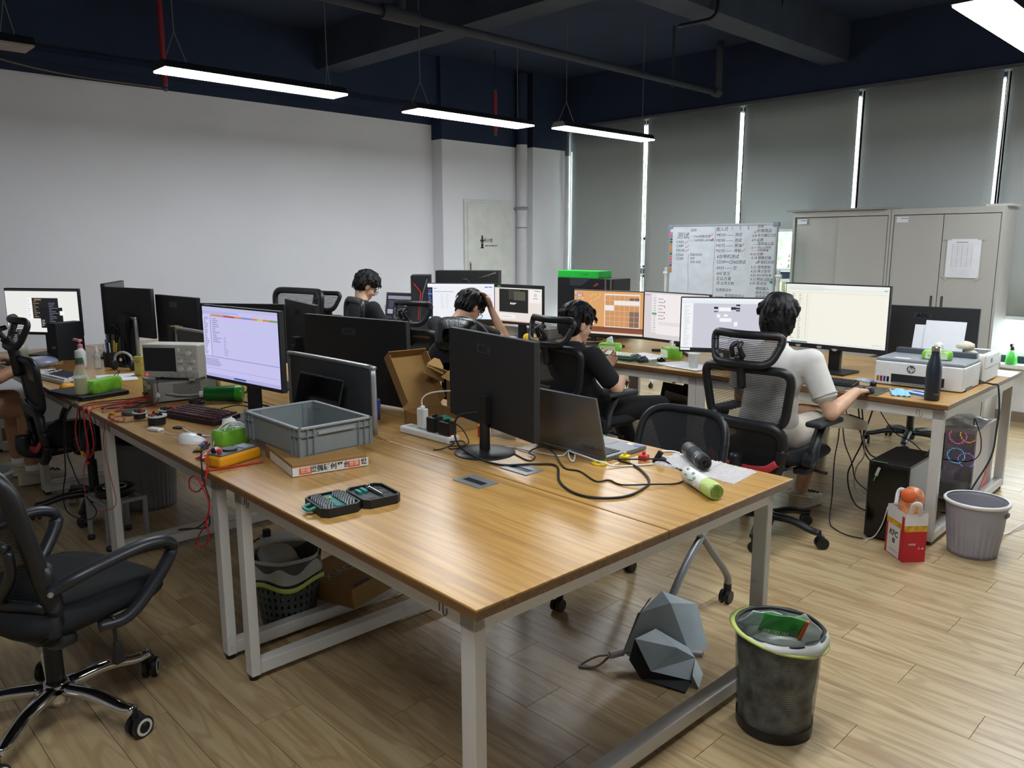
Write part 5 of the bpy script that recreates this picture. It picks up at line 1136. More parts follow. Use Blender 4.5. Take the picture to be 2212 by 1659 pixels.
for y, z, q in ((-.05, .155, .009), (-.06, .06, .011), (-.105, .06, .011), (-.13, .10, .009), (-.06, .10, .009), (-.105, .14, .012)): MB().cyl((-.045, y, z), (-.06, y, z), q, n=16).o('knob', mat('light_knob', '#d5d4cf', .4), r, auto=40)
k = MB()
for i in range(6):
    for j in range(5): 
        if (i+j) % 3: k.box((-.0465, -.048-i*.017, .065+j*.023), (.004, .010, .007))
k.o('buttons', mat('button_grey', '#a8a7a1', .5), r)['kind'] = 'stuff'
for y in (.0, -.04, -.08, -.12): MB().cyl((-.045, y, .028), (-.062, y, .028), .009, n=14).o('probe_socket', M_alu, r, auto=40)
MB().b2((-.0468, .125, .02), (-.0455, .14, .036)).o('power_button', glow('soft_red_button', '#c23a34', .25), r)
txt('DIGITAL OSCILLOSCOPE', .009, mat('blue_ink', '#31406f', .6), r, (-.0460, .095, .173), FACE_NX)
for yy in (-.11, .11): MB().b2((-.05, yy-.015, 0), (.06, yy+.015, .014)).o('foot', mat('instrument_strip'), r, bevel=.003)
cable('probe_lead', 'thin black probe lead hanging from the oscilloscope front', [(1.44, 3.97, .88), (1.41, 3.96, .87), (1.395, 3.93, .84), (1.385, 3.90, .79), (1.37, 3.92, .755), (1.34, 3.96, .75)], .0022, M_cord_b)
tag(MB().box((0, 0, 0), (.004, .022, .022), (.785, 0, .3)).o('wire_tag', M_white_pl, None, loc=(1.385, 3.905, .80)), 'small white tag on the probe lead', 'tag')
r = T('shaker_bottle', 'dark green shaker bottle lying on its side before the code monitor', 'bottle', (1.675, 3.79, DZ+.042), R(52)); mm2 = Matrix.Rotation(PI/2, 3, 'X')
MB().lathe([(.001, -.10), (.034, -.10), (.037, -.09), (.040, .04), (.041, .05)], n=22, m=mm2).o('bottle_body', mat('dark_green_plastic', '#16692b', .25), r, smooth=True)
MB().lathe([(.042, .05), (.042, .075), (.036, .085), (.001, .085)], n=22, m=mm2).o('lid', mat('bright_green_plastic', '#3a9a2c', .35), r, auto=40)
MB().tube([(0, -.095, .0), (.0, -.11, .012), (.012, -.118, .03)], .008, 6).o('loop', mat('bright_green_plastic'), r); MB().cyl((0, .10, 0), (0, .125, 0), .017, n=16).o('spout_cap', M_white_pl, r, auto=40)
keyboard('maroon mechanical keyboard on the oscilloscope desk', (1.422, 3.49, DZ), R(14), .36, .145, mat('dark_keyboard_case', '#26191d', .5), mat('maroon_keycaps', '#43191f', .5), 5, 15)
for i, (lab, x, y, s_) in enumerate((('round board on a black motor, largest and nearest the desk edge', 1.235, 3.52, 1.15), ('round board on a black motor, left of the largest one', 1.225, 3.70, .8), ('round board on a black motor, behind the largest one', 1.33, 3.665, .85))):
    r = T('motor', lab, 'motor', (x, y, DZ), i, 'small gimbal motors'); MB().cyl((0, 0, 0), (0, 0, .03*s_), .032*s_, n=24).o('motor_can', M_blk, r, auto=40)
    MB().cyl((0, 0, .031*s_), (0, 0, .037*s_), .038*s_, n=28).o('round_board', mat('white_board', '#c9cdcf', .4), r, auto=40)
    k = MB(); rg = random.Random(i)
    for _ in range(26): a, q = rg.uniform(0, 6.28), rg.uniform(0, .03)*s_; k.box((q*math.cos(a), q*math.sin(a), .037*s_+.004), (.006, .006, rg.uniform(.004, .014)), (0, 0, a))
    k.o('board_chips', mat('dark_chips', '#22272a', .4, noise=(.6, 300)), r)['kind'] = 'stuff'
    MB().box((-.02*s_, -.02*s_, .037*s_+.005), (.014, .01, .01)).o('red_plug', mat('plastic#c4262d', '#c4262d', .4), r)
tag(MB().lathe([(.026, 0), (.032, 0), (.032, .014), (.028, .014), (.026, .003)], n=26).o('red_ring', mat('plastic#c4262d'), None, smooth=True, loc=(1.41, 3.74, DZ)), 'red plastic ring cap beside the motors', 'ring')
tag(MB().lathe([(.005, 0), (.038, 0), (.04, .012), (.005, .014)], n=22).o('loose_coil', mat('tangled_grey', '#4b4a4a', .5, noise=(.5, 90)), None, smooth=True, loc=(1.225, 3.82, DZ)), 'flat grey coil part left of the motors', 'coil')
tag(MB().b2((-.016, -.035, 0), (.016, .035, .012)).o('usb_dongle', M_white_pl, None, bevel=.004, loc=(1.185, 3.40, DZ), rot=(0, 0, R(20))), 'white USB dongle at the edge of the oscilloscope desk', 'dongle')
tag(MB().b2((-.013, -.02, 0), (.013, .02, .008)).o('red_lit_board', mat('black_board', '#15181a', .5, noise=(.6, 200)), None, loc=(1.27, 3.37, DZ), rot=(0, 0, R(30))), 'small black circuit board between dongle and maroon keyboard', 'circuit board', 'circuit boards')
mouse('white computer mouse at the edge of the oscilloscope desk', (1.215, 3.09, DZ), R(-55), mat('glossy_white_plastic', '#eef0f1', .2), .125)
r = T('sensor_board', 'narrow circuit board with coloured parts before the green tissue pack', 'circuit board', (1.20, 2.965, DZ), R(-40), 'circuit boards'); MB().b2((-.015, -.06, 0), (.015, .06, .006)).o('board', mat('black_board'), r)
for y, c in ((-.04, '#c9a227'), (-.01, '#2a4aa0'), (.02, '#7a7d80'), (.045, '#b5303a')): MB().box((0, y, .012), (.014, .016, .012)).o('chip', mat('chip'+c, c, .4), r, bevel=.001)
tissue('green tissue pack with white cables on it, beside the grey crate', (1.315, 2.95, DZ), R(-75), .14, .09, .065)
for i, q in enumerate((0, .02, .045)):
    cable('charging_cable', ['white cable looped over the tissue pack, outermost loop', 'white cable looped over the tissue pack, middle loop', 'white cable looped over the tissue pack, innermost loop'][i], [(1.24+q, 2.95-q, .75), (1.255+q, 2.95-q, .80), (1.29+q*.8, 2.94, .835-q*.3), (1.34, 2.92-q, .835-q*.3), (1.385, 2.90-q, .79), (1.40, 2.88-q, .75)], .0028, M_cord_w, group='white cables on the tissue pack')
cable('white_lead', 'white cable running from the small black board to the tissue pack', [(1.275, 3.34, .755), (1.27, 3.25, .749), (1.30, 3.12, .749), (1.33, 3.05, .75), (1.38, 3.01, .75)], .003, M_cord_w)
cable('grey_lead', 'pale thin cable between the dongle and the white mouse', [(1.195, 3.355, .752), (1.20, 3.28, .749), (1.24, 3.19, .749), (1.29, 3.14, .749), (1.26, 3.20, .749), (1.20, 3.18, .749)], .002, M_cord_w)
r = T('multimeter', 'yellow multimeter with test leads at the desk edge', 'multimeter', (1.205, 2.70, DZ), R(-74)); M_yel = mat('yellow_rubber', '#e09a12', .5)
MB().b2((-.045, -.095, .0), (.045, .095, .042)).o('holster', M_yel, r, bevel=.012, seg=3)
MB().b2((-.037, -.086, .0405), (.037, .086, .0465)).o('face_plate', mat('grey_face_plate', '#55595b', .4), r, bevel=.003)
MB().b2((-.03, .03, .0466), (.03, .078, .049)).o('display', mat('lcd_grey', '#9aa3ad', .2), r)
MB().cyl((0, -.012, .0466), (0, -.012, .054), .026, n=24).o('selector_dial', mat('dark_dial', '#34383a', .35), r, auto=40)
for x, m in ((-.02, M_cord_b), (.01, mat('plastic#c4262d'))): MB().cyl((x, -.065, .045), (x, -.072, .062), .008, n=12).o('lead_plug', m, r, auto=40)
cable('test_lead', 'red test lead of the multimeter hanging over the desk edge', [(1.122, 2.70, .806), (1.10, 2.67, .80), (1.085, 2.64, .765), (1.058, 2.60, .735), (1.058, 2.622, .705), (1.057, 2.679, .668), (1.057, 2.74, .667), (1.057, 2.739, .702), (1.056, 2.679, .726), (1.056, 2.634, .70), (1.057, 2.585, .647), (1.057, 2.622, .57), (1.057, 2.712, .484), (1.057, 2.717, .454), (1.057, 2.631, .487), (1.057, 2.608, .539), (1.057, 2.629, .59)], .0028, M_cord_r)
cable('test_lead', 'black test lead of the multimeter hanging over the desk edge', [(1.13, 2.73, .806), (1.10, 2.72, .80), (1.08, 2.68, .765), (1.062, 2.63, .735), (1.062, 2.62, .70), (1.062, 2.595, .661), (1.062, 2.616, .592), (1.062, 2.706, .529), (1.062, 2.864, .475), (1.062, 2.89, .47), (1.062, 2.794, .50), (1.062, 2.624, .55), (1.062, 2.60, .60)], .0028, M_cord_b)
cable('probe_cable', 'red and black probe cable lying before the multimeter', [(1.27, 2.60, .752), (1.239, 2.61, .7495), (1.176, 2.62, .7495), (1.112, 2.631, .7495), (1.07, 2.64, .7495)], .0035, M_cord_r)
r = T('snack_packet', 'crumpled red foil packet behind the multimeter', 'packet', (1.205, 2.815, DZ), R(-70)); MB().grid(lambda u, v: Vector((.05*(u-.5)*1.4, .17*(v-.5), .006+.018*math.sin(u*PI)*math.sin(v*PI)+.006*math.sin(9*u+3*v)*math.sin(7*v))), 14, 18).o('foil', mat('red_foil', '#a81c33', .25, noise=(.4, 40)), r, smooth=True, solid=.003); MB().grid(lambda u, v: Vector((.04*(u-.5), .04*(v-.5)-.03, .030+.008*math.sin(u*PI))), 6, 6).o('print', mat('pale_print', '#d9b9bd', .3), r, smooth=True)
# desk divider and dark tablet behind the crate
def divider(lab, x, y, rz, L, H): 
    r = T('desk_divider', lab, 'divider', (x, y, DZ), rz, 'aluminium framed desk dividers')
    MB().b2((-.004, -L/2, .02), (.004, L/2, H-.01)).o('panel', mat('charcoal_divider', '#3a3e44', .45), r); MB().tube([(0, -L/2, .0), (0, -L/2, H-.04), (0, -L/2+.012, H-.012), (0, -L/2+.04, H), (0, L/2-.04, H), (0, L/2-.012, H-.012), (0, L/2, H-.04), (0, L/2, .0)], .013, 8, smooth=3, flat=.7, up=(1, 0, 0)).o('frame', mat('brushed_aluminium', '#a7abaf', .4, metal=.7), r, smooth=True)
divider('aluminium framed desk divider behind the grey crate', 1.80, 3.0, R(1.2), .66, .285)
divider('aluminium framed desk divider behind the oscilloscope', 1.80, 4.42, R(1.2), .50, .30)
divider('aluminium framed desk divider behind the pen holder', 1.79, 5.62, R(1.2), .55, .31)
r = T('tablet', 'dark tablet leaning against the desk divider behind the crate', 'tablet', (1.69, 2.98, DZ), R(2)); t_ = MB().b2((-.004, -.17, 0), (.004, .17, .225)).o('panel', M_blk2, r, bevel=.003, rot=(0, R(16), 0), loc=(.0, 0, .003)); MB().b2((-.0052, -.162, .01), (-.0042, .162, .217)).o('display', M_gloss, t_); MB().b2((-.03, -.17, 0), (.0, .17, .008)).o('base_edge', M_blk2, r)
r = T('laptop_stand', 'flat black laptop lying closed under the code monitor', 'laptop', (1.60, 3.42, DZ), R(5)); MB().b2((-.12, -.17, .0), (.12, -.0, .014)).o('shell', M_blk2, r, bevel=.004)
cable('monitor_cable', 'black cable tangle under the code monitor', [(1.57, 3.62, .75), (1.62, 3.55, .77), (1.66, 3.48, .765), (1.62, 3.40, .775), (1.68, 3.35, .765), (1.72, 3.42, .77), (1.66, 3.55, .78), (1.72, 3.60, .76), (1.75, 3.5, .752)], .003, M_cord_b)
cable('headset_cable', 'coiled black cable before the shaker bottle', [(1.53+.035*math.cos(t), 3.80+.035*math.sin(t), .75+.0015*t) for t in [i*.7 for i in range(26)]], .0035, M_cord_b, smooth=3)
# wires
W1 = [('thick red supply wire hanging in a loop over the desk edge', [(1.41, 4.05, .775), (1.36, 4.10, .765), (1.295, 4.129, .752), (1.224, 4.152, .752), (1.16, 4.16, .752), (1.10, 4.15, .745), (1.092, 4.18, .70), (1.092, 4.234, .611), (1.092, 4.187, .523), (1.092, 4.042, .519), (1.092, 3.961, .584), (1.092, 3.963, .663), (1.092, 3.99, .735), (1.12, 4.03, .754), (1.22, 4.08, .754), (1.36, 4.05, .76)], .0036, M_cord_r),
      ('black supply wire beside the thick red one', [(1.41, 4.08, .775), (1.34, 4.13, .76), (1.25, 4.16, .758), (1.15, 4.17, .757), (1.098, 4.14, .745), (1.098, 4.16, .68), (1.098, 4.19, .60), (1.098, 4.15, .53), (1.098, 4.03, .53), (1.098, 3.95, .60), (1.098, 3.95, .68), (1.098, 4.0, .74), (1.13, 4.05, .758)], .0032, M_cord_b),
      ('short red wire pair with an orange tip', [(1.40, 4.02, .775), (1.345, 4.07, .765), (1.293, 4.026, .757), (1.202, 3.937, .752), (1.165, 3.878, .75)], .003, M_cord_r),
      ('thin red wire tangle around the motors', [(1.28, 3.80, .7485), (1.256, 3.873, .7485), (1.192, 3.906, .7485), (1.134, 3.839, .7485), (1.115, 3.754, .7485), (1.118, 3.668, .7485), (1.159, 3.70, .7485), (1.17, 3.76, .752), (1.15, 3.80, .7485), (1.125, 3.75, .75)], .0018, M_cord_r),
      ('thin black wire tangle around the motors', [(1.26, 3.62, .7485), (1.19, 3.63, .7485), (1.13, 3.66, .7485), (1.125, 3.773, .7485), (1.148, 3.866, .75), (1.184, 3.90, .752), (1.26, 3.90, .7485), (1.30, 3.85, .7485)], .0018, M_cord_b),
      ('single thin red wire hanging in a long low loop before the desk legs', [(1.14, 3.70, .749), (1.10, 3.715, .748), (1.085, 3.72, .735), (1.083, 3.774, .653), (1.083, 3.748, .548), (1.083, 3.686, .429), (1.083, 3.687, .368), (1.083, 3.815, .308), (1.083, 3.959, .275), (1.083, 4.06, .289), (1.083, 4.146, .335), (1.083, 4.122, .443), (1.083, 4.052, .522), (1.083, 4.03, .60)], .0018, M_cord_r),
      ('red wire bundle hanging straight down with a connector', [(1.12, 4.10, .752), (1.093, 4.07, .745), (1.088, 4.053, .70), (1.088, 4.043, .633), (1.088, 4.034, .548), (1.088, 4.07, .50)], .004, M_cord_r),
      ('black lead hanging from the closed laptop down to the floor', [(1.13, 4.30, .758), (1.09, 4.24, .752), (1.078, 4.25, .73), (1.08, 4.355, .664), (1.08, 4.412, .539), (1.08, 4.445, .365), (1.08, 4.539, .216), (1.08, 4.483, .134), (1.08, 4.155, .175), (1.08, 3.974, .262), (1.08, 4.114, .307)], .0032, M_cord_b),
      ('second black lead hanging beside the chair from the desk edge', [(1.12, 4.22, .76), (1.085, 4.2, .755), (1.074, 4.22, .73), (1.074, 4.307, .672), (1.074, 4.364, .508), (1.074, 4.267, .404), (1.074, 4.194, .355)], .0032, M_cord_b),
      ('dark wire bundle lying behind the motors', [(1.36, 4.0, .755), (1.30, 3.97, .751), (1.22, 3.99, .751), (1.16, 4.02, .751), (1.20, 4.06, .752), (1.30, 4.06, .752), (1.38, 3.98, .752), (1.33, 3.92, .752), (1.24, 3.95, .752)], .003, M_cord_b),
      ('thin red wires crossing behind the motors', [(1.38, 3.88, .749), (1.30, 3.93, .752), (1.20, 3.96, .753), (1.14, 3.94, .7485), (1.17, 3.99, .755), (1.27, 4.0, .755), (1.40, 3.95, .755)], .002, M_cord_r)]
for lab, pts, q, m in W1: cable('wire', lab, pts, q, m, group='loose bench wires')
for lab, x, y, z, rt in (('orange wire tip near the motors', 1.158, 3.868, .752, (0, 0, .6)), ('orange connector on the hanging red loop', 1.092, 4.15, .515, (.5, 0, 0)), ('red connector at the end of the hanging bundle', 1.087, 4.075, .485, (0, 0, 0))):
    r = T('wire_connector', lab, 'connector', (x, y, z), 0, 'wire connectors'); MB().box((0, 0, 0), (.012, .030, .012), rt).o('housing', mat('orange_tip', '#e0a01c', .4) if 'orange' in lab else mat('plastic#c4262d'), r, bevel=.002)

# ---- third desk
r = T('laptop', 'closed black laptop under the drink bottle', 'laptop', (1.24, 4.50, DZ), R(12)); MB().b2((-.125, -.18, .002), (.125, .18, .013)).o('base', M_blk2, r, bevel=.004); MB().b2((-.125, -.18, .0135), (.125, .18, .023)).o('lid', M_blk2, r, bevel=.004)
M_pet = film('clear_bottle', '#e8ecdf', .62, .06, .3); M_tea = film('yellow_drink', '#c9c14a', .30, .05)
def drink(lab, loc, s_=1.0):
    r = T('drink_bottle', lab, 'bottle', loc, 0, 'tea bottles with green cap labels')
    MB().lathe([(.001, .001), (.030, .0), (.034, .006), (.034, .09), (.032, .11), (.017, .155), (.0155, .165), (.0155, .20)], n=20).o('bottle_body', M_pet, r, smooth=True)
    MB().lathe([(.001, .004), (.031, .004), (.031, .085), (.001, .085)], n=20).o('drink', M_tea, r, auto=50)
    MB().lathe([(.0175, .160), (.0185, .162), (.0185, .187), (.017, .19)], n=20).o('green_neck_label', mat('green_label', '#1c6b49', .4), r); MB().lathe([(.0186, .1555), (.019, .1555), (.019, .162), (.0186, .162)], n=20).o('red_stripe', mat('plastic#c4262d'), r)
    MB().lathe([(.018, .190), (.0185, .192), (.0185, .222), (.016, .226), (.001, .226)], n=20).o('cap', mat('clear_cap', '#c9cbc8', .3), r, auto=40)
drink('bottle of pale yellow tea standing on the closed laptop', (1.185, 4.40, DZ+.0235)); drink('bottle of tea beside the white desktop monitor at the far left', (1.29, 6.05, DZ))
_tp = tissue('plump green tissue pack lying on the closed laptop', (1.295, 4.42, DZ+.0235), R(-62), .20, .085, .065, tip=False)
txt('心相印', .02, mat('plastic#c4262d'), _tp, (-.0445, .0, .04), FACE_NX)
keyboard('white and black mechanical keyboard on the third desk', (1.275, 5.08, DZ), R(8), .34, .14, mat('white_keyboard_case', '#d9dadb', .4), mat('dark_blue_keycaps', '#2b3040', .5), 5, 14, mat('white_keycaps', '#d4d5d6', .5))
mouse('yellow and black computer mouse before the white keyboard', (1.21, 4.74, DZ), R(40), mat('yellow_rubber'), .12)
r = T('small_carton', 'small open brown carton behind the white keyboard', 'box', (1.40, 5.40, DZ), R(-28))
for p, q in (((-.06, -.09, 0), (-.057, .09, .06)), ((.057, -.09, 0), (.06, .09, .06)), ((-.06, -.09, 0), (.06, -.087, .06)), ((-.06, .087, 0), (.06, .09, .06)), ((-.06, -.09, 0), (.06, .09, .003))): MB().b2(p, q).o('wall', M_card, r)
MB().b2((-.055, -.09, -.0015), (0, .09, .0015)).o('flap', M_card_in, r, loc=(-.06, 0, .06), rot=(0, R(-25), 0))
r = T('pump_bottle', 'white lotion bottle with pink pump behind the small carton', 'bottle', (1.50, 5.52, DZ)); MB().lathe([(.001, 0), (.03, 0), (.032, .01), (.032, .10), (.014, .13)], n=20).o('bottle_body', M_white_pl, r, smooth=True); M_pink = mat('pink_plastic', '#d98a92', .4)
MB().lathe([(.016, .128), (.016, .15), (.006, .155), (.006, .175)], n=16).o('collar', M_pink, r, auto=40); MB().tube([(-.0, 0, .175), (-.02, .03, .185), (-.022, .036, .176)], .008, 8).o('pump_head', M_pink, r, smooth=True); MB().cyl((0, 0, .172), (0, 0, .186), .017, .012, 14).o('pump_cap', M_pink, r, auto=40)
bottle('spray_bottle', 'small clear spray bottle beside the lotion bottle', 'bottle', (1.56, 5.40, DZ), [(.001, 0), (.02, 0), (.021, .01), (.021, .09), (.010, .11)], M_pet, [(.011, .108), (.011, .125), (.005, .128), (.005, .15), (.001, .15)], M_white_pl)
r = T('pen_holder', 'black mesh pen holder full of pens and a yellow tool', 'pen holder', (1.66, 5.45, DZ)); MB().lathe([(.001, .001), (.045, .0), (.048, .095), (.044, .095), (.042, .004), (.001, .004)], n=20).o('cup', M_blk, r, auto=40)
for i, (c, a) in enumerate((('#e0c51d', 0), ('#e0c51d', .5), ('#2b4ea0', 2), ('#c9cbd0', 3), ('#111317', 4), ('#b58a4a', 5), ('#e6e6e6', 1.4))): MB().cyl((.02*math.cos(a), .02*math.sin(a), .01), (.04*math.cos(a), .04*math.sin(a), .15+.012*(i % 3)), .005, .004, 8).o('pen', mat('pen'+c, c, .4), r, auto=40)
r = T('drink_carton', 'tall yellow drink carton left of the oscilloscope', 'carton', (1.66, 4.93, DZ), R(20)); MB().b2((-.02, -.028, 0), (.02, .028, .12)).o('carton', mat('yellow_carton', '#c7b355', .5, noise=(.2, 40)), r, bevel=.002); txt('豆奶', .018, M_ink, r, (-.0206, 0, .085), FACE_NX); MB().cyl((0, 0, .12), (0, 0, .128), .009, n=10).o('cap', mat('green_plastic'), r, auto=40)
sheet('white paper sheet behind the plump tissue pack', [(1.46, 5.12), (1.40, 4.86), (1.60, 4.80), (1.66, 5.06)], DZ)
sheet('printed sheet lying before the small carton at the chair', [(1.25, 5.62), (1.22, 5.42), (1.34, 5.40), (1.37, 5.60)], DZ, lines=6)
cable('black_lead', 'black cable arching over the white paper sheet', [(1.45, 4.75, .75), (1.50, 4.82, .79), (1.53, 4.90, .79), (1.50, 4.95, .75)], .0025, M_cord_b)
cable('black_tangle', 'black cable tangle hanging on the divider behind the pen holder', [(1.74, 5.72, .80), (1.74, 5.68, .95), (1.74, 5.60, 1.0), (1.74, 5.52, .95), (1.74, 5.60, .87), (1.74, 5.55, .98), (1.74, 5.45, .92), (1.73, 5.42, .80), (1.72, 5.35, .755)], .006, M_cord_b)
r = T('headphones', 'grey headphones lying behind the pen holder', 'headphones', (1.66, 5.22, DZ), .5); MB().tube([(-.0, -.07, .03), (0, -.06, .09), (0, 0, .115), (0, .06, .09), (0, .07, .03)], .008, 8).o('headband', mat('silver_grey', '#b4b7ba', .4), r, smooth=True)
for s_ in (-1, 1): MB().ell((0, s_*.072, .034), (.032, .018, .034), n=14, k=8).o('ear_cup', M_blk, r, smooth=True)
r = T('computer_tower', 'small black computer tower standing by the far-left monitor', 'computer', (1.52, 5.88, DZ), R(20)); MB().b2((-.10, -.045, .0), (.10, .045, .27)).o('case', M_blk2, r, bevel=.004); MB().b2((-.1012, -.03, .10), (-.1002, .01, .115)).o('sticker', mat('grey_sticker', '#77797c', .5), r)
r = T('plastic_bag', 'crumpled clear plastic bag with blue print before the far-left monitor', 'plastic bag', (1.33, 5.78, DZ)); MB().ell((0, 0, .03), (.10, .12, .035), None, 20, 12, e=.9).o('film', film('blue_print_film', '#aab4d6', .35, .2, .3), r, smooth=True)
keyboard('low keyboard with lights under the hand at the far left', (1.24, 5.98, DZ), R(6), .30, .11, M_blk2, mat('dim_keycaps', '#1d2030', .5), 5, 14, single=False)
r = T('cardboard_roll', 'bent brown cardboard piece between the monitors', 'cardboard', (1.86, 4.79, DZ), .2); MB().b2((-.003, -.03, 0), (.003, .03, .30)).o('board', M_card, r); MB().b2((-.05, -.03, .295), (.003, .03, .30)).o('fold', M_card, r, rot=(0, .0, 0))

# ---- under the benches
r = T('pierced_basket', 'dark grey pierced waste basket with a bag under the near bench', 'waste basket', (1.45, 2.815, 0)); M_bsk = mat('dark_green_grey_plastic', '#4a524f', .5)
Hb = .285
def rb(z): return .105+.036*z/Hb
k = MB(); nS = 30; rowsz = [.012, .03, .045, .062, .078, .095, .111, .128, .145, .162, .18, .197, .215, .235, .262, Hb]
for j in range(len(rowsz)-1):
    z0, z1 = rowsz[j], rowsz[j+1]; hole = 0 < j < 13 and j % 2 == 1
    for i in range(nS*2):
        if hole and i % 2 == 0: continue
        a0, a1 = 2*PI*(i-.1)/(nS*2), 2*PI*(i+1.1)/(nS*2)
        if not hole and j: a0, a1 = 2*PI*i/(nS*2), 2*PI*(i+1)/(nS*2)
        k.quad(*[(rb(z)*math.cos(a), rb(z)*math.sin(a), z) for a, z in ((a0, z0), (a1, z0), (a1, z1), (a0, z1))])
k.o('basket_wall', M_bsk, r, solid=.003); MB().lathe([(.001, 0), (.105, 0), (.107, .014)], n=30).o('basket_floor', M_bsk, r)
M_bagf = film('frosted_bag', '#dfe2dd', .45, .35)
MB().grid(lambda u, v: Vector(((.135+.012*math.sin(u*40)*.4+.01*v)*math.cos(2*PI*u), (.135+.012*math.sin(u*33)*.4+.01*v)*math.sin(2*PI*u), .30-.085*v+.012*math.sin(u*25)*v)), 60, 6, True).o('bag_rim', M_bagf, r, smooth=True)
MB().grid(lambda u, v: Vector(((.148+.004*math.sin(u*31))*math.cos(2*PI*u), (.148+.004*math.sin(u*31))*math.sin(2*PI*u), .205-.02*v+.012*math.sin(u*25))), 60, 3, True).o('bag_drawstring', mat('yellow_green_band', '#b9c766', .5), r, smooth=True, solid=.001)
MB().ell((-.02, .03, .27), (.08, .07, .04), (.3, .2, 0), 16, 10, e=.8).o('bag_waste', M_bagf, r, smooth=True)
r = T('laptop_carton', 'brown laptop carton leaning on the floor rails under the near bench', 'box', (1.72, 2.76, .075), R(10)); c_ = MB().b2((-.16, -.19, 0), (.16, .19, .085)).o('carton', M_card, r, bevel=.003, rot=(R(-5), R(-3), 0))
txt('XIAOXIN', .085, mat('pale_grey_print', '#a59c92', .7), c_, (0, .0, .0862), (0, 0, R(-0)), sx=.75, shear=.15, bold=.002); MB().b2((-.13, -.185, .0855), (-.05, -.165, .0862)).o('navy_label', mat('navy_print', '#1c2648', .5), c_); txt('Lenovo', .02, mat('pale_grey_print'), c_, (-.09, -.175, .0866), (0, 0, 0))
txt('♻ ⚠', .03, M_ink, c_, (.08, -.1908, .045), FACE_NY, name='printed_marks')
r = T('supply_box', 'white boxy power unit under the bench behind the basket', 'power unit', (1.70, 3.36, .02), R(-15)); MB().b2((-.08, -.07, 0), (.08, .07, .12)).o('case', M_white_pl, r, bevel=.003); txt('MEAN', .035, M_ink, r, (-.0806, -.02, .03), FACE_NX, shear=.2, bold=.001); MB().box((-.05, .03, .135), (.035, .03, .04)).o('plug', M_blk, r, bevel=.004)
cable('mains_cord', 'black mains cord looping on the floor behind the basket', [(1.66, 3.40, .15), (1.60, 3.45, .10), (1.56, 3.40, .03), (1.50, 3.30, .008), (1.58, 3.12, .008), (1.66, 3.08, .008), (1.70, 3.20, .012), (1.72, 3.30, .10)], .004, M_cord_b)
r = T('profile_stool', 'low stool frame of aluminium profiles behind the bench legs', 'stool', (1.25, 4.24, 0), R(4)); M_prof = mat('aluminium_profile', '#a2a6aa', .4, metal=.6)
for sx in (-1, 1):
    for sy in (-1, 1):
        MB().box((sx*.095, sy*.12, .135), (.02, .02, .21)).o('leg', M_prof, r, bevel=.002); MB().lathe([(.001, 0), (.018, 0), (.02, .018), (.006, .03)], (sx*.095, sy*.12, 0), 12).o('foot', M_blk, r, smooth=True)
for sy in (-1, 1): MB().box((0, sy*.12, .24), (.21, .02, .02)).o('rail', M_prof, r, bevel=.002)
for sx in (-1, 1): MB().box((sx*.095, 0, .24), (.02, .22, .02)).o('rail', M_prof, r, bevel=.002); 
k = MB(); 
for a in range(4): k.box((.1055, -.12+.005*math.cos(a*PI/2), .24+.005*math.sin(a*PI/2)), (.001, .004, .004))
k.o('profile_slots', M_blk, r)['kind'] = 'stuff'
r = T('fan_unit', 'round black fan unit lying on the aluminium stool', 'fan', (1.25, 4.24, .251)); MB().lathe([(.001, 0), (.09, 0), (.095, .01), (.095, .04), (.085, .045), (.08, .03), (.03, .03), (.001, .034)], n=28).o('housing', M_blk, r, auto=40); MB().tube([(.055*math.cos(t), .055*math.sin(t), .042) for t in [2*PI*i/16 for i in range(16)]], .006, 6, closed=True).o('chrome_ring', M_chrome, r, smooth=True)
def bin_(lab, loc, r0, r1, H, m, rimm, ribs=0, name='waste_bin', group='plastic waste bins'):
    r = T(name, lab, 'waste bin', loc, 0, group); n = 60
    def fn(u, v):
        a = 2*PI*u; q = r0+(r1-r0)*v
        if ribs and v < .72: q += .0035*(.5+.5*math.cos(a*ribs))*min(1, (.72-v)*6)
        return Vector((q*math.cos(a), q*math.sin(a), H*v))
    MB().grid(fn, n*3 if ribs else n, 14, True).o('wall', m, r, smooth=True, solid=.003); MB().lathe([(.001, .003), (r0, .003)], n=n).o('bottom', m, r)
    MB().lathe([(r1-.004, H-.012), (r1+.008, H-.012), (r1+.010, H-.002), (r1+.004, H+.006), (r1-.004, H+.004)], n=n).o('rim', rimm, r, smooth=True)
    return r
M_binA = mat('lilac_grey_plastic', '#9a98a1', .5); M_rim = mat('white_bin_rim', '#dcdcda', .45)
rr_ = bin_('lilac grey waste bin with white rim beside the paper bag', (4.245, 1.05, 0), .105, .138, .275, M_binA, M_rim, 28)
MB().box((.0, -.136, .225), (.05, .012, .02)).o('handle_slot', mat('bin_slot_dark', '#6a6870', .6), rr_, bevel=.005)
bin_('grey bin behind the bench legs, beside the aluminium stool', (1.58, 4.72, 0), .14, .165, .40, mat('mid_grey_plastic', '#6f7176', .5), mat('mid_grey_plastic'), 36)
rb2 = bin_('grey waste bin full of black cartons under the calendar desk', (5.30, 3.50, 0), .11, .14, .28, mat('dark_grey_bin', '#6d6b6f', .5), mat('dark_grey_bin'), 0)
bin_('pale bin with a bag behind the left chair', (.84, 5.10, 0), .10, .13, .27, mat('pale_grey_bin', '#9c9ea0', .5), M_rim, 0)
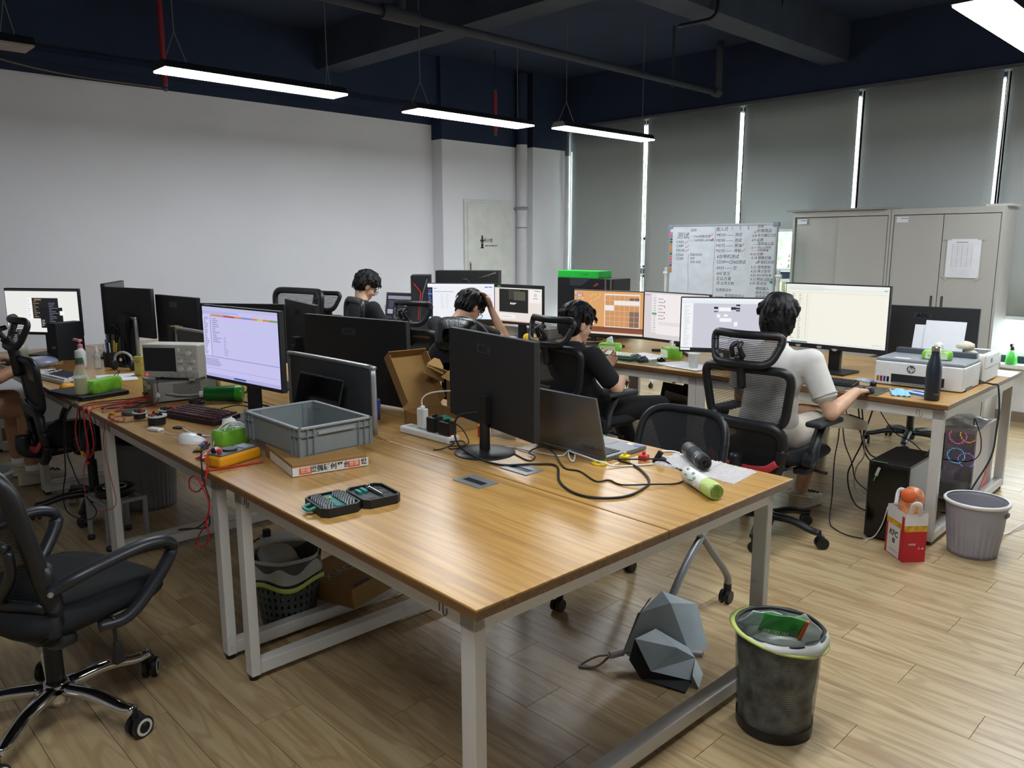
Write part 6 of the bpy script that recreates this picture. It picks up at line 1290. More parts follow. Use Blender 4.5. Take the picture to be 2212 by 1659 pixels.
for lab, d, rt, off in (('black printed carton stuffed in the grey bin, left one', (.02, .20, .22), (.1, .25, .3), (-.02, .05, .30)), ('black printed carton stuffed in the grey bin, right one', (.02, .18, .20), (.5, .2, -.2), (.01, -.06, .30)), ('grey folded cardboard stuffed in the grey bin', (.02, .22, .16), (.2, -.4, .2), (-.05, -.02, .27))):
    r = T('waste_carton', lab, 'carton', (5.30+off[0], 3.50+off[1], off[2]), 0, 'cartons in the grey bin'); MB().box((0, 0, 0), d, rt).o('board', mat('black_print_card', '#1f1d1f', .5) if 'black' in lab else mat('grey_card', '#8f8b88', .7), r, bevel=.002)
# wire mesh bin in front
r = T('mesh_bin', 'black wire mesh waste bin with a full bag in front of the desk', 'waste bin', (2.205, 1.055, 0)); R0, R1, Hm = .118, .133, .345
k = MB().grid(lambda u, v: Vector(((R0+(R1-R0)*v)*math.cos(2*PI*u), (R0+(R1-R0)*v)*math.sin(2*PI*u), .035+(Hm-.05)*v)), 64, 12, True)
k.uv = lambda c: (math.atan2(c.y, c.x)*.125, c.z); k.o('mesh_wall', netting('wire_mesh', '#131416', 130, .30, .4, 1.6), r, smooth=True)
MB().lathe([(.001, .002), (R0-.004, .002), (R0, .008), (R0+.001, .04)], n=48).o('base_band', M_blk, r, smooth=True)
MB().tube([(R1*math.cos(t), R1*math.sin(t), Hm-.008) for t in [2*PI*i/32 for i in range(32)]], .007, 8, closed=True, smooth=2).o('rim', M_blk, r, smooth=True)
M_liner = mat('grey_green_liner', '#a9ada8', .5, noise=(.35, 16))
MB().grid(lambda u, v: Vector(((R0-.008+(R1-R0)*v+.003*math.sin(u*57+v*9))*math.cos(2*PI*u), (R0-.008+(R1-R0)*v+.003*math.sin(u*57+v*9))*math.sin(2*PI*u), .03+(Hm-.04)*v)), 72, 10, True).o('liner', mat('patterned_liner', '#8d928c', .5, noise=(.55, 22)), r, smooth=True)
MB().grid(lambda u, v: Vector(((R1+.004+.012*math.sin(v*PI)+.003*math.sin(u*47))*math.cos(2*PI*u), (R1+.004+.012*math.sin(v*PI)+.003*math.sin(u*47))*math.sin(2*PI*u), Hm-.002-(.03+.025*math.sin(2*PI*u+2.6))*v)), 72, 6, True).o('liner_fold', mat('white_liner_film', '#d7dad6', .35, alpha=.85), r, smooth=True)
MB().tube([((R1+.010)*math.cos(t), (R1+.010)*math.sin(t), Hm-.022-.022*math.sin(t+2.6)) for t in [2*PI*i/40 for i in range(40)]], .005, 6, closed=True, smooth=2, flat=1.8).o('drawstring', mat('yellow_green_band'), r, smooth=True)
MB().ell((0, 0, .22), (R1-.02, R1-.02, .08), None, 24, 10, e=.9).o('bagged_waste', M_liner, r, smooth=True)
for lab, m, d, rt, off in (('green and orange snack packet on top of the mesh bin', mat('bright_green_packet', '#3aa53a', .3, noise=(.1, 30)), (.006, .13, .10), (.15, -.5, .55), (-.02, -.02, .355)), ('white printed packet on top of the mesh bin', mat('printed_white_packet', '#cdd3dc', .3, noise=(.15, 80)), (.006, .11, .10), (.3, -.7, .9), (-.01, .065, .345)), ('crumpled clear film on top of the mesh bin', M_bagf, (.004, .10, .09), (.9, -.4, .2), (.05, -.06, .335))):
    r = T('packet', lab, 'packet', (2.205+off[0], 1.055+off[1], off[2]), 0, 'rubbish in the mesh bin'); b_ = MB().grid(lambda u, v: Vector((d[0]*math.sin(u*PI)*math.sin(v*PI)*1.6+.003*math.sin(8*u+5*v), d[1]*(u-.5), d[2]*(v-.5))), 12, 10).o('wrapper', m, r, smooth=True, solid=.003, rot=rt)
    if 'green' in lab:
        MB().b2((-.006, -.068, -.05), (.001, -.058, .05)).o('orange_edge', mat('orange_logo'), b_); txt('健国瓜', .028, M_white_pl, b_, (-.011, .015, -.03), FACE_NX); MB().b2((-.0125, -.048, -.03), (-.0115, -.022, .0)).o('barcode_panel', mat('dark_olive_panel', '#56743e', .5), b_)
# umbrella
r = T('umbrella', 'half-folded grey blue umbrella lying on the floor under the desk', 'umbrella', (2.27, 1.52, 0)); M_umb = mat('grey_blue_nylon', '#b3c3cb', .4, noise=(.08, 12)); M_umbin = mat('black_nylon', '#0b0d10', .6)
def pleat(pts, name='canopy_fold', m=M_umb): 
    P = [Vector(p) for p in pts]; c = sum(P, Vector((0, 0, 0)))/len(P); return MB().add(P, [tuple(range(len(P)))]).o(name, m, r, solid=.002)
Hd = (-.115, .105, .045)
pleat([Hd, (-.02, .10, .17), (.07, .03, .20), (.06, -.06, .05)]); pleat([(-.02, .10, .17), (.10, .09, .22), (.19, -.01, .17), (.07, .03, .20)]); pleat([(.07, .03, .20), (.19, -.01, .17), (.15, -.09, .03), (.06, -.06, .05)]); pleat([(.19, -.01, .17), (.17, -.03, .08), (.16, -.085, .02), (.15, -.09, .03)])
pleat([Hd, (-.02, .10, .17), (.02, .14, .14), (-.06, .12, .06)], 'canopy_lining', M_umbin); pleat([(-.02, .10, .17), (.02, .13, .15), (.06, .11, .20), (.03, .10, .205)], 'canopy_lining', M_umbin)
pleat([Hd, (.06, -.06, .05), (.05, -.075, .02), (-.10, .06, .02)])
pleat([(-.12, .05, .12), (-.02, .03, .13), (-.02, -.06, .09), (-.13, -.03, .03)]); pleat([(-.12, .05, .12), (-.13, -.03, .03), (-.16, -.01, .005), (-.165, .04, .06)], 'canopy_lining', M_umbin)
pleat([(-.02, .03, .13), (.06, -.06, .06), (.03, -.11, .05), (-.02, -.06, .09)]); pleat([(-.13, -.03, .03), (-.02, -.06, .09), (.03, -.11, .05), (-.05, -.15, .01)]); pleat([(-.16, -.01, .005), (-.13, -.03, .03), (-.05, -.15, .01), (-.12, -.17, .004)], 'canopy_lining', M_umbin); pleat([(-.05, -.15, .03), (.03, -.11, .05), (.02, -.15, .008), (-.07, -.19, .006)])
MB().tube([(-.16, .13, .04), (-.115, .105, .045)], .014, 12, smooth=0).o('handle', mat('pale_lilac_handle', '#b9b3bb', .4), r); MB().tube([(-.115, .105, .045), (.10, -.10, .04)], .006, 8, smooth=0).o('shaft', M_alu, r); MB().cyl((.06, -.07, .04), (.09, -.10, .035), .012, n=12).o('ferrule', mat('pale_lilac_handle'), r, auto=40)
MB().tube([(-.165, .135, .04), (-.19, .17, .03), (-.235, .20, .006), (-.25, .19, .005), (-.21, .15, .008), (-.165, .13, .035)], .003, 6, flat=2).o('wrist_strap', mat('grey_strap', '#6b6e70', .6), r)

# ---- printer desk
r = T('printer', 'white flat-topped inkjet printer with round dark logo on the right desk', 'printer', (4.69, 1.475, DZ), R(2)); M_pr = mat('white_printer_case', '#dcdedf', .4); M_prg = mat('grey_scanner_lid', '#8f949b', .4)
MB().b2((-.165, -.225, .004), (.165, .225, .135)).o('case', M_pr, r, bevel=.008, seg=3)
MB().b2((-.16, -.222, .136), (.165, .222, .152)).o('scanner_lid', M_prg, r, bevel=.004); MB().b2((.12, -.21, .152), (.165, .21, .182)).o('rear_feeder', mat('dark_feeder', '#4c525b', .45), r, bevel=.004)
MB().b2((-.1665, -.135, .02), (-.150, .135, .068)).o('paper_slot', M_blk, r); MB().b2((-.185, -.125, .018), (-.15, .125, .024)).o('output_tray', mat('tray_grey', '#6b6e73', .5), r); MB().b2((-.168, -.13, .008), (-.166, .13, .016)).o('tray_lip', M_pr, r)
for i, c in enumerate(('#111214', '#1d4e8f', '#8f1f3b', '#8a7a1f')): MB().b2((-.1672, .145+i*.018, .02), (-.1655, .157+i*.018, .05)).o('ink_window', mat('ink'+c, c, .2), r)
MB().cyl((-.1652, .035, .10), (-.1668, .035, .10), .022, n=28).o('logo_disc', mat('dark_logo', '#4b4f55', .4), r); txt('hp', .034, M_white_pl, r, (-.1672, .035, .101), FACE_NX, shear=.22, bold=.0008)
MB().b2((-.10, -.226, .0), (.02, -.2245, .02)).o('side_notch', M_blk, r); MB().b2((-.13, .06, .1522), (-.09, .14, .1526)).o('info_label', M_white_pl, r)
for lab, y, z0, hgt, wd in (('white paper stack standing in the printer feeder, front sheet', -.02, .18, .20, .21), ('white paper sheet behind the front sheet in the printer feeder', .03, .18, .17, .23)):
    o_ = tag(MB().b2((-.001, -wd/2, 0), (.001, wd/2, hgt)).o('feeder_paper', M_paper, None, loc=(4.835+(0 if 'stack' in lab else .012), 1.475+y, DZ+z0-.03), rot=(0, R(14), R(2))), lab, 'paper', 'paper in the printer feeder')
tissue('green tissue pack on top of the white printer', (4.66, 1.42, DZ+.1525), R(12), .15, .10, .045)
r = T('thermos', 'tall dark navy steel bottle at the corner of the right desk', 'bottle', (4.24, 1.30, DZ)); M_navy = mat('navy_powder_coat', '#1d2836', .45, bump=(.05, 300))
MB().lathe([(.001, .001), (.033, .001), (.036, .006), (.0365, .15), (.035, .175), (.024, .215), (.0195, .235), (.0190, .25)], n=28).o('bottle_body', M_navy, r, smooth=True); MB().lathe([(.0205, .25), (.0205, .268), (.017, .272), (.001, .272)], n=28).o('steel_cap', mat('steel_cap', '#b5a99c', .25, metal=.9), r, auto=40)
txt("S'well", .016, mat('pale_lettering', '#8d949c', .5), r, (-.0365*.55, -.0365*.84, .035), (PI/2, 0, R(-33)))
r = T('face_mask', 'light blue face mask before the printer', 'face mask', (4.30, 1.475, DZ), R(-65)); MB().grid(lambda u, v: Vector((.09*(u-.5), .17*(v-.5), .004+.022*math.sin(v*PI)*math.sin(u*PI)+.003*math.sin(u*22))), 18, 16).o('pleated_cloth', mat('light_blue_nonwoven', '#86bfe0', .8, noise=(.06, 30)), r, smooth=True, solid=.001)
MB().tube([(-.04, .085, .006), (-.03, .12, .006), (.02, .125, .006), (.04, .085, .006)], .0015, 5).o('ear_loop', M_cord_w, r)
r = T('blue_packet', 'flat white and blue packet between mask and thermos', 'packet', (4.365, 1.40, DZ), R(-20)); MB().b2((-.045, -.06, 0), (.045, .06, .012)).o('wrapper', mat('pale_blue_packet', '#b9c8dd', .35, noise=(.15, 60)), r, bevel=.004); MB().b2((-.048, -.062, .001), (-.036, .062, .010)).o('blue_edge', mat('blue_edge', '#2f74c0', .4), r)
MB().b2((-.02, -.04, .0121), (.015, .04, .0126)).o('print_block', mat('blue_ink'), r)
r = T('desk_mat', 'dark patterned mouse mat under the hand of the man in white', 'mouse mat', (4.27, 1.74, DZ), R(3)); MB().b2((-.13, -.20, 0), (.13, .20, .003)).o('mat', mat('camouflage_mat', '#474338', .8, noise=(.9, 28)), r, bevel=.001)
keyboard('thin black keyboard before the blank spreadsheet monitor', (4.33, 1.87, DZ+.003), R(4), .30, .11, M_blk, M_blk2, 5, 15, single=False, th=.012)
mouse('black computer mouse under the hand of the man in white', (4.185, 1.60, DZ+.0035), R(0), M_blk, .105)
for lab, x, y, rz, c in (('blue and white packet behind the thin black keyboard', 4.46, 1.86, .2, '#8fb3dc'), ('blue printed packet beside the spreadsheet monitor foot', 4.55, 1.74, -.3, '#9db8d8')):
    r = T('blue_packet', lab, 'packet', (x, y, DZ), rz, 'blue packets near the monitor foot'); MB().b2((-.035, -.06, 0), (.035, .06, .010)).o('wrapper', mat('packet'+c, c, .35, noise=(.3, 60)), r, bevel=.003); MB().b2((-.036, -.061, .001), (.0, -.045, .0105)).o('blue_edge', mat('blue_edge'), r)
for i, (lab, y, z) in enumerate((('grey sticker on the spreadsheet monitor, left one', .22, .0), ('grey sticker on the spreadsheet monitor, middle one', .08, 0), ('grey sticker on the monitor neck', -.02, 0))):
    o_ = tag(MB().prism([(.016*math.cos(t)*(1+.25*math.sin(3*t)), .009*math.sin(t)*(1+.2*math.cos(2*t))) for t in [2*PI*j/14 for j in range(14)]], -.0004, .0004, Matrix(((0,0,1,0),(1,0,0,0),(0,1,0,0),(0,0,0,1)))).o('sticker', mat('pale_grey_sticker', '#b9aeb0', .6), None, loc=(4.7058-y*.035+(-.002 if i < 2 else -.003), 2.03+y*.95, .898 if i < 2 else .888)), lab, 'sticker', 'grey stickers on the monitor')
r = T('ink_bottle', 'short black ink bottle cap left of the printer', 'cap', (4.42, 1.66, DZ)); MB().lathe([(.001, 0), (.017, 0), (.018, .02), (.015, .026), (.001, .027)], n=18).o('cap', M_blk, r, smooth=True)
r = T('label_printer', 'white boxy label printer behind the inkjet printer', 'printer', (5.09, 1.34, DZ), R(2)); MB().b2((-.17, -.085, .003), (.15, .12, .165)).o('case', M_pr, r, bevel=.012, seg=3); MB().b2((-.1715, -.02, .02), (-.17, .09, .055)).o('rear_slot', M_blk, r); MB().b2((-.05, -.0862, .11), (-.02, -.0848, .135)).o('power_switch', M_blk, r); MB().b2((-.12, -.06, .1655), (.05, .09, .168)).o('top_window', mat('dark_top_window', '#5b6066', .3), r, bevel=.002); MB().b2((-.17, -.0858, .085), (.15, -.0852, .087)).o('case_seam', mat('dark_seam_grey'), r)
r = T('plush_toy', 'cream plush toy squeezed between the two printers', 'plush toy', (4.89, 1.33, DZ)); M_pl = mat('cream_plush', '#d9d1bd', .95, bump=(.6, 120)); MB().ell((0, 0, .10), (.04, .075, .10), n=18, k=12).o('plush_body', M_pl, r, smooth=True); MB().ell((0, .03, .21), (.045, .06, .03), n=16, k=10).o('plush_head', M_pl, r, smooth=True)
tag(MB().tube([(4.91, 1.30, .78), (4.89, 1.25, .765), (4.90, 1.20, .755), (4.93, 1.185, .751), (4.92, 1.172, .735), (4.91, 1.155, .62), (4.88, 1.15, .50), (4.83, 1.15, .36), (4.75, 1.20, .20), (4.70, 1.25, .05), (4.75, 1.35, .01)], .005, 8).o('power_cable', M_cord_b, None, smooth=True), 'black power cable running from the label printer over the desk edge', 'cable')
sheet('loose printed sheets at the far end of the printer desk, upper one', [(5.36, 1.22), (5.55, 1.22), (5.55, 1.48), (5.36, 1.50)], DZ+.0015, lines=6); sheet('loose printed sheets at the far end of the printer desk, lower one', [(5.30, 1.205), (5.50, 1.21), (5.48, 1.40), (5.30, 1.42)], DZ)
r = T('small_printer_box', 'tiny white device on top of the label printer', 'device', (5.20, 1.42, DZ+.166)); MB().b2((-.03, -.03, 0), (.03, .03, .025)).o('body', M_white_pl, r, bevel=.004)
r = T('glass_cleaner', 'bright green spray cleaner on the window sill', 'bottle', (7.69, 1.76, .505)); MB().lathe([(.001, 0), (.045, 0), (.048, .01), (.042, .07), (.022, .11), (.016, .12)], n=18).o('bottle_body', film('green_liquid', '#5fe05a', .25, .1), r, smooth=True); MB().lathe([(.001, .003), (.044, .003), (.041, .06), (.001, .06)], n=18).o('liquid', mat('green_cleaner_liquid', '#57c850', .3), r); MB().lathe([(.017, .12), (.017, .14), (.01, .15)], n=14).o('collar', M_blk, r, auto=40); MB().box((-.02, 0, .165), (.07, .02, .03)).o('trigger_head', M_blk, r, bevel=.005)
# cardboard tube standing between
r = T('paper_tube', 'cream cardboard tube standing on the floor behind the man in white', 'tube', (5.20, 2.27, 0)); MB().lathe([(.05, 0), (.05, .38), (.045, .38), (.045, .01)], n=24).o('tube_wall', mat('cream_card', '#c9bea0', .8), r, auto=40)

# ---- calendar desk
keyboard('cream and green mechanical keyboard on the calendar desk', (4.25, 3.35, DZ), R(6), .36, .135, mat('dark_green_case', '#1f4033', .5), mat('cream_keycaps', '#cfd3bb', .5), 5, 15, mat('forest_keycaps', '#24503e', .5))
r = T('desk_mat', 'patterned mat under the cream and green keyboard', 'mouse mat', (4.26, 3.22, DZ-.0005), R(1)); MB().b2((-.10, -.30, .0005), (.14, .24, .0022)).o('mat', mat('flowered_mat', '#6a6a48', .8, noise=(.8, 24)), r)
mouse('black computer mouse beside the cream and green keyboard', (4.26, 3.11, DZ+.002), R(10), M_blk, .115)
r = T('earbud_case', 'round glossy black earbud case on the calendar desk', 'earbud case', (4.36, 3.03, DZ)); MB().lathe([(.001, .0), (.024, .001), (.031, .012), (.031, .018), (.022, .026), (.018, .022), (.001, .020)], n=24).o('shell', M_gloss, r, smooth=True)
r = tissue('green tissue pack before the orange calendar monitor', (4.46, 3.55, DZ), R(20), .16, .11, .07); r = tissue('green tissue pack before the chat list monitor', (4.55, 3.08, DZ), R(-30), .15, .11, .075)
sheet('curved printed sheets before the chat list monitor', [(4.40, 3.42), (4.36, 3.12), (4.56, 3.06), (4.62, 3.36)], DZ+.003, lines=9)
sheet('printed sheets hanging toward the desk edge beside the paper cup, left one', [(4.28, 3.02), (4.19, 2.82), (4.36, 2.72), (4.46, 2.92)], DZ+.002, lines=8); sheet('printed sheets toward the desk edge under the paper cup, right one', [(4.20, 2.86), (4.17, 2.64), (4.38, 2.60), (4.42, 2.80)], DZ+.0035, lines=8)
r = T('paper_cup', 'white paper cup before the grey design monitor', 'cup', (4.26, 2.715, DZ+.005)); MB().lathe([(.001, 0), (.027, 0), (.037, .09), (.039, .092), (.037, .094), (.034, .09), (.025, .004), (.001, .004)], n=24).o('cup_wall', mat('white_paper_cup', '#dfe2de', .6), r, smooth=True)
r = T('clear_bottle', 'clear plastic bottle lying behind the paper cup', 'bottle', (4.36, 2.60, DZ+.027), R(40)); MB().lathe([(.001, -.06), (.024, -.06), (.026, -.05), (.026, .03), (.012, .06), (.012, .075), (.001, .075)], n=18, m=mm2).o('bottle_body', film('clear_bottle'), r, smooth=True)
r = T('phone', 'smartphone held before the man in the black tee at the calendar desk', 'phone', (3.93, 3.20, .775), R(20)); MB().b2((-.004, -.036, -.075), (.004, .036, .075)).o('shell', M_blk, r, bevel=.003, rot=(0, R(-25), 0))
r = T('laptop', 'open dark laptop on the calendar desk beneath the orange monitor', 'laptop', (4.57, 3.86, DZ), PI+R(6)); MB().b2((-.10, -.16, .002), (.12, .16, .016)).o('base', M_lap, r, bevel=.003)
k = MB()
for j in range(5):
    for i in range(13): k.box((-.07+j*.018, -.13+i*.0215, .0172), (.015, .018, .0016))
k.o('keys', M_blk, r)['kind'] = 'stuff'
# monitor stand blocks and grey shelf behind
r = T('monitor_riser', 'low silver monitor riser under the camera-view monitor', 'riser', (4.62, 4.62, DZ), R(3)); MB().b2((.05, -.25, 0), (.25, .25, .09)).o('shelf', mat('silver_riser', '#9a9da1', .45), r, bevel=.004)
r = T('monitor', 'small dark tilted screen behind the camera-view monitor', 'monitor', (4.95, 4.12, DZ), PI+R(12), 'computer monitors'); MB().b2((-.01, -.17, .07), (.012, .17, .30)).o('panel', mat('silver_riser'), r, bevel=.01, seg=3); MB().b2((.0122, -.16, .08), (.013, .16, .29)).o('display', M_gloss, r); MB().b2((-.06, -.06, 0), (.06, .06, .01)).o('stand_base', M_blk, r); MB().b2((-.02, -.02, .01), (-.0, .02, .1)).o('stand_neck', M_blk, r)
r = T('brown_hat', 'brown box lid on top of the tilted screen', 'box', (4.95, 4.15, DZ+.302), .2); MB().b2((-.05, -.10, 0), (.05, .10, .05)).o('carton', mat('dark_brown_card', '#4a3d33', .7), r, bevel=.01, seg=3)
r = T('yellow_bag', 'crumpled yellow snack bag beside the camera-view monitor', 'packet', (4.50, 4.35, DZ)); MB().ell((0, 0, .03), (.06, .10, .04), (.1, .1, .3), 14, 8, e=.7).o('foil', mat('yellow_foil', '#d8b62a', .3, noise=(.2, 30)), r, smooth=True)
r = T('usb_hub', 'small white upright device beside the monitor riser', 'device', (4.52, 4.80, DZ)); MB().b2((-.015, -.02, 0), (.015, .02, .07)).o('body', M_white_pl, r, bevel=.005)
keyboard('dark keyboard with pale keys before the camera-view monitor', (4.40, 4.66, DZ), R(3), .34, .12, M_blk2, mat('pale_keycaps', '#c9cbce', .5), 5, 14, single=False)
r = T('kraft_box', 'small brown carton before the man holding his head', 'box', (4.30, 4.62, DZ), .3); MB().b2((-.05, -.06, 0), (.05, .06, .11)).o('carton', M_card, r, bevel=.002); MB().b2((-.0512, -.02, .06), (-.05, .03, .09)).o('label', M_paper, r)
r = T('graphics_box', 'large black printed box standing behind the two far monitors', 'box', (5.05, 5.78, DZ), R(36)); MB().b2((-.08, -.31, 0), (.08, .31, .53)).o('carton', mat('black_print_box', '#16171b', .45), r, bevel=.003)
k = MB()
for i in range(4): k.tube([(-.0812, -.12-.03*i, .46+.004*i), (-.0812, -.20-.02*i, .485+.008*i), (-.0812, -.29, .50+.006*i)], .004, 5, flat=.3, up=(1, 0, 0))
k.o('claw_print', mat('silver_print', '#9a9488', .4), r)['kind'] = 'stuff'; MB().tube([(-.0812, .02+.05*math.cos(t), .40+.05*math.sin(t)) for t in [PI*i/8 for i in range(9)]], .005, 5).o('ring_print', mat('dark_print', '#2d2f35', .3), r)
r = T('board_box', 'large black carton with a red logo behind the orange calendar monitor', 'box', (5.22, 4.35, DZ), R(2)); MB().b2((-.12, -.30, 0), (.12, .30, .495)).o('carton', mat('black_print_box'), r, bevel=.003)
MB().prism([(-.28, .43), (-.16, .43), (-.06, .49), (-.28, .49)], 0, .0008, Matrix(((0,0,-1,-.1202),(-1,0,0,-.12),(0,1,0,0),(0,0,0,1)))).o('grey_print', mat('grey_box_print', '#34363d', .4), r); k = MB(); k.tube([(-.1208, -.10, .43), (-.1208, -.12, .445), (-.1208, -.14, .455)], .004, 5); k.tube([(-.1208, -.11, .432), (-.1208, -.135, .44), (-.1208, -.15, .446)], .003, 5); k.o('logo_mark', mat('red_logo_print', '#b34a50', .4), r)
for yy in (-.22, -.275): MB().b2((-.1208, yy-.008, .40), (-.1202, yy+.008, .495)).o('worn_tape', mat('old_tape', '#6f6353', .5, noise=(.5, 50)), r)
r = T('green_box', 'bright green carton on top of the black carton with red logo', 'box', (5.20, 4.42, DZ+.4955), R(1)); MB().b2((-.09, -.21, 0), (.09, .24, .06)).o('carton', mat('green_print_box', '#1fb53a', .45), r, bevel=.003); txt('⚙ ◈ ◉', .02, mat('dark_green_print', '#0c6a22', .5), r, (-.0908, -.06, .03), FACE_NX, name='printed_marks')
# ---- far desk by the white wall
r = T('computer_tower', 'black gaming tower with a red light line standing on the far desk', 'computer', (4.52, 5.84, DZ), R(50)); MB().b2((-.18, -.09, .0), (.18, .09, .50)).o('case', M_blk2, r, bevel=.004)
MB().prism([(-.09, .5), (0, .35), (.09, .5)], 0, .004, Matrix(((0,0,-1,-.1805),(-1,0,0,0),(0,1,0,0),(0,0,0,1)))).o('front_facet', mat('dark_facet', '#202226', .3), r)
MB().tube([(-.186, .06, .43), (-.186, .0, .35), (-.186, .03, .10)], .003, 5, smooth=0).o('red_light_line', glow('red_led_line', '#c8202c', .35), r); MB().tube([(-.186, -.06, .47), (-.186, -.015, .33), (-.186, .02, .05)], .004, 5, smooth=0).o('silver_line', M_alu, r)
r = T('laptop', 'open laptop with dark chat windows on the far desk', 'laptop', (4.22, 5.92, DZ+.08), PI+R(14)); MB().b2((-.12, -.17, .0), (.12, .17, .015)).o('base', M_lap, r, bevel=.003, rot=(0, R(10), 0))
k = MB()
for j in range(5):
    for i in range(14): k.box((-.05+j*.02, -.145+i*.0215, .0185+.006-.0035*j), (.016, .018, .002))
k.o('keys', M_blk, r)['kind'] = 'stuff'
ld = MB().b2((-.004, -.17, 0), (.004, .17, .23)).o('lid', M_lap, r, bevel=.003, loc=(-.12, 0, .03), rot=(0, R(-8), 0)); sp_ = screen_part(code, .32, .21, ld, .0045); sp_.location = (0, 0, .115)
MB().b2((-.10, -.15, -.08), (.10, .15, -.005)).o('stand', mat('silver_riser'), r, bevel=.006)
r = T('moka_pot', 'steel moka pot with black handle on the far desk', 'coffee pot', (4.30, 6.28, DZ)); MB().lathe([(.001, 0), (.05, 0), (.05, .07), (.036, .10), (.05, .20), (.045, .21), (.001, .225)], n=10).o('pot_body', mat('polished_steel', '#9a9c9e', .2, metal=.9), r); MB().tube([(0, .05, .19), (.0, .09, .185), (0, .10, .10)], .009, 8).o('handle', M_blk, r, smooth=True); MB().lathe([(.001, .24), (.012, .235), (.006, .222)], n=10).o('knob', M_blk, r)
r = T('glass_press', 'glass jar in a steel frame beside the moka pot', 'jar', (4.36, 6.14, DZ)); MB().lathe([(.04, 0), (.04, .2)], n=18).o('glass', film('clear_plastic'), r, smooth=True)
for a in range(4): MB().cyl((.043*math.cos(a*1.57), .043*math.sin(a*1.57), 0), (.043*math.cos(a*1.57), .043*math.sin(a*1.57), .22), .003, n=6).o('rod', M_chrome, r)
MB().lathe([(.001, .215), (.045, .215), (.045, .22), (.001, .225)], n=18).o('lid', M_chrome, r)
cable('cable_tangle', 'white cable tangle before the moka pot', [(4.22+.06*math.cos(t*1.3), 6.12+.07*math.sin(t), .755+.02*abs(math.sin(t*2.1))) for t in [i*.6 for i in range(24)]], .003, M_cord_w, smooth=3)
r = T('orange_box', 'small orange and white carton behind the man by the wall', 'box', (4.25, 6.48, DZ), .2); MB().b2((-.04, -.05, 0), (.04, .05, .16)).o('carton', mat('orange_print_box', '#c98a45', .6, noise=(.35, 30)), r, bevel=.003)
r = T('jacket_strap', 'olive bag strap hanging over the chair of the man by the wall', 'strap', (3.50, 5.86, .90), R(2)); MB().tube([(-.02, .20, -.22), (-.03, .19, .02), (.0, .16, .06), (.02, .10, .0), (.0, .02, -.06), (-.02, -.06, .05), (-.01, -.10, .055), (-.03, -.12, -.20)], .012, 6, flat=2.2, up=(1, 0, 0)).o('webbing', mat('olive_webbing', '#4a4c43', .8), r, smooth=True)
sheet('white sheet in front of the man by the wall', [(4.20, 5.66), (4.18, 5.48), (4.34, 5.46), (4.36, 5.64)], DZ, lines=5)

# ---- whiteboard
r = T('whiteboard', 'white marker board on a wheeled stand covered in handwriting', 'whiteboard', (7.04, 4.23, 0)); yb, zb0, zb1 = .59, .83, 1.70
MB().b2((-.008, -yb, zb0), (.008, yb, zb1)).o('board', mat('white_board_enamel', '#d3dce3', .25), r); k = MB()
M_al2 = mat('satin_aluminium', '#aeb4ba', .4, metal=.5)
MB().b2((-.014, -yb-.012, zb1), (.014, yb+.012, zb1+.02)).o('top_frame', M_al2, r); MB().b2((-.014, -yb-.012, zb0-.02), (.014, yb+.012, zb0)).o('bottom_frame', M_al2, r); MB().b2((-.014, -yb-.016, zb0-.02), (.014, -yb, zb1+.02)).o('side_frame', M_al2, r); MB().b2((-.014, yb, zb0-.02), (.014, yb+.016, zb1+.02)).o('side_frame', M_al2, r)
for s_ in (-1, 1):
    for zz in (zb0-.012, zb1+.012): MB().b2((-.018, s_*(yb+.0)-.03, zz-.03), (.018, s_*(yb+.0)+.03, zz+.012)).o('corner_cap', mat('blue_grey_cap', '#8795a8', .5), r, bevel=.006)
    MB().b2((-.012, s_*(yb+.045)-.015, .09), (.012, s_*(yb+.045)+.015, 1.28)).o('post', mat('white_post', '#d3d3cf', .45), r, bevel=.003); MB().cyl((0, s_*(yb+.02), 1.22), (0, s_*(yb+.075), 1.22), .018, n=14).o('pivot_knob', M_white_pl, r, auto=40)
    MB().b2((-.24, s_*(yb+.045)-.018, .07), (.24, s_*(yb+.045)+.018, .10)).o('stand_foot', mat('white_post'), r, bevel=.004)
    for sx in (-1, 1): k = MB(); k.cyl((sx*.22, s_*(yb+.045)-.012, .027), (sx*.22, s_*(yb+.045)+.012, .027), .027, n=16); k.cyl((sx*.22, s_*(yb+.045), .027), (sx*.22, s_*(yb+.045), .075), .008, n=8); k.o('caster', M_blk, r, auto=40)
MB().b2((-.01, -yb-.04, .30), (.01, yb+.04, .33)).o('cross_bar', mat('white_post'), r)
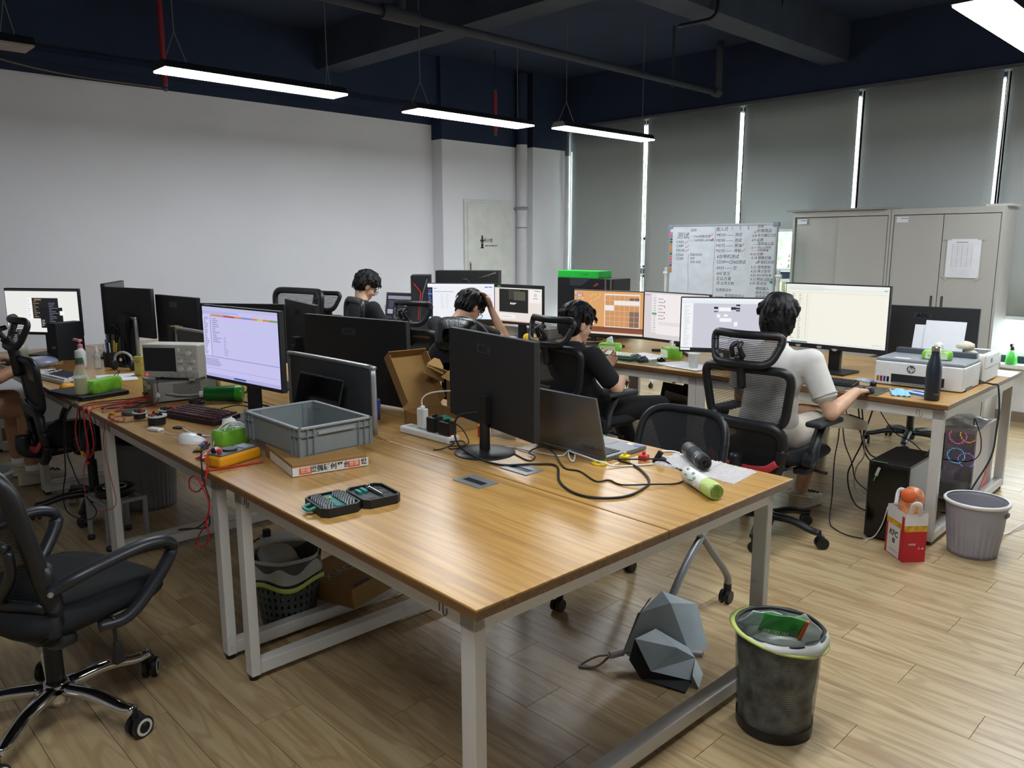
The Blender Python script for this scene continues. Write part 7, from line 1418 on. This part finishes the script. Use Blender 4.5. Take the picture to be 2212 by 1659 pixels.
# 2212x1504 crop of the board (250x170 px) mapped to board metres
def wpos(u, v): return (-.0088, yb-.03-(u-75)/1985*1.17, 1.70-(v-60)/1504*1.385*.645)
def wr(s, u, v, size, m=M_ink, al='LEFT'): txt(s, size, m, r, wpos(u, v), FACE_NX, 'handwriting', al, shear=.12)
M_mk = mat('black_marker', '#3a3d44', .7); M_rk = mat('red_marker', '#c4717c', .7)
for i, c in enumerate('pppggooogoppgoo'[1:]):
    cc = {'p': '#e05fa8', 'g': '#147a52', 'o': '#d98434'}[c]; MB().cyl((-.008, yb-.015, 1.632-i*.0300), (-.016, yb-.015, 1.632-i*.0300), .0125, n=16).o('magnet', mat('magnet'+cc, cc, .4), r, auto=40)
for s, u, v, sz in (('测试', 160, 225, .085), ('CA60', 145, 325, .045), ('CA89', 145, 395, .045), ('MA58L', 145, 470, .045), ('CD60', 145, 550, .045), ('CD89', 145, 615, .045), ('结构', 440, 130, .040), ('1. CA60底板测试', 440, 235, .036), ('2. CA89底板 60W·4路', 440, 300, .034), ('排查测试点', 440, 545, .034), ('软件', 445, 610, .034), ('采购·安装', 450, 670, .034), ('嵌入式', 940, 120, .052), ('1', 1225, 105, .05), ('2', 1370, 105, .05), ('3', 1515, 105, .05),
                    ('MD50 —— 测试', 955, 215, .046), ('MD95 —— 测试', 950, 305, .046), ('MD75 —— 测试', 950, 390, .046), ('MD35 —— 焊板', 950, 475, .046), ('6台电机测试', 975, 570, .052), ('CD89+CD60测试', 975, 660, .050), ('A933 —— 空', 975, 760, .046), ('A05 变压', 975, 855, .046), ('互认方案', 975, 940, .050), ('改·业务文档', 985, 1015, .044), ('光源测试中', 975, 1130, .042), ('pmsm', 975, 1245, .046), ('电流驱动法人', 1155, 1220, .042), ('代码封装', 1165, 1290, .038), ('磁场角', 1155, 1355, .042),
                    ('封测', 1700, 85, .036), ('价格竞品', 1700, 155, .044), ('6.8 东方精工行程', 1620, 230, .040), ('6.9 品牌', 1610, 300, .040), ('宣传会公告', 1715, 360, .040), ('6.11 Micro材料', 1610, 420, .038), ('专利申请', 1715, 465, .034), ('6.12 总结', 1600, 525, .038), ('6.18 销售价格', 1620, 585, .040), ('多电机对评', 1720, 655, .042), ('6.21 官网更新', 1620, 735, .040), ('6.25 单点宣传', 1620, 800, .040), ('6.26 30W资料单', 1620, 865, .036), ('6.12 新机试配合', 1620, 930, .040), ('6.30 起试点', 1610, 995, .042), ('寄机器人', 1720, 1080, .042), ('报名定位', 1720, 1150, .042), ('增资审核', 1720, 1215, .042), ('6.8 预审会', 1610, 1300, .044), ('感谢行评单', 1700, 1385, .042)): wr(s, u, v, sz*.86, M_mk)
for u, v in ((330, 330), (345, 410), (355, 470), (810, 220), (830, 290), (1430, 470), (1650, 165), (1700, 655)): wr('✓', u-25, v, .065, M_rk)
wr('✓', 1385, 385, .065, M_mk)
for pts in ([(415, 190), (412, 300)], [(415, 540), (405, 760), (425, 960), (425, 1160), (425, 1330)], [(925, 90), (930, 300), (925, 560), (915, 760), (925, 900), (925, 1180), (925, 1400)], [(1640, 370), (1990, 370)], [(1630, 465), (1930, 462)], [(1570, 525), (1840, 520)], [(1720, 1300), (1940, 1296)]):
    MB().tube([wpos(*p) for p in pts], .0016, 5, smooth=3).o('red_rule', M_rk, r)
MB().lathe([(.001, -.003), (.034, -.002), (.036, .0)], wpos(1965, 1085), 18, Matrix.Rotation(-PI/2, 3, 'Y') @ Matrix.Rotation(.5, 3, 'Z')).o('green_note', mat('pale_green_note', '#a9cf9a', .6), r); MB().cyl(wpos(1990, 965), (wpos(1990, 965)[0]-.008, wpos(1990, 965)[1], wpos(1990, 965)[2]), .012, n=12).o('magnet', mat('green_plastic'), r, auto=40)

# ---- filing cabinets
M_cab = mat('warm_grey_steel', '#b5b4ae', .5, noise=(.02, 3))
def cabinet(lab, y0, y1, slide):
    r = T('filing_cabinet', lab, 'cabinet', (7.30, (y0+y1)/2, 0), 0, 'tall grey steel cabinets'); hw = (y1-y0)/2; Hc = 1.82
    for s_ in (-1, 1): MB().b2((0, s_*hw-(0 if s_ < 0 else .02), .0), (.34, s_*hw+(.02 if s_ < 0 else 0), Hc)).o('side_panel', M_cab, r)
    MB().b2((.325, -hw+.02, 0), (.34, hw-.02, Hc)).o('back_panel', M_cab, r); MB().b2((0, -hw+.02, Hc-.05), (.325, hw-.02, Hc)).o('top_panel', M_cab, r); MB().b2((0, -hw+.02, 0), (.325, hw-.02, .08)).o('plinth', M_cab, r)
    for i, s_ in enumerate((-1, 1)):
        a, b = (-hw+.026, .012) if s_ < 0 else (-.012 if slide else .012+.004, hw-.026)
        xo = .004 if (s_ < 0 or not slide) else .022
        d = MB().b2((xo, a, .085), (xo+.016, b if not (s_ < 0 and not slide) else .010, Hc-.056)).o('door', M_cab, r, bevel=.002)
        MB().b2((xo-.0015, (b-.05) if s_ < 0 else a+.03, .95), (xo, (b-.03) if s_ < 0 else a+.05, 1.08)).o('handle', mat('dark_seam_grey'), d)
    MB().b2((.003, hw-.14, Hc-.115), (.0038, hw-.045, Hc-.068) ).o('asset_label', M_paper, r); MB().b2((.0022, hw-.135, Hc-.085), (.0028, hw-.08, Hc-.078)).o('label_print', mat('grey_print'), r)
    return r, hw
c1, hw = cabinet('grey steel cabinet with sliding doors beside the whiteboard', 2.705, 3.61, True)
c2, hw2 = cabinet('grey steel cabinet with a notice taped to its right door', 1.826, 2.70, False)
tag(MB().b2((7.26, 2.74, 1.822), (7.64, 3.66, 1.84)).o('shelf_board', mat('grey_board', '#9b9a94', .6), None), 'loose grey board lying on the left cabinet', 'board')
tag(MB().b2((7.34, 1.80, 1.822), (7.64, 1.98, 1.84)).o('shelf_board', mat('pale_board', '#c4c4be', .6), None), 'small pale board lying on the right cabinet', 'board')
r = T('notice', 'printed table notice taped on the right cabinet door', 'notice', (7.2975, 2.10, 1.40)); nw, nh = .128, .16
MB().b2((-.0012, -nw, -nh), (0, nw, nh)).o('sheet', M_paper, r)
k = MB()
for i in range(13): k.b2((-.0016, -.065, .115-i*.0155), (-.0013, .085, .116-i*.0155))
for y in (.085, .045, .01, -.03, -.065): k.b2((-.0016, y-.0008, -.07), (-.0013, y+.0008, .115))
for j in range(2):
    for z in (-.095, -.112, -.13, -.147): k.b2((-.0016, -.06, z), (-.0013, .085, z+.001))
k.b2((-.0016, -.03, .13), (-.0013, .06, .136)); k.o('table_print', mat('grey_print'), r)['kind'] = 'stuff'
for s1, s2 in ((1, 1), (1, -1), (-1, 1), (-1, -1)): MB().box((-.0015, s1*nw, s2*nh), (.0008, .06, .018), (0 if s2 > 0 else s1*.8, 0, 0)).o('tape_strip', film('cloudy_tape', '#cfcfca', .3, .4), r)

# ---- under the printer desk
r = T('computer_tower', 'black computer tower on the floor under the printer desk', 'computer', (4.27, 1.42, 0), R(1)); MB().b2((-.20, -.10, .015), (.20, .10, .42)).o('case', M_blk, r, bevel=.004); MB().b2((-.2025, -.09, .03), (-.2005, .09, .40)).o('front_panel', M_gloss, r); MB().b2((-.198, -.1018, .03), (.195, -.1003, .41)).o('side_panel', mat('grey_side_panel', '#6e6f73', .35, metal=.3), r)
MB().prism([(0, .0), (.02, .0), (.01, .03)], 0, .001, Matrix(((0,0,-1,-.203),(-1,0,0,-.05),(0,1,0,.06),(0,0,0,1)))).o('logo_mark', mat('grey_logo', '#77797e', .4), r)
for xx in (-.17, .17):
    for yy in (-.08, .08): MB().cyl((xx, yy, 0), (xx, yy, .016), .015, n=10).o('foot', M_blk, r)
r = T('hanging_note', 'pale green round note with a green clip on the black tower', 'note', (4.065, 1.46, .40)); MB().lathe([(.001, 0), (.036, 0), (.036, .002)], (0, 0, .022), 20, Euler((0, .25, 0)).to_matrix()).o('note', mat('pale_green_note'), r); MB().box((-.006, .006, -.03), (.004, .014, .05), (.3, 0, 0)).o('tape', film('cloudy_tape'), r); MB().cyl((-.01, .01, -.05), (-.008, .022, -.08), .004, n=8).o('clip', mat('green_plastic'), r)
r = T('computer_tower', 'white computer tower with coloured lights under the printer desk', 'computer', (5.20, 1.39, 0), R(2)); M_wpc = mat('white_case', '#dcdbe2', .4)
MB().b2((-.225, -.115, .02), (.225, -.108, .46)).o('glass_side', film('case_glass', '#d8d6dc', .45, .05), r); k = MB()
MB().b2((-.225, -.108, .44), (.225, .11, .46)).o('top_panel', M_wpc, r); MB().b2((-.225, -.108, .02), (.225, .11, .035)).o('bottom_panel', M_wpc, r); MB().b2((-.225, .10, .035), (.225, .11, .44)).o('far_side', M_wpc, r); MB().b2((.21, -.108, .035), (.225, .10, .44)).o('front_panel', M_wpc, r)
b_ = MB().grid(lambda u, v: Vector((-.222, -.108+.208*u, .035+.405*v)), 2, 2); b_.uv = lambda c: (c.y, c.z); b_.o('perforated_rear', netting('perforated_steel', '#a9a8b0', 60, .62, .5, 1), r)
MB().b2((-.224, .05, .20), (-.21, .095, .42)).o('port_plate', mat('port_grey', '#55565c', .5), r)
for i, (x, z, c) in enumerate(((-.15, .40, '#ff6ad0'), (-.15, .28, '#60d0ff'), (.1, .36, '#ffb347'), (.1, .2, '#b080ff'))): MB().tube([(x, .045*math.cos(t), z+.045*math.sin(t)) for t in [2*PI*j/14 for j in range(14)]], .004, 6, closed=True).o('light_ring', glow('rgb'+c, c, .22), r)
MB().b2((-.2, -.06, .05), (.2, .09, .12)).o('supply_shroud', M_wpc, r); MB().b2((-.15, -.09, .13), (.05, .0, .17)).o('graphics_card', M_blk2, r)
MB().prism([(-.09, .04), (.13, .04), (.13, .22), (.09, .17), (.03, .12), (-.09, .05)], 0, .001, Matrix(((1,0,0,0),(0,0,-1,-.1155),(0,1,0,0),(0,0,0,1)))).o('red_sticker', mat('red_pale_print', '#c9504a', .5, noise=(.5, 20)), r)
MB().grid(lambda u, v: Vector((-.2+.4*u, -.09+.17*v, .4635+.01*math.sin(u*11)*math.sin(v*7)+.004)), 16, 8).o('dust_sheet', film('crumpled_film', '#d6d5de', .4, .2), r, smooth=True)
for xx in (-.19, .19): 
    for yy in (-.09, .09): MB().cyl((xx, yy, 0), (xx, yy, .021), .016, n=10).o('foot', M_blk, r)
r = T('snack_bag', 'orange and white plastic bag hanging under the desk behind the white tower', 'bag', (5.30, 1.62, .47)); MB().ell((0, 0, .06), (.09, .11, .07), None, 16, 10, e=.8).o('film', mat('orange_white_film', '#d9a070', .35, noise=(.4, 14)), r, smooth=True)
for lab, pts, q, m in (('black cable hanging from the printer desk and trailing over the floor', [(4.22, 1.76, .66), (4.235, 1.756, .616), (4.235, 1.753, .476), (4.235, 1.766, .339), (4.20, 1.75, .15), (4.12, 1.72, .02), (4.06, 1.66, .006), (4.02, 1.58, .006), (4.03, 1.50, .006)], .0034, M_cord_b), ('black cable swinging from the printer desk to the tower', [(4.30, 1.77, .66), (4.30, 1.77, .599), (4.30, 1.745, .435), (4.30, 1.698, .329), (4.30, 1.664, .228), (4.30, 1.58, .173)], .0034, M_cord_b), ('thick black cable looping low beside the black tower', [(4.40, 1.70, .66), (4.40, 1.702, .618), (4.40, 1.683, .449), (4.40, 1.725, .318), (4.40, 1.752, .229), (4.40, 1.738, .134), (4.40, 1.689, .05), (4.40, 1.60, .03)], .0042, M_cord_b), ('black cable dropping straight behind the black tower', [(4.45, 1.74, .66), (4.45, 1.741, .605), (4.45, 1.708, .429), (4.45, 1.66, .32), (4.42, 1.54, .30)], .0042, M_cord_b), ('black cable bending toward the black tower', [(4.42, 1.65, .66), (4.42, 1.652, .612), (4.42, 1.676, .508), (4.42, 1.69, .444), (4.42, 1.645, .357), (4.42, 1.56, .341)], .0042, M_cord_b), ('grey cable looping beside the black tower', [(4.38, 1.78, .66), (4.38, 1.776, .579), (4.38, 1.69, .478), (4.38, 1.662, .362), (4.38, 1.70, .274), (4.38, 1.70, .164), (4.38, 1.637, .121), (4.38, 1.56, .11)], .0035, mat('grey_pink_cord', '#a3938f', .5)), ('black cable slanting behind the desk leg', [(4.70, 1.76, .68), (4.70, 1.742, .60), (4.70, 1.628, .448), (4.70, 1.527, .403), (4.70, 1.459, .353)], .003, M_cord_b), ('black cable lying on the white tower and over its back', [(5.02, 1.30, .485), (4.99, 1.29, .53), (4.97, 1.27, .50), (4.96, 1.24, .42), (4.95, 1.24, .33), (4.95, 1.30, .28), (4.95, 1.45, .27)], .003, M_cord_b), ('white charging cable with a plug before the black tower', [(4.055, 1.40, .20), (4.05, 1.42, .10), (4.045, 1.45, .03), (4.04, 1.48, .008), (3.99, 1.47, .008)], .003, M_cord_w), ('pale cord lying on the floor right of the lilac bin', [(4.40, 1.06, .20), (4.46, 1.03, .10), (4.60, 1.0, .012), (4.85, .97, .012), (5.15, .92, .012), (5.4, .80, .012)], .004, M_cord_w), ('black cable running up from the black tower to the desk', [(4.33, 1.33, .425), (4.34, 1.31, .47), (4.35, 1.31, .58), (4.36, 1.32, .68)], .008, M_cord_b)):
    cable('under_desk_cable', lab, pts, q, m, group='cables under the printer desk')
# paper takeaway bag
r = T('takeaway_bag', 'red and white paper takeaway bag on the floor beside the desk leg', 'paper bag', (3.958, 1.272, 0), R(-41)); M_rb = mat('red_paper', '#bf1f2c', .6); M_wb = mat('white_bag_paper', '#dedcd9', .6)
a, b, h = .055, .082, .245
def band(z0, z1, m, nm): MB().add([(x*1, y*1, z) for z in (z0, z1) for x, y in ((-a, -b), (a, -b), (a, b), (-a, b))], [(0,1,5,4), (1,2,6,5), (2,3,7,6), (3,0,4,7)]).o(nm, m, r, solid=.0015)
band(0, .155, M_rb, 'lower_wall'); band(.155, .185, mat('golden_print', '#d2a02e', .6, noise=(.35, 40)), 'picture_band'); band(.185, h, M_wb, 'upper_wall'); MB().b2((-a, -b, 0), (a, b, .002)).o('base', M_rb, r)
MB().b2((-a-.0018, -.045, .004), (-a-.0009, b-.018, .156)).o('white_panel', M_wb, r)
txt('KFC', .042, M_ink, r, (-a-.0024, .010, .115), FACE_NX, shear=.1, bold=.0012); MB().b2((-a-.0026, -.004, .068), (-a-.0020, .004, .092)).o('stripe_mark', M_ink, r); MB().b2((-a-.0026, .008, .068), (-a-.0020, .016, .092)).o('stripe_mark', M_ink, r); txt("it's finger lickin' good", .010, M_ink, r, (-a-.0024, .010, .03), FACE_NX, shear=.2)
MB().b2((-a-.0026, -.075, .15), (-a-.0018, -.055, .225)).o('red_tab', M_rb, r); txt('肯德基', .012, M_white_pl, r, (-.015, -b-.0012, .09), FACE_NY); txt('♻ ▲', .012, M_white_pl, r, (.03, -b-.0012, .07), FACE_NY, name='printed_marks')
for s_ in (-1, 1): MB().tube([(s_*a*.6, s_*b*.95, h-.01), (s_*a*.7, s_*b*1.25, h+.05), (s_*a*.2, s_*b*1.35, h+.055), (-s_*a*.3, s_*b*.98, h-.01)], .003, 6, flat=4, up=(0, 1, 0)).o('handle', M_wb, r, smooth=True)
r = T('snack_packet', 'orange and pink foil snack packet in the takeaway bag', 'packet', (3.965, 1.262, .25)); MB().ell((0, 0, .02), (.022, .055, .085), (.1, .15, .1), 16, 12, e=.75).o('foil', mat('orange_pink_foil', '#d98a62', .25, noise=(.5, 22)), r, smooth=True); MB().ell((-.012, .012, .06), (.016, .038, .035), (.1, .2, .1), 12, 8).o('orange_print', mat('orange_logo'), r, smooth=True)

flush_texts()
